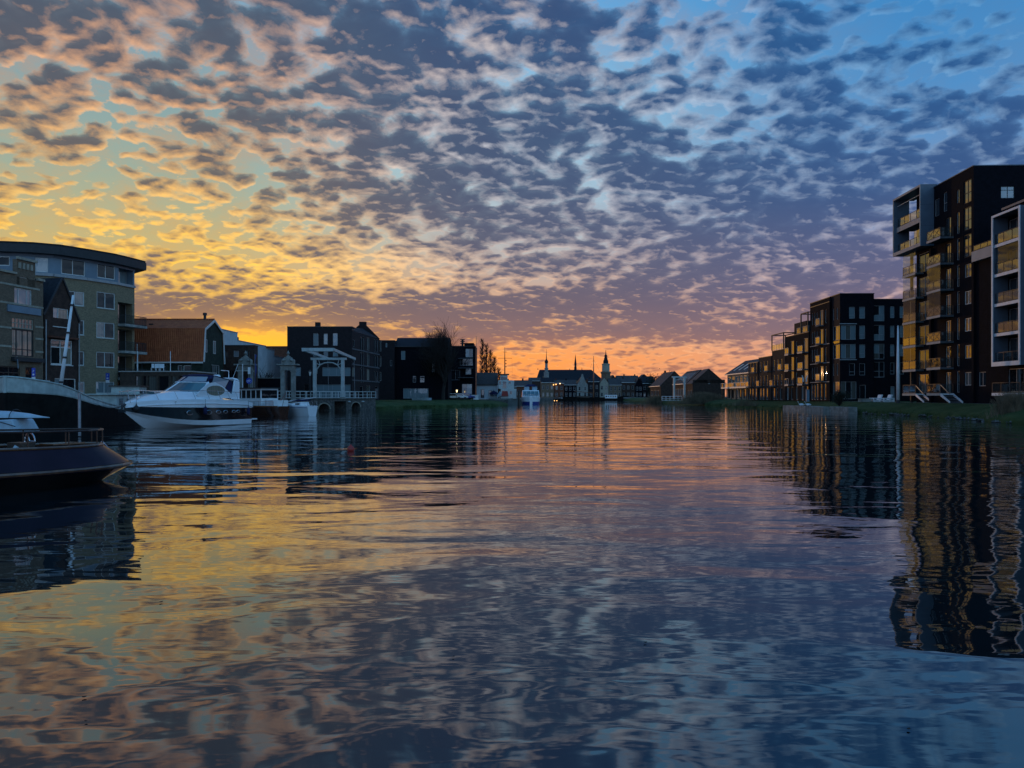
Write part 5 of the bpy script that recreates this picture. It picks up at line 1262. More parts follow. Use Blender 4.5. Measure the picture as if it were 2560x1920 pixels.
def far_left():
    Y0 = 163.0; X0 = PX(940,Y0)
    T_ = dict(frame='frame_grey', pane='pane_pale', fw=.06)
    boxb('side_wing','plain dark brown block in the gap beside the drawbridge apartments','building',X0,PX(986,Y0),Y0,Y0+12,PZ(852,Y0),'brick_plum',px_wins(X0,Y0,[(964,857,968,868,dict(T_)),(975,900,980,915,dict(T_,pane='pane'))]))
    Y1 = 164.0; X1 = PX(986.4,Y1)
    pitched('long_dark_house','long dark block with a slate roof and wide pale shop windows at street level','building',X1,Y1,0,PX(1120,Y1)-X1,10,PZ(866,Y1)-GZ,PZ(842,Y1)-GZ,'brick_navy','slate',
            wins=[(a,b,c,d,dict(o,fw=.06)) for a,b,c,d,o in px_wins(X1,Y1,[(1003,877,1013,899,T_),(1032,940,1040,956,dict(T_,pane='pane')),(1050,940,1061,956,dict(T_,pane='pane')),(1008,971,1071,996,dict(T_,cols=(1,1,1,1,1))),(1080,905,1086,930,dict(pane='pane_curtain',frame='frame_grey'))],GZ)],eave='frame_dark')
    Y2 = 182.0; X2 = PX(1124,Y2)
    t = boxb('glass_fronted_block','dark block with blue glass bays and a ringed roof chimney','building',X2,PX(1188,Y2),Y2,Y2+10,PZ(866,Y2),'brick_navy',
         px_wins(X2,Y2,[(1164,872,1182,893,dict(T_,cols=(1,1),pane=('pane_pale','pane'))),(1150,897,1182,914,dict(T_,cols=(1,1,1),pane='pane')),(1164,920,1178,936,dict(T_,rows=(1,1,1))),(1128,925,1150,950,dict(T_,cols=(1,1),pane='pane')),(1155,960,1180,992,dict(T_,cols=(1,1),pane=('pane','pane_pale')))]))
    MB().box(PX(1160,Y2)-X2,PX(1184,Y2)-X2,.5,6,PZ(866,Y2)-LZ+.14,PZ(857,Y2)-LZ).build('roof_house','brick_navy',t)
    c = MB(); cx = PX(1155,Y2)-X2; zc = PZ(866,Y2)-LZ
    c.tube([(cx,2,zc),(cx,2,zc+1.9)],.25,8)
    for k in range(3): c.lathe([(.25,0),(.62,.05),(.62,.2),(.25,.28)],(cx,2,zc+.75+k*.45),10)
    c.build('chimney','metal_dark',t)
    for k in range(3): MB().box(PX(1146,Y2)-X2,PX(1183,Y2)-X2,-1.1,-.01,PZ(896+k*24,Y2)-LZ-.1,PZ(896+k*24,Y2)-LZ+.05).build('balcony','concrete_dark',t)
    Y3 = 190.0; X3 = PX(1191,Y3)
    pitched('white_cottage','low white walled cottage with a dark red tiled roof','house',X3,Y3,0,PX(1243,Y3)-X3,8,PZ(961,Y3)-GZ,PZ(932,Y3)-GZ,'render_white','roof_tile_dark',
        wins=[(1.1,.3,.9,2.2,dict(frame='frame_dark',pane='pane',fw=.08)),(3.1,.9,.8,1.3,dict(frame='frame_dark',pane='pane',fw=.08))],eave='wood_dark')
    # harbour sheds toward the far basin
    for (a,b,yt,Y,lab,m) in ((1243,1290,953,214,'dark tiled shed behind the grey workboat','brick_brown'),(1286,1330,951,262,'dark red low house beyond the white motor yacht','brick_red')):
        pitched('harbour_shed',lab,'house',PX(a,Y),Y,0,PX(b,Y)-PX(a,Y),9,PZ(yt+14,Y)-GZ,PZ(yt,Y)-GZ,m,'roof_tile_dark',wins=[(1.0,1.0,1.0,1.3,dict(WF))],chim=(3,4.5))
far_left()
# ------------------------------------------------------------------ boats
pm('gelcoat', (.84,.86,.88), .18, .05, 1, .5, coat=.5)
pm('hull_black', (.012,.012,.014), .12, .2, 1, .6, coat=.6)
pm('hull_barge', (.010,.010,.009), .8, .4, 1.5, .12, streak=.3)
pm('bulwark_pale', (.40,.46,.43), .55, .18, 1.5, .4, streak=.45)
pm('hull_plum', (.024,.011,.022), .30, .2, 1, .16)
pm('hull_brown', (.060,.020,.012), .22, .25, 2, .6, coat=.4)
pm('canvas_navy', (.018,.020,.065), .8, .2, 3, .2)
pm('cover_blue', (.40,.50,.56), .5, .12, 2, .4)
pm('varnish', (.16,.065,.025), .2, .3, 4, .6, coat=.6)
pm('rail_teak', (.055,.024,.014), .25, .3, 4, .5)
pm('red_paint', (.35,.022,.015), .4, .15, 2, .5)
pm('blue_paint', (.020,.050,.25), .4, .15, 2, .5)
pm('sign_blue', (.010,.05,.42), .35, .03, 2, .5)
pm('workboat_grey', (.15,.17,.16), .5, .2, 1, .5, streak=.3)
glass_mat('vinyl', (.30,.31,.34), 1.6)
glass_mat('wind_glass', (.05,.11,.12), 2.0)
def lerp_list(keys, x):
    for (a, va), (b, vb) in zip(keys[:-1], keys[1:]):
        if a <= x <= b: return va+(vb-va)*(x-a)/(b-a)
    return keys[0][1] if x < keys[0][0] else keys[-1][1]
def loft(xs, lower, upper, n=2):
    """skin between two lines on both sides; line(x) -> (half breadth, height, x shift)"""
    m = MB()
    for s_ in (1, -1):
        rows = []
        for k in range(n+1):
            f = k/n; r = []
            for x in xs:
                a, b = lower(x), upper(x)
                r.append((x+a[2]+(b[2]-a[2])*f, s_*(a[0]+(b[0]-a[0])*f), a[1]+(b[1]-a[1])*f))
            rows.append(r)
        m.grid(rows)
    return m
def text_mesh(name, s, size, material, parent, loc, rot, ext=.004):
    cu = bpy.data.curves.new('txt', 'FONT'); cu.body = s; cu.size = size; cu.extrude = ext; cu.align_x = 'CENTER'; cu.align_y = 'CENTER'; cu.resolution_u = 2
    o = bpy.data.objects.new('txt', cu); COL.objects.link(o)
    dg = bpy.context.evaluated_depsgraph_get(); me = bpy.data.meshes.new_from_object(o.evaluated_get(dg)); me.name = name
    bpy.data.objects.remove(o); me.materials.clear(); me.materials.append(MATS[material])
    t = bpy.data.objects.new(name, me); COL.objects.link(t); t.parent = parent; t.location = loc; t.rotation_euler = rot
    return t
def cruiser():
    ax = Vector((-.283,-.959)); rz = math.atan2(ax.y, ax.x)
    t = thing('motor_cruiser', 'white motor cruiser with a black hull band and navy canvas top', 'boat', (-22.2, 59.5, 0), rz)
    xs = [0,.8,2,3.5,5,6.5,7.8,8.8,9.6,10.3,10.8,11.2]
    B = lambda x: lerp_list([(0,1.72),(2,1.86),(4,1.92),(6,1.86),(7.5,1.62),(9,1.15),(10.2,.62),(10.8,.30),(11.2,.03)], x)
    cf = lambda x: lerp_list([(0,.93),(4,.92),(6,.86),(8,.66),(9.5,.42),(11.2,.3)], x)
    zc = lambda x: lerp_list([(0,.02),(4,.05),(6,.12),(8,.32),(9.5,.62),(11.2,1.15)], x)
    keel = lambda x: (.02, lerp_list([(0,-.5),(7,-.5),(9.5,.0),(11.2,1.1)], x), 0)
    chine = lambda x: (B(x)*cf(x), zc(x), 0)
    b0 = lambda x: (B(x)*(cf(x)*.55+.45)*.99, lerp_list([(0,.40),(6,.44),(8,.62),(9.5,.86),(11.2,1.22)], x), 0)
    b1 = lambda x: (B(x)*.99, lerp_list([(0,1.28),(5,1.36),(8,1.42),(11.2,1.50)], x), 0)
    gw = lambda x: (B(x), lerp_list([(0,1.66),(1,1.84),(5,1.96),(8,1.95),(10,1.88),(11.2,1.74)], x), 0)
    smooth_by_angle(loft(xs, keel, chine, 2).build('hull_bottom', 'gelcoat', t), 30)
    smooth_by_angle(loft(xs, chine, b0, 2).build('hull_lower', 'gelcoat', t), 30)
    hb = smooth_by_angle(loft(xs, b0, b1, 3).build('hull_band', 'hull_black', t), 30)
    smooth_by_angle(loft(xs, b1, gw, 2).build('hull_upper', 'gelcoat', t), 30)
    tr = MB(); tr.poly([(0,f(0)[0]*1,f(0)[1]) for f in (keel,chine,b0,b1,gw)] + [(0,-f(0)[0],f(0)[1]) for f in (gw,b1,b0,chine,keel)]); tr.build('transom', 'gelcoat', t)
    ru = MB()
    for s_ in (1,-1): ru.tube([(x, s_*(gw(x)[0]+.02), gw(x)[1]-.30) for x in xs], .035, 5)
    ru.build('rub_rail', 'gelcoat', t)
    # deck with raised coach roof
    crown = lambda x: lerp_list([(0,.03),(2.6,.05),(4.0,.30),(6.5,.62),(7.8,.56),(8.9,.42),(10,.22),(11.2,.0)], x)
    dk = MB(); rows = []
    for x in xs:
        w, z = gw(x)[0], gw(x)[1]; c = crown(x)
        rows.append([(x, w*f, z + c*(1 if abs(f) < .5 else (.82 if abs(f) < .72 else (.10 if abs(f) < .9 else 0)))) for f in (-1,-.86,-.70,-.4,0,.4,.70,.86,1)])
    smooth_by_angle(dk.grid(rows).build('deck', 'gelcoat', t), 50)
    MB().box(8.3,8.9,-.3,.3,2.36,2.46).build('deck_hatch', 'wind_glass', t)
    # windscreen: two front panes and wrapped sides
    def arc(n, xc, xe, w, z, a0=-1, a1=1): return [(xc-(xc-xe)*(abs(a0+(a1-a0)*k/n)**2.2), w*(a0+(a1-a0)*k/n), z) for k in range(n+1)]
    for (a0, a1) in ((-.97,-.02),(.02,.97)):
        lo, hi = arc(6,6.7,4.5,1.42,2.46,a0,a1), arc(6,5.2,3.7,1.26,3.18,a0,a1)
        smooth_by_angle(MB().grid([lo,hi]).build('windscreen_pane', 'wind_glass', t), 40)
    fr = MB()
    fr.tube(arc(14,5.2,3.7,1.27,3.2), .045, 5).tube(arc(14,6.72,4.5,1.43,2.46), .04, 5)
    for f in (-1,0,1): fr.tube([arc(2,6.7,4.5,1.42,2.46,f,f)[0], arc(2,5.2,3.7,1.26,3.2,f,f)[0]], .05 if f == 0 else .09, 6)
    fr.build('windscreen_frame', 'gelcoat', t)
    # side fins with the oval window
    for s_ in (1,-1):
        pr = [(5.2,2.30),(4.6,2.72),(3.9,3.12),(3.2,3.22),(2.4,2.95),(1.5,2.45),(1.0,2.05),(3.0,2.0),(4.8,2.02)]
        MB().prism([(a,b) for a,b in pr], s_*1.40, s_*1.48, axis='y').build('side_fin', 'gelcoat', t)
        ov = [(3.15+.98*math.cos(q)-.25*math.sin(q), 2.60+.36*math.sin(q)+.10*math.cos(q)) for q in [2*math.pi*k/18 for k in range(18)]]
        MB().prism(ov, s_*1.485, s_*1.50, axis='y').build('side_window', 'pane_cream', t)
    # canvas: clear front panels, navy top and sides
    top = lambda x: lerp_list([(.6,3.30),(1.6,3.66),(2.8,3.86),(3.8,3.80),(4.3,3.60)], x)
    for (a0, a1) in ((-.95,-.03),(.03,.95)):
        lo, hi = arc(5,5.16,3.72,1.25,3.22,a0,a1), arc(5,4.25,3.4,1.15,3.66,a0,a1)
        smooth_by_angle(MB().grid([lo,hi]).build('canvas_window', 'vinyl', t), 40)
    cv = MB(); cv.tube(arc(10,5.18,3.72,1.27,3.24), .035, 5).tube(arc(10,4.27,3.42,1.17,3.68), .05, 5)
    for f in (-1,0,1): cv.tube([arc(2,5.17,3.72,1.26,3.23,f,f)[0], arc(2,4.26,3.4,1.16,3.68,f,f)[0]], .04, 5)
    rows = []
    for x in (4.25,3.8,3.2,2.4,1.5,.7): rows.append([(x-.9*abs(f)**2.2*(1 if x>3.5 else .2), 1.2*f, top(x)-.16*abs(f)**3) for f in (-1,-.7,-.35,0,.35,.7,1)])
    cv.grid(rows); smooth_by_angle(cv.build('canvas_top', 'canvas_navy', t), 50)
    for s_ in (1,-1):
        MB().quad((3.2,s_*1.22,3.22),(1.9,s_*1.30,2.75),(1.3,s_*1.22,3.40),(3.0,s_*1.21,3.68)).build('canvas_window', 'vinyl', t)
        MB().quad((1.85,s_*1.31,2.72),(1.0,s_*1.33,2.15),(.75,s_*1.25,3.1),(1.25,s_*1.22,3.38)).build('canvas_side', 'canvas_navy', t)
    # radar arch, slanted
    for s_ in (1,-1):
        MB().hexa([(.35,s_*1.38,1.95),(1.35,s_*1.38,1.95),(1.35,s_*1.50,1.95),(.35,s_*1.50,1.95),(.15,s_*1.22,3.35),(.75,s_*1.22,3.45),(.75,s_*1.34,3.42),(.15,s_*1.34,3.32)]).build('arch_leg', 'gelcoat', t, bevel=.03)
    MB().hexa([(.12,-1.34,3.36),(.78,-1.34,3.46),(.78,1.34,3.46),(.12,1.34,3.36),(.25,-1.2,3.56),(.8,-1.2,3.62),(.8,1.2,3.62),(.25,1.2,3.56)]).build('arch_top', 'gelcoat', t, bevel=.03)
    MB().tube([(.5,.6,3.6),(.5,.6,4.15),(.5,-.1,4.2)], .03, 5).lathe([(.28,3.65),(.30,3.75),(.22,3.86)], (.5,-.5,0), 10).build('radar', 'gelcoat', t)
    MB().tube([(.4,.9,3.6),(-.1,1.0,4.7)], .015, 4).build('aerial', 'paint_white', t)
    # bow rails
    rl = MB()
    for s_ in (1,-1):
        rl.tube([(x, s_*max(.12,(gw(x)[0]-.10)), gw(x)[1]+.62+.12*(x>10)) for x in (1.6,3.5,5,6.5,7.8,8.8,9.6,10.3,11.0,11.5)], .022, 5)
        for x in (2.0,3.0,4.1,5.3,6.6,8.0,9.3,10.5): rl.tube([(x-.12, s_*max(.1,(gw(x)[0]-.08)), gw(x)[1]), (x+.18, s_*max(.1,(gw(x+.2)[0]-.10)), gw(x)[1]+.62)], .018, 5)
    rl.tube([(11.5,.12,2.48),(11.55,0,2.5),(11.5,-.12,2.48)], .022, 5)
    rl.tube([(11.0,.3,1.76),(11.2,.25,2.48),(11.2,-.25,2.48),(11.0,-.3,1.76)], .018, 5); rl.build('bow_rail', 'steel', t)
    # portholes along the band, port and starboard
    for s_ in (1,-1):
        for (x, r) in ((7.0,.20),(5.3,.20),(4.3,.17),(3.5,.15),(2.5,.13),(1.95,.13)):
            y0 = lerp_list([(0,b1(x)[0]),(1,b1(x)[0])], 0); yy = s_*(b1(x)[0]*.55+b0(x)[0]*.45+.03)
            rim = MB(); rim.tube([(x+r*1.5*math.cos(q), yy, 1.02+r*.75*math.sin(q)) for q in [2*math.pi*k/16 for k in range(17)]], .022, 5, cap=False); po = rim.build('porthole', 'steel', hb)
        for k in range(3): MB().box(.55,1.6,s_*1.72-.0 if s_>0 else -1.765,s_*1.72+.045 if s_>0 else -1.72,.98+k*.085,1.03+k*.085).build('vent_slat', 'steel', hb)
    ntx = Vector((0,1,0))
    text_mesh('hull_number', '377', .26, 'steel', hb, (1.05, b1(1.0)[0]*.55+b0(1.0)[0]*.45+.045, .72), (R(94),0,R(180)))
    text_mesh('bow_lettering', 'TT', .24, 'black', t, (8.15, gw(8.15)[0]+.03, 1.74), (R(92),0,R(180+20)))
    MB().tube([(11.0,0,1.70),(11.35,0,1.55),(11.5,0,1.25)], [.08,.1,.05], 6).box(11.3,11.52,-.22,.22,1.12,1.3).build('anchor', 'metal_dark', t)
    MB().lathe([(.0,0),(.09,.03),(.07,.16),(.10,.2),(.0,.24)], (10.2,.2,2.0), 8).build('bollard', 'steel', t)
    MB().box(-.9,-.02,-1.5,1.5,.32,.42).build('bathing_platform', 'gelcoat', t)
    for o in [x for x in bpy.data.objects if x.parent == t]:
        if o.name.split('.')[0] in ('windscreen_pane','windscreen_frame','side_fin','side_window','canvas_window','canvas_top','canvas_side','arch_leg','arch_top','radar','aerial'): o.location.x += .95
cruiser()
def barge():
    s0, s1 = Vector((PX(13,42),42)), Vector((-33.6, 66)); ax = (s1-s0).normalized()
    t = thing('sailing_barge', 'old black barge with a pale grey-green bulwark and lowered mast', 'boat', (s0.x, s0.y, 0), math.atan2(ax.y, ax.x))
    xs = [0,.3,.8,1.5,2.5,4,6,8,11,14,17,20,22,23.5,24]
    B = lambda x: lerp_list([(0,.03),(.3,.55),(.8,1.0),(1.5,1.45),(2.5,1.85),(4,2.1),(18,2.1),(21,1.8),(23,1.1),(24,.2)], x)
    sh = lambda x: lerp_list([(0,3.28),(.8,3.16),(2.5,2.90),(5,2.45),(8,1.98),(12,1.52),(16,1.25),(20,1.3),(24,1.8)], x)
    lo = lambda x: lerp_list([(0,2.40),(2.5,2.24),(5,1.98),(8,1.62),(12,1.27),(16,1.07),(20,1.12),(24,1.55)], x)
    k = lambda x: (B(x)*lerp_list([(0,.5),(2,.75),(4,.9),(20,.9),(24,.4)],x), -.8, 0)
    m_ = lambda x: (B(x)*1.0, lo(x), 0); u_ = lambda x: (B(x)*1.0+.02, lo(x)+.07, -.02 if x < .1 else 0); tp = lambda x: (B(x)*.97+.02, sh(x), 0)
    smooth_by_angle(loft(xs,k,m_,4).build('hull','hull_barge',t),40); smooth_by_angle(loft(xs,m_,u_,1).build('rubbing_strake','bulwark_pale',t),40)
    smooth_by_angle(loft(xs,u_,tp,2).build('bulwark','bulwark_pale',t),40)
    cp = MB()
    for s_ in (1,-1): cp.tube([(x, s_*(tp(x)[0]), tp(x)[1]+.02) for x in xs], .055, 6)
    cp.build('cap_rail','bulwark_pale',t)
    MB().tube([(-.03,0,-.3),(-.05,0,2.38)], .07, 6).build('stem','hull_barge',t); MB().tube([(-.05,0,2.38),(-.05,0,3.35)], .08, 6).build('stem_head','bulwark_pale',t)
    dk = MB(); dk.grid([[(x, B(x)*f*.95, max(.75,lo(x)-.3)) for f in (-1,0,1)] for x in xs]); dk.build('deck','wood_dark',t)
    MB().box(5.5,11,-1.3,1.3,1.3,1.9).build('hatch_cover','metal_dark',t,bevel=.04)
    h = MB().box(15.0,22.0,-1.45,1.45,.9,2.28).build('deckhouse','bulwark_pale',t,bevel=.04)
    MB().box(14.8,22.2,-1.6,1.6,2.283,2.38).build('deckhouse_roof','bulwark_pale',t)
    for x in (15.6,17.5,19.6,21.0):
        for s_ in (1,-1): MB().box(x,x+.9,s_*1.452 if s_>0 else -1.48,1.48 if s_>0 else -1.452,1.45,2.0).build('window','pane',h)
    w = MB().box(22.3,24.6,-1.1,1.1,1.2,3.0).build('wheelhouse','bulwark_pale',t)
    MB().box(22.1,24.8,-1.25,1.25,3.003,3.1).build('wheelhouse_roof','wood_dark',t)
    for s_ in (1,-1): MB().box(22.6,24.2,s_*1.103 if s_>0 else -1.13,1.13 if s_>0 else -1.103,2.1,2.75).build('window','pane',w)
    inv_ = (Matrix.Translation(t.location) @ Matrix.Rotation(t.rotation_euler.z,4,'Z')).inverted()
    b0, b1 = inv_ @ P(149,985,48), inv_ @ P(183,738,48)
    MB().tube([b0, b0.lerp(b1,.35), b1], [.12,.10,.065], 10).build('mast','paint_white',t,smooth=True)
    for f in (.12,.37,.62,.9): c = b0.lerp(b1,f); MB().tube([c-Vector((0,0,.06)),c+Vector((0,0,.06))], .14, 8).build('mast_band','metal_dark',t)
    MB().box(b0.x-.35,b0.x+.35,b0.y-.35,b0.y+.35,1.2,b0.z+.3).build('mast_case','bulwark_pale',t)
    MB().lathe([(.0,0),(.3,.0),(.34,.3),(.2,.5),(.3,.6),(.0,.62)],(5.0,1.2,lo(5)+.25),10).build('windlass','metal_dark',t)
barge()
tag(MB().tube([P(199,1090,40),P(198.5,983,40)], .075, 8).build('mooring_pole','metal_grey',None), 'thin grey mooring pole standing in front of the black barge', 'pole')
def launch():
    tip = Vector((PX(319,20.4), 20.4)); ax = Vector((-.45,-.893)).normalized()
    t = thing('steel_launch', 'dark plum steel launch with brass-capped railings and a rounded stern', 'boat', (tip.x, tip.y, 0), math.atan2(ax.y, ax.x))
    xs = [0,.15,.4,.8,1.3,2,3,4.2,5.5,7,9,11]
    B = lambda x: lerp_list([(0,.03),(.15,.30),(.4,.56),(.8,.82),(1.3,1.02),(2,1.18),(3,1.30),(5,1.36),(9,1.2),(11,.6)], x)
    sh = lambda x: .93+.004*x*x
    kl = lambda x: (B(x)*.35, lerp_list([(0,.20),(1,-.1),(3,-.5),(11,-.5)],x), lerp_list([(0,.35),(1.3,.2),(3,0)],x))
    s0 = lambda x: (B(x)*.985, .33+.003*x*x, 0.02); s1 = lambda x: (B(x)+.03, .39+.003*x*x, 0); s2 = lambda x: (B(x)+.02,.46+.003*x*x,.03)
    tp = lambda x: (B(x)*.80, sh(x), lerp_list([(0,.78),(1.3,.35),(3,.05),(11,0)],x)); tp2 = lambda x: (B(x)*.80, sh(x)+.07, tp(x)[2])
    smooth_by_angle(loft(xs,kl,s0,3).build('hull_bottom','hull_black',t),40); smooth_by_angle(loft(xs,s0,s1,1).build('strake','hull_plum',t),25)
    ru = MB()
    for s_ in (1,-1): ru.tube([(x+.0, s_*(s1(x)[0]+.01), s1(x)[1]+.02) for x in xs], .05, 6)
    ru.build('rubbing_strake','varnish',t)
    smooth_by_angle(loft(xs,s2,tp,4).build('topsides','hull_plum',t),40)
    cp = MB(); rl = MB()
    for s_ in (1,-1):
        cp.tube([(x+tp(x)[2], s_*tp(x)[0], tp(x)[1]+.02) for x in xs], .04, 6)
        rl.tube([(x+tp(x)[2], s_*(tp(x)[0]-.02), tp(x)[1]+.40) for x in xs], .028, 6)
        for x in (.15,.8,2,3.2,4.2,5.5,7): rl.tube([(x+tp(x)[2], s_*(tp(x)[0]-.02), tp(x)[1]), (x+tp(x)[2], s_*(tp(x)[0]-.02), tp(x)[1]+.40)], .018, 5)
    cp.build('cap_rail','varnish',t); rl.build('railing','rail_teak',t)
    dk = MB(); dk.grid([[(x+tp(x)[2], B(x)*.79*f, .62) for f in (-1,0,1)] for x in xs]); dk.build('deck','wood_dark',t)
    for k in range(4): MB().box(3.2,5.6,-.75,-.2,.80+k*.11,.83+k*.11).build('bench_slat','varnish',t)
    for k in range(3): MB().box(1.7,2.5,.2,.75,.78+k*.12,.81+k*.12).build('bench_slat','varnish',t)
    wh = MB(); wh.tube([(2.75,.25+.20*math.cos(q),1.12+.20*math.sin(q)) for q in [2*math.pi*k/18 for k in range(19)]], .018, 5, cap=False)
    for q in range(3): wh.tube([(2.75,.25,1.12),(2.75,.25+.2*math.cos(q*2.09),1.12+.2*math.sin(q*2.09))], .012, 4)
    wh.build('steering_wheel','steel',t)
    MB().box(2.8,3.1,-.05,.55,.62,1.1).build('console','wood_dark',t)
    MB().tube([(3.7,.9,.66),(3.45,.95,1.06)], [.05,.05], 8).build('fender','cover_blue',t)
    for x in (1.4,2.2): MB().lathe([(.0,0),(.06,.01),(.045,.10),(.08,.14),(.0,.18)],(x,.35,.62),8).build('bollard','steel',t)
    MB().box(.9,1.25,-.04,.04,-.4,.18).build('rudder','red_paint',t)
    MB().tube([(.75,0,1.0),(.35,0,.55)], [.03,.02], 6).build('stern_fairlead','steel',t)
launch()
def tender():
    Y = 30.0; t = thing('small_cabin_boat', 'small pale boat with a low cabin moored beside the plum launch', 'boat', (PX(78,Y), Y, 0), R(176))
    xs = [0,.25,.6,1.2,2,2.8,3.4,3.8,4]
    B = lambda x: lerp_list([(0,.62),(.25,.76),(.6,.84),(1.2,.9),(2.4,.88),(3.2,.55),(3.8,.2),(4,.03)],x)
    smooth_by_angle(loft(xs,lambda x:(B(x)*.5,-.2,0),lambda x:(B(x),.75,0),3).build('hull','hull_barge',t),40)
    MB().grid([[(x,B(x)*f,.75) for f in (-1,0,1)] for x in xs]).build('deck','paint_grey',t); MB().poly([(0,-.31,-.2),(0,.31,-.2),(0,.62,.75),(0,-.62,.75)]).build('transom','hull_barge',t)
    MB().hexa([(.1,-.7,.753),(3.0,-.55,.753),(3.0,.55,.753),(.1,.7,.753),(.35,-.6,1.28),(2.6,-.5,1.16),(2.6,.5,1.16),(.35,.6,1.28)]).build('cabin','cover_blue',t,bevel=.04)
    MB().tube([(.1,.75,1.0),(1.2,.72,1.3),(2.4,.7,1.25)], .02, 5).build('handrail','metal_dark',t)
    Yc = 30.0; c = thing('upturned_canoe', 'pale blue-white canoe lying upside down on the small cabin boat', 'canoe', (PX(128,Yc), Yc-.1, 1.33), R(177))
    xs = [0,.3,.9,1.6,2.4,3.2,4.2]
    rows = [[(x, lerp_list([(0,.02),(.9,.3),(2,.38),(4.2,.3)],x)*math.sin(q), lerp_list([(0,.02),(.3,.06),(.9,.18),(2,.30),(4.2,.27)],x)*math.cos(q)) for q in [-math.pi/2+math.pi*k/8 for k in range(9)]] for x in xs]
    smooth_by_angle(MB().grid(rows).build('shell','cover_blue',c),60)
    MB().tube([(x, .0+.38*0, 0) for x in xs], .02, 4).build('keel_line','paint_grey',c)
    for x in (1.4,2.6): MB().tube([(x, .40*math.sin(q), .33*math.cos(q)) for q in [-math.pi/2+math.pi*k/8 for k in range(9)]], .018, 4).build('lashing','metal_dark',c)
tender()
def saloon():
    b, s_ = Vector((-33.0,87.5)), Vector((-24.6,80.3)); ax = (b-s_).normalized()
    t = thing('saloon_boat', 'brown wooden saloon boat with a white windowed cabin', 'boat', (s_.x, s_.y, 0), math.atan2(ax.y, ax.x))
    L = (b-s_).length; xs = [0,.4,1,2,3.5,5.5,7.5,9,10,10.6,L]
    B = lambda x: lerp_list([(0,.7),(.4,1.05),(1,1.3),(3,1.55),(7,1.5),(9,1.0),(10.3,.4),(L,.03)],x)
    sh = lambda x: lerp_list([(0,1.15),(3,1.1),(6,1.35),(9,1.9),(L,2.4)],x)
    smooth_by_angle(loft(xs,lambda x:(B(x)*.6,-.4,0),lambda x:(B(x),sh(x)-.12,0),4).build('hull','hull_brown',t),40)
    smooth_by_angle(loft(xs,lambda x:(B(x)+.03,sh(x)-.12,0),lambda x:(B(x)+.03,sh(x),0),1).build('sheer_strake','varnish',t),40)
    MB().grid([[(x,B(x)*f,sh(x)-.15) for f in (-1,0,1)] for x in xs]).build('deck','frame_white',t)
    MB().poly([(0,-.42,-.4),(0,.42,-.4),(0,.7,1.1),(0,-.7,1.1)]).build('transom','hull_brown',t)
    c = MB().box(2.8,8.0,-1.05,1.05,1.15,1.95).build('cabin_side','paint_white',t)
    MB().box(2.8,8.0,-1.05,1.05,2.85,3.02).build('cabin_header','paint_white',t); MB().box(2.5,8.3,-1.2,1.2,3.023,3.12).build('cabin_roof','metal_dark',t)
    for y in (-1.05,1.05):
        for k in range(6): x = 2.8+k*1.01; MB().box(x,x+.15,min(y,y*.92),max(y,y*.92),1.953,2.847).build('mullion','paint_white',t)
        for k in range(5): x = 2.8+k*1.01; MB().box(x+.155,x+1.005,y*.965-.01,y*.965+.01,1.953,2.847).build('window','pane',t)
    for x in (2.85,7.95): MB().box(x-.01,x+.01,-.95,.95,1.953,2.847).build('window','pane',t)
    a = MB().box(.6,2.3,-.9,.9,1.0,1.75).build('aft_cabin','paint_white',t); 
    railing(t,[(.3,1.1),(2.6,1.45),(4.5,1.45)],1.05,.55,'steel',None,1.0,r=.018,bars=1)
    MB().tube([(.3,0,1.1),(-.4,0,2.6)], .025, 5).build('flagstaff','varnish',t)
    MB().quad((-.32,.01,2.45),(-.42,.03,2.55),(-.18,.5,1.75),(-.10,.45,1.65)).quad((-.32,-.01,2.44),(-.10,.44,1.64),(-.18,.49,1.74),(-.42,.02,2.54)).build('ensign','red_paint',t)
saloon()
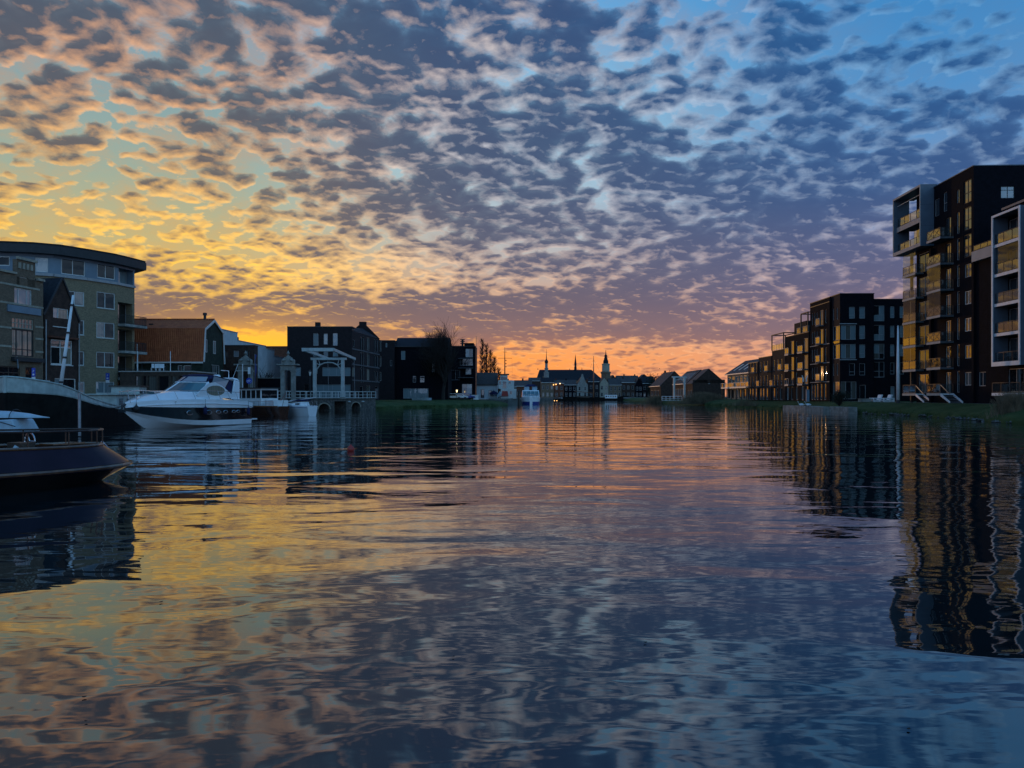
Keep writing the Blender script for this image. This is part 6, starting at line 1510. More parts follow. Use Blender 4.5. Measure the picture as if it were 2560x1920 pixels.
def sloop():
    b, s_ = Vector((PX(700,84.5),84.5)), Vector((PX(781,81.5),81.5)); ax = (b-s_).normalized()
    b = s_ + ax*5.2
    t = thing('small_yacht', 'small white cabin yacht with its mast lowered beside the bridge', 'boat', (s_.x, s_.y, 0), math.atan2(ax.y, ax.x)-.05)
    L = 4.6; xs = [0,.5,1.3,2.3,3.2,3.9,4.3,L]
    B = lambda x: lerp_list([(0,.72),(1.3,.95),(2.4,.95),(3.4,.65),(4.2,.25),(L,.03)],x)
    sh = lambda x: lerp_list([(0,1.12),(2,1.15),(L,1.42)],x)
    smooth_by_angle(loft(xs,lambda x:(B(x)*.55,-.3,0),lambda x:(B(x),sh(x)-.22,0),4).build('hull','gelcoat',t),40)
    smooth_by_angle(loft(xs,lambda x:(B(x)+.012,sh(x)-.22,0),lambda x:(B(x)+.012,sh(x)-.17,0),1).build('stripe','blue_paint',t),40)
    smooth_by_angle(loft(xs,lambda x:(B(x),sh(x)-.17,0),lambda x:(B(x),sh(x),0),1).build('toerail','gelcoat',t),40)
    MB().grid([[(x,B(x)*f,sh(x)-.02) for f in (-1,0,1)] for x in xs]).build('deck','gelcoat',t); MB().poly([(0,-.4,-.3),(0,.4,-.3),(0,.72,1.1),(0,-.72,1.1)]).build('transom','gelcoat',t)
    c = MB().hexa([(1.2,-.62,1.12),(3.3,-.5,1.12),(3.3,.5,1.12),(1.2,.62,1.12),(1.25,-.52,1.55),(2.9,-.42,1.42),(2.9,.42,1.42),(1.25,.52,1.55)]).build('cabin','gelcoat',t,bevel=.03)
    for s2 in (1,-1): MB().hexa([(1.5,s2*.585-.02,1.22),(2.3,s2*.545-.02,1.22),(2.3,s2*.545+.02,1.22),(1.5,s2*.585+.02,1.22),(1.5,s2*.545-.02,1.42),(2.3,s2*.505-.02,1.40),(2.3,s2*.505+.02,1.40),(1.5,s2*.545+.02,1.42)]).build('cabin_window','pane',t)
    MB().tube([(-.6,0,2.05),(4.4,0,1.6)], .05, 6).build('lowered_mast','paint_white',t); MB().tube([(-.2,0,1.1),(-.2,0,2.0)], .03, 5).build('crutch','metal_dark',t)
    MB().tube([(.2,.1,1.75),(2.2,.12,1.72),(3.4,.1,1.62)], [.06,.12,.05], 8).build('sail_cover','canvas_navy',t)
    railing(t,[(0,-.6),(.0,.6)],1.1,.5,'steel',None,.6,r=.015)
sloop()
def workboat():
    Y = 190.0; t = thing('grey_workboat', 'grey workboat with a tall pale wheelhouse and a cross-yarded mast', 'boat', (PX(1259,Y), Y, 0), R(0))
    m = Y/F
    X = lambda px: (px-1259)*m
    Z = lambda py: PZ(py,Y)
    x0, x1 = X(1222), X(1297)
    h = MB(); xs = [x0+(x1-x0)*k/8 for k in range(9)]
    B = lambda x: lerp_list([(x0,1.2),(x0+1.2,2.0),(x1-2.2,2.0),(x1,.3)],x)
    smooth_by_angle(loft(xs,lambda x:(B(x)*.8,-.5,0),lambda x:(B(x),lerp_list([(x0,1.55),(x1-2,1.6),(x1,2.0)],x),0),3).build('hull','workboat_grey',t),40)
    MB().grid([[(x,B(x)*f,1.5) for f in (-1,0,1)] for x in xs]).build('deck','metal_dark',t)
    MB().poly([(x0,-.96,-.5),(x0,.96,-.5),(x0,1.2,1.55),(x0,-1.2,1.55)]).build('transom','workboat_grey',t)
    w1 = MB().box(X(1252),X(1291),-1.5,1.5,1.5,Z(972)).build('deckhouse','frame_white',t); w2 = MB().box(X(1246),X(1285),-1.4,1.4,Z(972)+.003,Z(951)).build('bridge_house','frame_white',t)
    w3 = MB().box(X(1251),X(1269),-1.1,1.1,Z(951)+.003,Z(938)).build('wheelhouse','frame_white',t); MB().box(X(1247),X(1273),-1.3,1.3,Z(938)+.003,Z(935)).build('wheelhouse_roof','metal_dark',t)
    for (a,b,c,d,p_,par) in ((1252,1268,942,950,1.1,w3),(1257,1266,954,971,1.4,w2),(1248,1253,954,962,1.4,w2),(1272,1277,954,960,1.4,w2),(1255,1262,976,986,1.5,w1),(1274,1280,978,986,1.5,w1)):
        MB().box(X(a),X(b),-p_-.02,-p_-.003,Z(d),Z(c)).build('window','pane',par)
    MB().tube([(X(1262),0,Z(936)),(X(1262),0,Z(900)),(X(1262),0,Z(868))], [.16,.12,.05], 6).build('mast','wood_dark',t)
    for (py,a,b) in ((895.5,1245,1280),(880,1257,1268)): MB().tube([(X(a),0,Z(py)),(X(b),0,Z(py))], .05, 5).build('yard','wood_dark',t)
    for (a,py) in ((1245,895),(1280,895)): MB().tube([(X(a),0,Z(py)),(X(a)+.1,0,Z(940))], .012, 4).build('stay','metal_dark',t)
    for py in (901,909,917): MB().lathe([(.0,-.15),(.13,-.1),(.13,.1),(.0,.15)],(X(1265),0,Z(py)),8).build('signal_lantern','metal_dark',t)
    MB().hexa([(X(1254),-2.0,Z(990)),(X(1271),-2.0,Z(990)),(X(1271),-1.55,Z(990)),(X(1254),-1.55,Z(990)),(X(1256),-2.0,Z(978)),(X(1269),-2.0,Z(978)),(X(1269),-1.55,Z(978)),(X(1256),-1.55,Z(978))]).build('life_raft','red_paint',t)
    MB().tube([(X(1224),-.6,Z(986)),(X(1234),-.6,Z(983)),(X(1244),-.6,Z(986))], [.35,.75,.4], 8).build('covered_tender','canvas_navy',t)
    MB().tube([(X(1244),-1.3,Z(992)),(X(1250),-1.3,Z(984)),(X(1256),-1.3,Z(992))], [.3,.7,.3], 8).build('buoy','cover_blue',t)
    railing(t,[(x0+.2,-1.6),(X(1250),-1.95)],1.55,.9,'frame_white',None,1.5,r=.03,bars=1)
workboat()
def yacht():
    Y = 194.0; t = thing('motor_yacht', 'blue and white motor yacht moored bow-on beside the grey workboat', 'boat', (PX(1327,Y), Y, 0), R(-90))
    xs = [-6,-3,-1,0,1.0,1.8,2.5,3.0]; W = 24.5*Y/F
    B = lambda x: lerp_list([(-6,W*.9),(-1,W),(1,W*.93),(2,W*.7),(2.7,W*.4),(3.0,W*.15)],x)
    smooth_by_angle(loft(xs,lambda x:(B(x)*.85,-.3,0),lambda x:(B(x)*.93,.75,0),2).build('hull_lower','blue_paint',t),40)
    smooth_by_angle(loft(xs,lambda x:(B(x)*.93,.75,0),lambda x:(B(x),lerp_list([(-6,1.7),(0,1.9),(3,2.15)],x),0),2).build('hull_upper','gelcoat',t),40)
    MB().grid([[(x,B(x)*f,1.85) for f in (-1,0,1)] for x in xs]).build('deck','gelcoat',t); MB().poly([(3.0,-W*.13,-.3),(3.0,W*.13,-.3),(3.0,W*.15,2.1),(3.0,-W*.15,2.1)]).build('stem','gelcoat',t)
    MB().hexa([(-4.5,-W*.92,1.86),(.4,-W*.88,1.86),(.4,W*.88,1.86),(-4.5,W*.92,1.86),(-4.5,-W*.88,3.7),(-.3,-W*.84,3.7),(-.3,W*.84,3.7),(-4.5,W*.88,3.7)]).build('cabin','gelcoat',t)
    for k in range(4): MB().hexa([(.30,-W*.82+k*W*.41+.04,2.25),(.31,-W*.82+(k+1)*W*.41-.04,2.25),(.20,-W*.82+(k+1)*W*.41-.04,2.25),(.19,-W*.82+k*W*.41+.04,2.25),(-.18,-W*.80+k*W*.40+.04,3.45),(-.17,-W*.80+(k+1)*W*.40-.04,3.45),(-.25,-W*.80+(k+1)*W*.40-.04,3.45),(-.26,-W*.80+k*W*.40+.04,3.45)]).build('windscreen_pane','pane',t)
    MB().box(-3.8,-.7,-W*.66,-W*.15,3.703,4.7).build('canvas_panel','cover_blue',t); MB().box(-3.8,-.7,W*.15,W*.66,3.703,4.7).build('canvas_panel','cover_blue',t)
    MB().hexa([(-4,-W*.72,4.703),(-.5,-W*.72,4.703),(-.5,W*.72,4.703),(-4,W*.72,4.703),(-3.5,-W*.3,5.25),(-1.2,-W*.3,5.25),(-1.2,W*.3,5.25),(-3.5,W*.3,5.25)]).build('canvas_top','canvas_navy',t)
    railing(t,[(.5,-W*.9),(2.0,-W*.66),(2.8,-W*.25),(2.8,W*.25),(2.0,W*.66),(.5,W*.9)],1.95,.6,'steel',None,1.0,r=.02)
yacht()
def dolphin(px, Y, label):
    t = thing('mooring_pile', label, 'pile', (PX(px,Y),Y,0), 0, 'dark mooring piles by the yacht')
    MB().tube([(0,0,-1),(0,0,PZ(978,Y))], .30, 8).build('pile_shaft','wood_dark',t); MB().lathe([(.32,0),(.34,.1),(.0,.3)],(0,0,PZ(978,Y)),8).build('pile_cap','metal_dark',t)
dolphin(1297,188,'dark timber mooring pile between the workboat and the white yacht')
tag(MB().lathe([(.0,-.16),(.10,-.12),(.15,0),(.12,.10),(.05,.16),(.03,.20),(.0,.21)],(PX(877,29.7),29.7,.06),12).build('mooring_buoy','red_paint',None,smooth=True),'small red mooring buoy floating on the river','buoy')
def skiff():
    Y = 150.0; t = thing('beached_skiff','pale skiff resting on the grass bank before the shop windows','boat',(PX(1054,Y),Y,1.28),R(3))
    xs=[-1.9,-1,0,1,1.7,2.0]; B=lambda x: lerp_list([(-1.9,.5),(0,.7),(1.2,.5),(2,.04)],x)
    smooth_by_angle(loft(xs,lambda x:(B(x)*.5,.05,0),lambda x:(B(x),.55,0),2).build('hull','cover_blue',t),40); MB().grid([[(x,B(x)*.9*f,.4) for f in (-1,0,1)] for x in xs]).build('floor','paint_grey',t)
    for x in (-.9,.4): MB().box(x-.12,x+.12,-B(x)*.93,B(x)*.93,.45,.49).build('thwart','varnish',t)
skiff()

# ropes, fenders, drifting leaves
def rope(name, label, pts, r, m='black'):
    return tag(MB().tube(pts, r, 5).build(name, m, None, smooth=True), label, 'rope')
def sag(a, b, d, n=10): return [Vector(a).lerp(Vector(b), k/n)-Vector((0,0,d*4*(k/n)*(1-k/n))) for k in range(n+1)]
rope('mooring_rope', 'dark mooring rope sagging from the barge to the white cruiser bow', sag(P(214,990,52), (-25.25,49.0,1.7), .55), .03)
rope('mooring_rope', 'dark rope hanging from the small white yacht to the quay', sag((-24.3,83.4,1.3), (-29.4,99.2,1.5), .5), .03)
def fender(label, loc, r, h, m='black'):
    t = thing('fender', label, 'fender', loc, 0, 'fenders hung along the boats'); MB().lathe([(.03,h/2+.1),(.04,h/2),(r,h/2-r*.8),(r,-h/2+r*.8),(.05,-h/2)],(0,0,0),10).build('body', m, t, smooth=True); MB().tube([(0,0,h/2+.08),(0,0,h/2+.55)],.012,4).build('line','black',t)
def on_cruiser(x, y, z): return tuple(Matrix.Translation((-22.2,59.5,0)) @ Matrix.Rotation(math.atan2(-.959,-.283),4,'Z') @ Vector((x,y,z)))
fender('round black fender at the bow of the white cruiser', on_cruiser(10.7,.48,1.35), .20, .5)
fender('navy fender hanging amidships on the white cruiser', on_cruiser(5.9,2.02,1.15), .13, .6, 'canvas_navy')
fender('navy fender hanging near the stern of the white cruiser', on_cruiser(.9,1.98,1.0), .13, .6, 'canvas_navy')
lf = MB(); n_ = 8
lf.poly([(.055*math.cos(2*math.pi*k/n_)*(1.0 if k % 2 else .75), .035*math.sin(2*math.pi*k/n_), .006+.008*math.cos(4*math.pi*k/n_)) for k in range(n_)])
l0 = lf.build('floating_leaf', 'bark', None); tag(l0, 'tiny dark leaf drifting on the open water', 'leaf', 'leaves drifting on the river')
rl_ = random.Random(12)
for k in range(9):
    o = l0 if k == 0 else l0.copy()
    if k: COL.objects.link(o)
    px, py = rl_.uniform(80,2300), rl_.uniform(1230,1860); Y_ = HC*F/(py-HZ); o.location = (PX(px,Y_), Y_, .012); o.rotation_euler = (0,0,rl_.uniform(0,6.28)); s_ = rl_.uniform(.22,.45); o.scale = (s_,s_,s_)
# ------------------------------------------------------------------ old town across the basin
emit_mat('lamp_warm', (1.0,.50,.16), 2.6)
emit_mat('lamp_pale', (1.0,.78,.42), 2.2)
def town():
    QZ = 1.3; Y = 356.0; m = Y/F
    WFs = dict(frame='frame_grey', fw=.10, pane='pane_dark')
    rnd = random.Random(11)
    # (px0, px1, eave row, ridge row, material, roof, ridge direction, label)
    H = [(1353,1385,956,944,'brick_old','slate','x','old brick warehouse with tall windows at the corner of the basin'),
         (1385.6,1410,958,950,'brick_red','roof_tile_dark','x','brick cafe with lit awnings beside the old warehouse'),
         (1410.6,1441,962,950,'brick_navy','roof_tile_dark','x','dark brick house between the lit cafe and the white gabled house'),
         (1442,1470,962,942,'stone_pale','roof_tile_dark','y','white house with a pointed bell gable across the basin'),
         (1470.6,1499,954,946,'brick_plum','slate','x','wide dark brick house with many white windows beside the white gable'),
         (1499.6,1522,958,944,'stone_band','roof_tile_dark','y','pale stone gabled house just below the ornate church tower'),
         (1522.6,1554,962,946,'brick_old','roof_tile_dark','x','brick house with a white cornice below the leaning chimney roofs'),
         (1554.6,1588,956,946,'brick_brown','roof_tile_dark','x','brown quay house with pale shop frames'),
         (1588.6,1606,962,944,'brick_navy','roof_tile_dark','y','narrow dark gabled house on the far quay'),
         (1606.6,1637,958,941,'brick_plum','slate','x','dark slate roofed house with tall white windows at the end of the far quay')]
    for (a,b,ye,yr,mm,rf,rd,lab) in H:
        X0, W = PX(a,Y), PX(b,Y)-PX(a,Y); he, hr = PZ(ye,Y)-GZ, PZ(yr,Y)-GZ; wn = []
        n = max(2, int(W/1.9)); fl = max(2, int(he/2.9))
        for k in range(fl):
            for i in range(n):
                s_ = W*(i+.5)/n-.5
                wn.append((s_, .6+k*(he-.5)/fl, 1.0, min(1.8,(he-.5)/fl-.9), dict(WFs, rows=(1.6,1), split=False, pane=rnd.choice(['pane_dark','pane_dark','pane_dark','pane_curtain']))))
        t = pitched('quay_house', lab, 'house', X0, Y+rnd.uniform(0,.6), 0, W, 9, he, hr, mm, rf, wins=wn, ridge=rd, group='old houses on the far quay', chim=(W*.2,4.5) if rd=='x' else None)
        if mm == 'stone_pale': MB().prism([(W/2-1.6,hr-2.5),(W/2+1.6,hr-2.5),(W/2+.5,hr+.3),(W/2+.35,hr+1.3),(W/2-.35,hr+1.3),(W/2-.5,hr+.3)],-.14,-.02,axis='y').build('gable_top','stone_pale',t)
    # second row of roofs showing behind
    for (a,b,ye,yr,mm,rd,lab) in ((1322,1358,952,944,'brick_brown','x','low brown roof behind the warehouse corner'),(1524,1542,950,938,'brick_brown','y','pointed brown gable rising behind the far quay houses'),(1543,1572,952,939,'brick_brown','x','flat-ridged brown roof rising behind the far quay houses'),(1573,1598,950,939,'brick_brown','x','brown roof with a chimney rising behind the far quay houses'),(1598,1624,948,936,'brick_plum','y','steep dark gable rising highest behind the end of the far quay')):
        Yb = 372.0; X0, W = PX(a,Yb), PX(b,Yb)-PX(a,Yb)
        pitched('back_house', lab, 'house', X0, Yb, 0, W, 9, PZ(ye,Yb)-GZ, PZ(yr,Yb)-GZ, mm, 'roof_tile_dark', ridge=rd, group='roofs behind the far quay', chim=(W*.7,4.5) if rd=='x' else None)
    # church with long slate roof, ridge turret and slender west tower
    Yc = 430.0; X0 = PX(1343,Yc)
    t = thing('church','great church with a long slate roof and a needle spire on the ridge','church',(X0,Yc,QZ)); k = Yc/F
    W = PX(1506,Yc)-X0; he, hr = PZ(950,Yc)-QZ, PZ(924,Yc)-QZ; D = 16
    wn = [(2.0+i*3.1,he-7.0,1.5,5.2,dict(frame='stone_band',fw=.15,pane='pane',cols=(1,1),split=False)) for i in range(11)]
    facade(t,(0,0),(W,0),0,he,wn,'brick_old'); wall(t,(W,0),(W,D),0,he,(),'brick_old'); wall(t,(0,D),(0,0),0,he,(),'brick_old')
    MB().hexa([(-.3,-.4,he-.2),(W+.3,-.4,he-.2),(W-5.5,D/2,hr),(1.6,D/2,hr),(-.3,-.4,he),(W+.3,-.4,he),(W-5.5,D/2,hr+.2),(1.6,D/2,hr+.2)]).build('roof','slate',t)
    MB().poly([(-.3,-.4,he),(1.6,D/2,hr+.2),(-.3,D+.4,he)]).poly([(W+.3,-.4,he),(W+.3,D+.4,he),(W-5.5,D/2,hr+.2)]).poly([(-.3,D+.4,he),(1.6,D/2,hr+.2),(W-5.5,D/2,hr+.2),(W+.3,D+.4,he)]).build('roof','slate',t)
    for (px,ht) in ((1346,1.4),(1427,1.0),(1458,1.6)): MB().tube([(PX(px,Yc)-X0,D/2,hr+.1),(PX(px,Yc)-X0,D/2,hr+ht)],[.25,.05],6).build('ridge_finial','metal_dark',t)
    fx = PX(1441.5,Yc)-X0; MB().lathe([(.75,-.5),(.75,1.8),(.6,1.9),(.6,3.2),(.72,3.3),(.10,8.6),(.02,9.4)],(fx,D/2,hr),8).build('ridge_spire','slate',t)
    # slender onion-topped tower
    def spire(name,label,px,Y,prof,n=8,m1='stone_dark'):
        o = thing(name,label,'tower',(PX(px,Y),Y,QZ)); prev=None
        for nm,mm,pts,nn in prof: MB().lathe([(r*Y/F,PZ(y,Y)-QZ) for r,y in pts],(0,0,0),nn).build(nm,mm,o)
        return o
    spire('onion_tower','slender church tower with a small onion dome and long needle spire',1366,424,[('shaft','stone_pale',[(6.2,1000),(6.2,934),(6.6,933.5),(6.6,931),(5.0,930.6)],4),('lantern','stone_pale',[(4.4,930.6),(4.4,922),(5.2,921.5),(5.2,920),(3.4,919.6),(3.4,909),(4.2,908.6)],8),('dome','slate',[(3.0,908.5),(4.6,906),(4.4,902.5),(2.2,899.5),(1.2,897),(1.0,892),(.5,882),(.25,873)],10)])
    spire('ornate_tower','tall ornate church tower with a stepped lantern and bulb above the quay houses',1514.5,395,[('shaft','brick_old',[(11.5,1000),(11.5,934),(13.0,933.5),(13.0,929.5),(9,929)],4),('belfry','stone_band',[(9.6,929),(9.4,912),(10.2,911.5),(10.2,909.5),(7.4,909)],8),('lantern','slate',[(6.6,909),(6.2,901),(5.0,900.6),(4.2,895.5),(3.4,893)],8),('dome','slate',[(2.6,893),(3.9,890.5),(3.2,888),(1.2,885.5),(.9,881),(.3,874)],10)])
    # moored ship's mast and boats along the far quay
    t = thing('moored_ship','dark sailing ship with a tall brown mast lying at the far quay','boat',(PX(1484,349),349,0)); kk = 349/F
    xs = [-16,-14,-10,-3,5,12,15,16.5]; B = lambda x: lerp_list([(-16,.6),(-13,2),(10,2),(16.5,.1)],x)
    smooth_by_angle(loft(xs,lambda x:(B(x)*.8,-.4,0),lambda x:(B(x),lerp_list([(-16,2.0),(0,1.3),(16.5,2.3)],x),0),2).build('hull','hull_barge',t),40)
    MB().grid([[(x,B(x)*f,1.2) for f in (-1,0,1)] for x in xs]).build('deck','wood_dark',t)
    MB().tube([(0,0,1.0),(0,0,PZ(925,349)),(0,0,PZ(890,349))],[.28,.24,.10],6).build('mast','varnish',t); MB().tube([(.3,0,3.5),(-9,0,4.5)],.14,5).build('boom','varnish',t)
    for x in (-7,9): MB().tube([(x,0,1.5),(0,0,PZ(898,349))],.025,4).build('stay','metal_dark',t)
    MB().box(-8,-2,-1.3,1.3,1.2,2.2).build('deckhouse','wood_dark',t)
    t = thing('white_houseboat','low houseboat with a white windowed cabin at the far quay','boat',(PX(1528,348),348,0))
    MB().hexa([(-7.5,-1.6,-.3),(7.5,-1.6,-.3),(7.5,1.6,-.3),(-7.5,1.6,-.3),(-8.2,-1.8,1.1),(8.2,-1.8,1.1),(8.2,1.8,1.1),(-8.2,1.8,1.1)]).build('hull','hull_barge',t); MB().box(-3.0,2.6,-1.3,1.3,1.103,2.7).build('cabin','paint_white',t)
    for k in range(5): MB().box(-2.7+k*1.05,-2.1+k*1.05,-1.33,-1.303,1.7,2.3).build('window','pane',t)
    for px, l in ((1430,'long dark barge with a grey deck moored under the dark quay house'),(1590,'long dark barge moored before the shop frames')):
        t = thing('moored_barge',l,'boat',(PX(px,349),349,0)); MB().hexa([(-9,-1.5,-.3),(8,-1.5,-.3),(8,1.5,-.3),(-9,1.5,-.3),(-10,-1.8,.9),(9.5,-1.8,1.3),(9.5,1.8,1.3),(-10,1.8,.9)]).build('hull','hull_barge',t); MB().box(-6,5,-1.2,1.2,.95,1.5).build('hatch','metal_grey',t)
    # lit lamps
    for px,py,l,mm in ((1384,962,'small warm lamp glowing on the cafe front by the warehouse','lamp_warm'),(1390,961,'small warm lamp glowing over the cafe awning, middle of three','lamp_warm'),(1400,959,'small warm lamp glowing at the end of the cafe awning','lamp_pale')):
        t = thing('wall_lamp',l,'lamp',tuple(P(px,py,355.3)),0,'lit lamps on the cafe front')
        MB().lathe([(.0,-.28),(.25,-.14),(.28,.05),(.12,.25),(.0,.3)],(0,0,0),8).build('globe',mm,t); MB().box(-.05,.05,0,.65,-.05,.05).build('bracket','metal_dark',t)
    for px,py,l in ((1386,1002,'small lit lamp low on the barge bow beneath the cafe'),(1392,1002,'small lit lamp low on the barge side beneath the cafe')):
        t = thing('boat_lamp',l,'lamp',tuple(P(px,py,346.0)),0,'lit lamps low over the water')
        MB().lathe([(.0,-.25),(.22,-.1),(.22,.1),(.0,.25)],(0,0,0),8).build('globe','lamp_warm',t); MB().box(-.04,.04,0,2.0,-.04,.04).build('bracket','metal_dark',t)
    # second white drawbridge on the right bank
    drawbridge('small_drawbridge','white drawbridge portal with a round arch among the reeds on the bank',1685,1711,200,944,997,beams=False)
    for (a,b,l) in ((1655,1705,'longer white wooden railing leading up to the small drawbridge portal'),(1717,1746,'shorter white wooden railing beside the reeds at the small drawbridge')):
        t = thing('bridge_railing',l,'railing',(PX(a,199),199,.95)); railing(t,[(0,0),(PX(b,199)-PX(a,199),0)],0,1.15,'paint_white',None,1.1,r=.06,bars=1)
town()
# ------------------------------------------------------------------ signs, lamps, small street things
def pole_sign(px, y0, y1, Y, label, plates, hgt):
    t = thing('traffic_sign', label, 'sign', (PX(px,Y),Y,LZ)); MB().tube([(0,.03,0),(0,.03,hgt)], .03, 6).build('post','metal_grey',t)
    return t
def parking(px, yt, yb, Y, label):
    h = PZ(yt,Y)-LZ; t = pole_sign(px,yt,yb,Y,label,None,h); k = Y/F
    w = 4.5*k; z1 = h; z0 = PZ(yt+(yb-yt)*.72,Y)-LZ
    MB().box(-w,w,-.02,0,z0,z1).build('blue_plate','sign_blue',t,bevel=.004); MB().box(-w,w,-.02,0,z0-.30,z0-.03).build('white_plate','paint_white',t,bevel=.004)
    text_mesh('letter_p','P',w*1.7,'paint_white',t,(0,-.026,z0+(z1-z0)*.62),(R(90),0,0)); MB().box(-w*.5,w*.5,-.026,-.021,z0+.10,z0+.22).build('car_symbol','paint_white',t)
parking(84,920,950,57,'blue parking sign in front of the ornate brick house'); parking(269,933,956,74,'blue parking sign in front of the curved apartment block')
def cycle_sign():
    Y = 92.0; t = thing('cycle_path_sign','round blue cycle path sign with a white bicycle before the stone gateway','sign',(PX(623,Y),Y,LZ)); h = PZ(880,Y)-LZ
    MB().tube([(0,.04,0),(0,.04,h)], .045, 8).build('post','metal_dark',t)
    zc = PZ(952,Y)-LZ; r = 7.5*Y/F; n = 24
    MB().prism([(r*math.cos(2*math.pi*k/n), zc+r*math.sin(2*math.pi*k/n)) for k in range(n)],-.03,-.005,axis='y').build('disc','sign_blue',t)
    b = MB(); q = r*.32
    for s_ in (-1,1): b.tube([(s_*r*.42+q*math.cos(a),-.036,zc-r*.18+q*math.sin(a)) for a in [2*math.pi*k/14 for k in range(15)]], .016, 4, cap=False)
    for u,v in (((-.42,-.18),(-.15,.28)),((-.15,.28),(.28,.28)),((.28,.28),(.42,-.18)),((-.15,.28),(.02,-.18)),((-.42,-.18),(.02,-.18)),((.02,-.18),(.28,.28)),((.28,.28),(.24,.45)),((-.15,.28),(-.2,.42))):
        b.bar((u[0]*r,-.036,zc+u[1]*r),(v[0]*r,-.036,zc+v[1]*r), .02)
    b.build('bicycle_symbol','paint_white',t)
    MB().box(-.16,.16,-.02,.01,PZ(935,Y)-LZ,PZ(918,Y)-LZ).build('notice','paint_white',t)
    MB().tube([(0,.04,h),(.25,.04,h+.3),(.6,.04,h+.35)], .03, 6).box(.45,.85,-.1,.12,h+.30,h+.38).build('lamp_head','metal_dark',t)
    t2 = thing('gate_pole','tall white pole before the carved gateway','pole',(PX(606.5,93),93,LZ)); MB().tube([(0,0,0),(0,0,PZ(910,93)-LZ)], [.07,.05], 8).build('shaft','paint_white',t2); MB().box(-.8,.8,-.03,.03,PZ(927,93)-LZ-.03,PZ(927,93)-LZ+.03).build('arm','frame_white',t2)
    t3 = thing('flag_on_pole','furled dark flag hanging from a pole beside the gateway','flag',(PX(637,96),96,LZ)); hh = PZ(885,96)-LZ
    MB().tube([(0,0,0),(0,0,hh)], .035, 6).build('pole','metal_grey',t3); MB().grid([[(.02+.22*f*abs(math.sin(2+z*2.1)),.06*math.sin(9*f+z),hh-.1-z*1.55) for f in (0,.5,1)] for z in (0,.3,.6,1,1.4,1.8,2.2)]).build('cloth','blue_paint',t3)
cycle_sign()
def lantern(px, Y, yt, label, zb=LZ, arm=False, lit=None):
    h = PZ(yt,Y)-zb; t = thing('street_lantern',label,'street lamp',(PX(px,Y),Y,zb),0,'old lantern posts on the left bank')
    MB().tube([(0,0,0),(0,0,.8),(0,0,h-.8)], [.10,.06,.045], 8).build('post','metal_dark',t)
    MB().lathe([(.10,-.8),(.20,-.25)],(0,0,h),6).build('glass',lit or 'frame_white',t); MB().lathe([(.24,-.245),(.20,-.15),(.06,-.02),(.03,.08),(.0,.1)],(0,0,h),6).build('hood','metal_dark',t)
lantern(775,103.3,925,'black street lantern with a pale glass beside the drawbridge')
lantern(1142,168,972,'lit street lantern by the parked cars under the bare tree',1.35,lit='lamp_pale')
def car(px, Y, rz, label, m):
    t = thing('parked_car',label,'car',(PX(px,Y),Y,1.36),rz,'cars parked along the grass bank')
    pr = [(-2.0,.35),(-2.05,.75),(-1.6,.86),(-.9,1.38),(.55,1.40),(1.15,.92),(1.95,.78),(2.05,.40)]
    MB().prism(pr,-.82,.82,axis='y').build('body',m,t,bevel=.05)
    MB().prism([(-1.35,.90),(-.85,1.30),(.50,1.32),(.98,.92)],-.835,.835,axis='y').build('side_glass','pane',t)
    MB().quad((1.17,-.7,.95),(1.17,.7,.95),(.60,.62,1.37),(.60,-.62,1.37)).build('windscreen','pane',t)
    for x in (-1.3,1.3):
        for y in (-.84,.70): w = MB().tube([(x,y,.32),(x,y+.14,.32)], .32, 14).build('wheel','black',t)
    for y in (-.6,.6): MB().box(2.03,2.08,y-.15,y+.15,.58,.70).build('headlight','frame_white',t)
car(1131,170,R(20),'pale parked car nearest the dark slate roofed block','frame_white'); car(1147,171,R(15),'white parked car just behind the lit lantern','paint_white'); car(1166,172,R(5),'dark blue parked car before the glass fronted block','blue_paint')
tag(MB().box(-.9,.9,-.6,.6,0,.1).box(-.8,.8,-.5,.5,.1,1.0).box(-.86,.86,-.56,.56,1.0,1.1).build('white_bin','paint_white',None,bevel=.02),'square white bin on the grass bank beside the cottage','bin').location = (PX(1187,172),172,1.35)
MB_ = MB().tube([(0,0,0),(0,0,PZ(840,176)-1.35)], [.12,.05], 6); tag(MB_.build('ship_mast','varnish',None),'tall thin bare pole rising beside the glass fronted block','pole').location = (PX(1190.5,176),176,1.35)
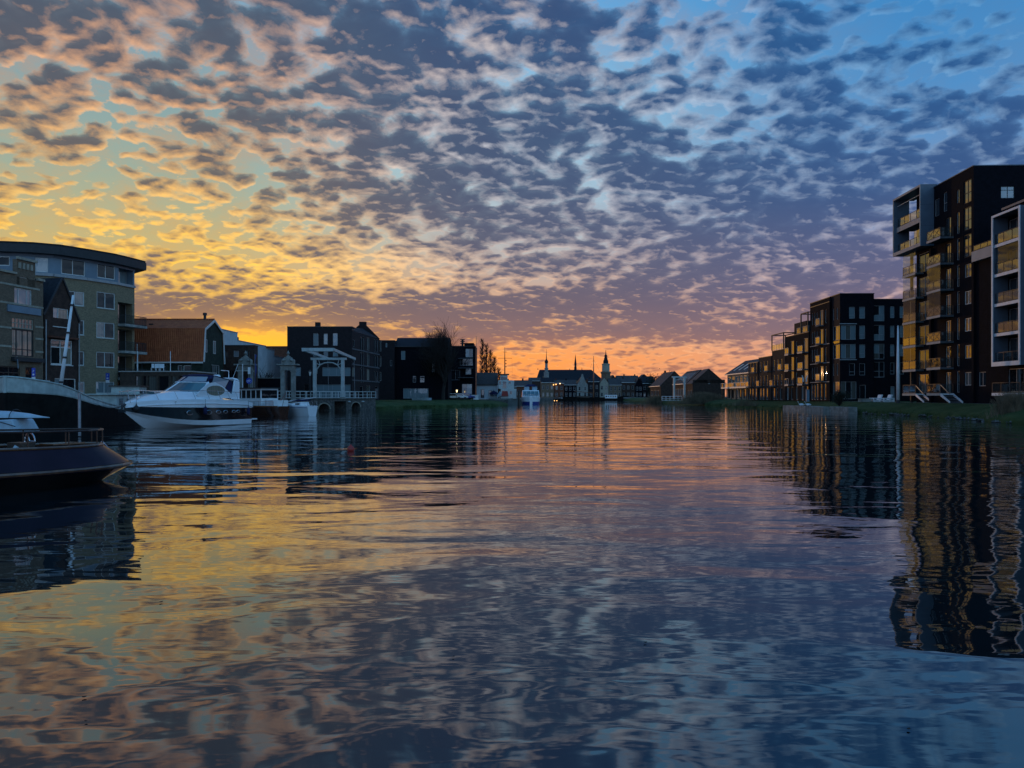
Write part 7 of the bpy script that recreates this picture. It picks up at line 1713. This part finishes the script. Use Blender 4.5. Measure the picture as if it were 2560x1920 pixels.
# ------------------------------------------------------------------ trees, reeds, shrubs, grass
def grow(rnd, mb, tw, p, d, L, r, lvl, maxl, spread, up, n_br, tr=None):
    """recursive bare branches: tapered three-sided limbs, finest ones as flat slivers"""
    steps = 3 if lvl < 2 else 2; pts = [p]; q = p; dd = d.copy()
    for k in range(steps):
        dd = (dd + Vector((rnd.uniform(-1,1),rnd.uniform(-1,1),rnd.uniform(-1,1)))*.16 + Vector((0,0,up))*.12).normalized()
        q = q + dd*(L/steps); pts.append(q)
    (tr if (tr is not None and lvl == 0) else (mb if lvl < maxl-1 else tw)).tube(pts, [r*(1-.45*k/steps) for k in range(steps+1)], 7 if lvl == 0 else (4 if lvl < 2 else 3), cap=False)
    if lvl >= maxl: return
    n = n_br[min(lvl, len(n_br)-1)]
    for k in range(n):
        f = .30+.70*(k+rnd.random()*.6)/n if lvl else .35+.65*(k+rnd.random()*.5)/n
        i = min(int(f*steps), steps-1); base = pts[i].lerp(pts[i+1], min(1, f*steps-i))
        ax = dd.cross(Vector((rnd.uniform(-1,1),rnd.uniform(-1,1),rnd.uniform(-1,1)))).normalized()
        nd = (Matrix.Rotation(rnd.uniform(.6,1.0)*spread, 3, ax) @ dd).normalized(); nd = (nd+Vector((0,0,up*.35))).normalized()
        grow(rnd, mb, tw, base, nd, L*rnd.uniform(.55,.78), max(.022, r*(1-.45*f)*.62), lvl+1, maxl, spread, up, n_br, tr)
def bare_tree(name, label, px, Y, zb, H, seed, spread=.75, up=.5, n_br=(7,5,5,4), maxl=4, r=None, frac=.42, group=None, twig='bark'):
    rnd = random.Random(seed); t = thing(name, label, 'tree', (PX(px,Y),Y,zb), 0, group)
    tr, mb, tw = MB(), MB(), MB()
    grow(rnd, mb, tw, Vector((0,0,-.1)), Vector((0,0,1)), H*frac, r or H*.022, 0, maxl, spread, up, n_br, tr)
    tr.build('trunk','bark',t,smooth=True); c = mb; c.build('limbs','bark',t,smooth=True); tw.build('crown',twig,t,smooth=True)
    return t
bare_tree('bare_tree','big bare spreading tree in front of the slate roofed block',1108,160,1.3,17.0,5,spread=.72,up=.55,n_br=(10,6,6,5),frac=.46,r=.42)
bare_tree('bare_tree','second bare tree with a bird nest close beside the big spreading tree',1088,166,1.3,15.5,9,spread=.62,up=.6,n_br=(9,6,6,5),frac=.45,r=.34)
nest = MB()
rn = random.Random(4)
for _ in range(120):
    a = Vector((rn.gauss(0,.35),rn.gauss(0,.35),rn.gauss(0,.22))); b = a+Vector((rn.uniform(-.5,.5),rn.uniform(-.5,.5),rn.uniform(-.2,.2))); nest.bar(a,b,.035)
no = tag(nest.build('bird_nest','bark',None),'round dark bird nest high in the bare trees','nest'); no.location = tuple(P(1110,846,161))
def poplar(px, Y, H, seed, label):
    rnd = random.Random(seed); t = thing('poplar',label,'tree',(PX(px,Y),Y,1.3),0,'bare poplars by the workboat'); tr, tw = MB(), MB()
    tr.tube([(0,0,-.1),(rnd.uniform(-.2,.2),0,H*.4),(0,0,H)], [.26,.16,.02], 6, cap=False)
    for k in range(int(H*9)):
        z = H*(.14+.84*(k/(H*9))); a = rnd.uniform(0,6.28); L = (1-z/H)*2.6+.7; L *= rnd.uniform(.6,1.0); o = Vector((math.cos(a)*.7,math.sin(a)*.7,1)).normalized()
        p = Vector((0,0,z)); e = p+o*L; tw.tube([p,p.lerp(e,.5)+Vector((rnd.uniform(-.1,.1),)*3),e], [.06,.045,.02], 3, cap=False)
        for j in range(6):
            f = rnd.uniform(.3,1); s_ = p.lerp(e,f); o2 = (o+Vector((rnd.uniform(-.7,.7),rnd.uniform(-.7,.7),.3))).normalized(); tw.tube([s_,s_+o2*rnd.uniform(.3,.8)], [.035,.018], 3, cap=False)
    tr.build('trunk','bark',t,smooth=True); tw.build('crown','bark',t,smooth=True)
poplar(1206,206,16.5,1,'tallest bare poplar, next to the thin pole'); poplar(1216,208,15.2,2,'bare poplar just beside the tallest one'); poplar(1227,209,13.6,3,'bare poplar in the middle of the row'); poplar(1236,210,11.8,4,'shorter bare poplar, second from the mast'); poplar(1247,211,8.6,6,'lowest bare poplar by the workboat mast')
bare_tree('garden_tree','low bare garden tree against the white rendered blocks',668,106,1.3,6.2,21,spread=.9,up=.4,n_br=(7,6,5),maxl=3,r=.10,frac=.40)
def leafy(name, label, cat, loc, rx, ry, rz_, n, m, seed, leaf=.16, group=None):
    """dense shrub or evergreen: leaf-sized faces through an uneven volume on a few stems"""
    rnd = random.Random(seed); t = thing(name,label,cat,loc,0,group); b = MB(); st_ = MB()
    cl = [(Vector((rnd.gauss(0,.45)*rx,rnd.gauss(0,.45)*ry,rz_*rnd.uniform(.25,.95))),rnd.uniform(.22,.45)) for _ in range(16)]
    for c, _ in cl: st_.tube([(0,0,-.1),(c.x*.5,c.y*.5,c.z*.6),tuple(c)], [.05,.03,.01], 4, cap=False)
    for _ in range(n):
        c, s_ = rnd.choice(cl); p = c+Vector((rnd.gauss(0,s_)*rx*.7,rnd.gauss(0,s_)*ry*.7,rnd.gauss(0,s_)*rz_*.45))
        if p.z < .02: continue
        u = Vector((rnd.uniform(-1,1),rnd.uniform(-1,1),rnd.uniform(-1,1))).normalized()*leaf; v = u.cross(Vector((rnd.uniform(-1,1),rnd.uniform(-1,1),rnd.uniform(-1,1)))).normalized()*leaf*.55
        i = len(b.v); b.v += [tuple(p-u),tuple(p+v),tuple(p+u),tuple(p-v)]; b.f.append((i,i+1,i+2,i+3))
    st_.build('stems','bark',t); b.build('foliage',m,t,smooth=True)
    return t
leafy('dark_shrub','dark evergreen shrub on the bank beside the broken quay end','shrub',(PX(2098,98),98,.95),.9,.9,1.7,1500,'leaf_dark',3,.10)
for i,(px,Y,rx,h,l) in enumerate(((1647,352,5,9,'dark leafy tree at the very end of the far quay houses'),(1664,345,5,7.6,'round dark tree between the far quay and the small drawbridge'),(1676,300,3.5,6,'low dark tree just left of the small drawbridge portal'))):
    leafy('dark_tree',l,'tree',(PX(px,Y),Y,1.35),rx,4,h,2600,'leaf_dark',30+i,.42,'dark trees near the small drawbridge')
def reeds(name, label, loc, w, d, h, n, seed, m='reed', lean=.35, cat='shrub'):
    rnd = random.Random(seed); t = MB()
    for _ in range(n):
        x, y = rnd.gauss(0,w*.4), rnd.gauss(0,d*.4); hh = h*rnd.uniform(.45,1.0)*math.exp(-(x/w)**2*.8); a = rnd.uniform(0,6.28); L = rnd.uniform(.05,lean)*hh
        e = Vector((x+math.cos(a)*L,y+math.sin(a)*L,hh)); mid = Vector((x+math.cos(a)*L*.3,y+math.sin(a)*L*.3,hh*.55))
        t.tube([(x,y,-.1),mid,e], [.016,.012,.005], 3, cap=False)
        for _k in range(3):
            f = rnd.uniform(.5,1); s_ = mid.lerp(e,f); t.tube([s_,s_+Vector((rnd.uniform(-.25,.25),rnd.uniform(-.25,.25),rnd.uniform(.05,.3)))*hh*.3], [.010,.005], 3, cap=False)
    o = t.build(name, m, None, smooth=True); o.location = loc
    return tag(o, label, cat)
reeds('bare_bush','brown twiggy bare bush on the bank in front of the white framed balconies',(PX(2540,63),63,.35),1.7,1.5,2.3,1900,1,'reed',.6)
reeds('reed_clump','long clump of brown reeds on the bank below the gabled house',(PX(1757,178),178,.3),7.5,2.5,3.0,2600,2)
reeds('reed_clump','small clump of brown reeds beside the small drawbridge',(PX(1640,230),230,.1),4.5,2,2.6,1300,3)
reeds('reed_clump','low brown reeds at the edge below the gallery flats',(PX(1868,140),140,.4),4.0,1.2,1.2,350,5)
# rough grass along the water's edge, nobody could count it
def tufts(name, edge, n, inland, z0, z1, h, sgn, seed, m='grass'):
    rnd = random.Random(seed); b = MB(); seg = []
    for a, c in zip(edge[:-1], edge[1:]):
        A, C = Vector(a), Vector(c); seg.append((A,C,(C-A).length))
    tot = sum(s_[2] for s_ in seg)
    for _ in range(n):
        u = rnd.random()*tot
        for A, C, L in seg:
            if u < L: break
            u -= L
        t_ = (C-A)/L; nn = Vector((t_.y,-t_.x))*sgn; f = rnd.random()**1.6; d = .1+f*inland; q = A+t_*u+nn*d
        zz = z0+(z1-z0)*min(1,d/inland)**.75; hh = h*rnd.uniform(.4,1.2)*(1.4-f*.9)
        for _k in range(3):
            a = rnd.uniform(0,6.28); w = .02+.02*hh; x, y = q.x+rnd.uniform(-.12,.12), q.y+rnd.uniform(-.12,.12); i = len(b.v)
            b.v += [(x-w*math.sin(a),y+w*math.cos(a),zz-.08),(x+w*math.sin(a),y-w*math.cos(a),zz-.08),(x+math.cos(a)*hh*.5,y+math.sin(a)*hh*.5,zz+hh)]; b.f.append((i,i+1,i+2))
    o = b.build(name, m, None, smooth=True); stuff(o); return o
tufts('bank_grass', [(40.3,60),(43.6,75),(43.8,97),(45.6,128),(46,160),(44.8,195)], 9000, 4.2, .1, GZ, .20, 1, 2)
tufts('bank_grass', [(-21.8,119.5),(-19.8,127),(-17.5,139),(-8.5,152),(-3,163)], 5000, 5.0, .1, 1.3, .22, -1, 4)
# stones at the foot of the right bank
def stones():
    rnd = random.Random(8); b = MB()
    for _ in range(320):
        u = rnd.random(); y = 60+u*42; x = lerp_list([(60,40.2),(62,40.3),(75,43.6),(97,43.8),(102,44.2)],y)+rnd.uniform(-.15,.45); r = rnd.uniform(.08,.24); i = len(b.v); z = rnd.uniform(-.02,.16)
        for (sx_,sy_,sz_) in ((1,0,0),(0,1,0),(-1,0,0),(0,-1,0),(.1,.1,.8),(0,0,-.7)): b.v.append((x+sx_*r*rnd.uniform(.7,1.2),y+sy_*r*rnd.uniform(.7,1.2),z+sz_*r*rnd.uniform(.7,1.1)))
        b.f += [(i+a,i+(a+1)%4,i+4) for a in range(4)]+[(i+(a+1)%4,i+a,i+5) for a in range(4)]
    stuff(b.build('bank_stones','stone_dark',None))
stones()
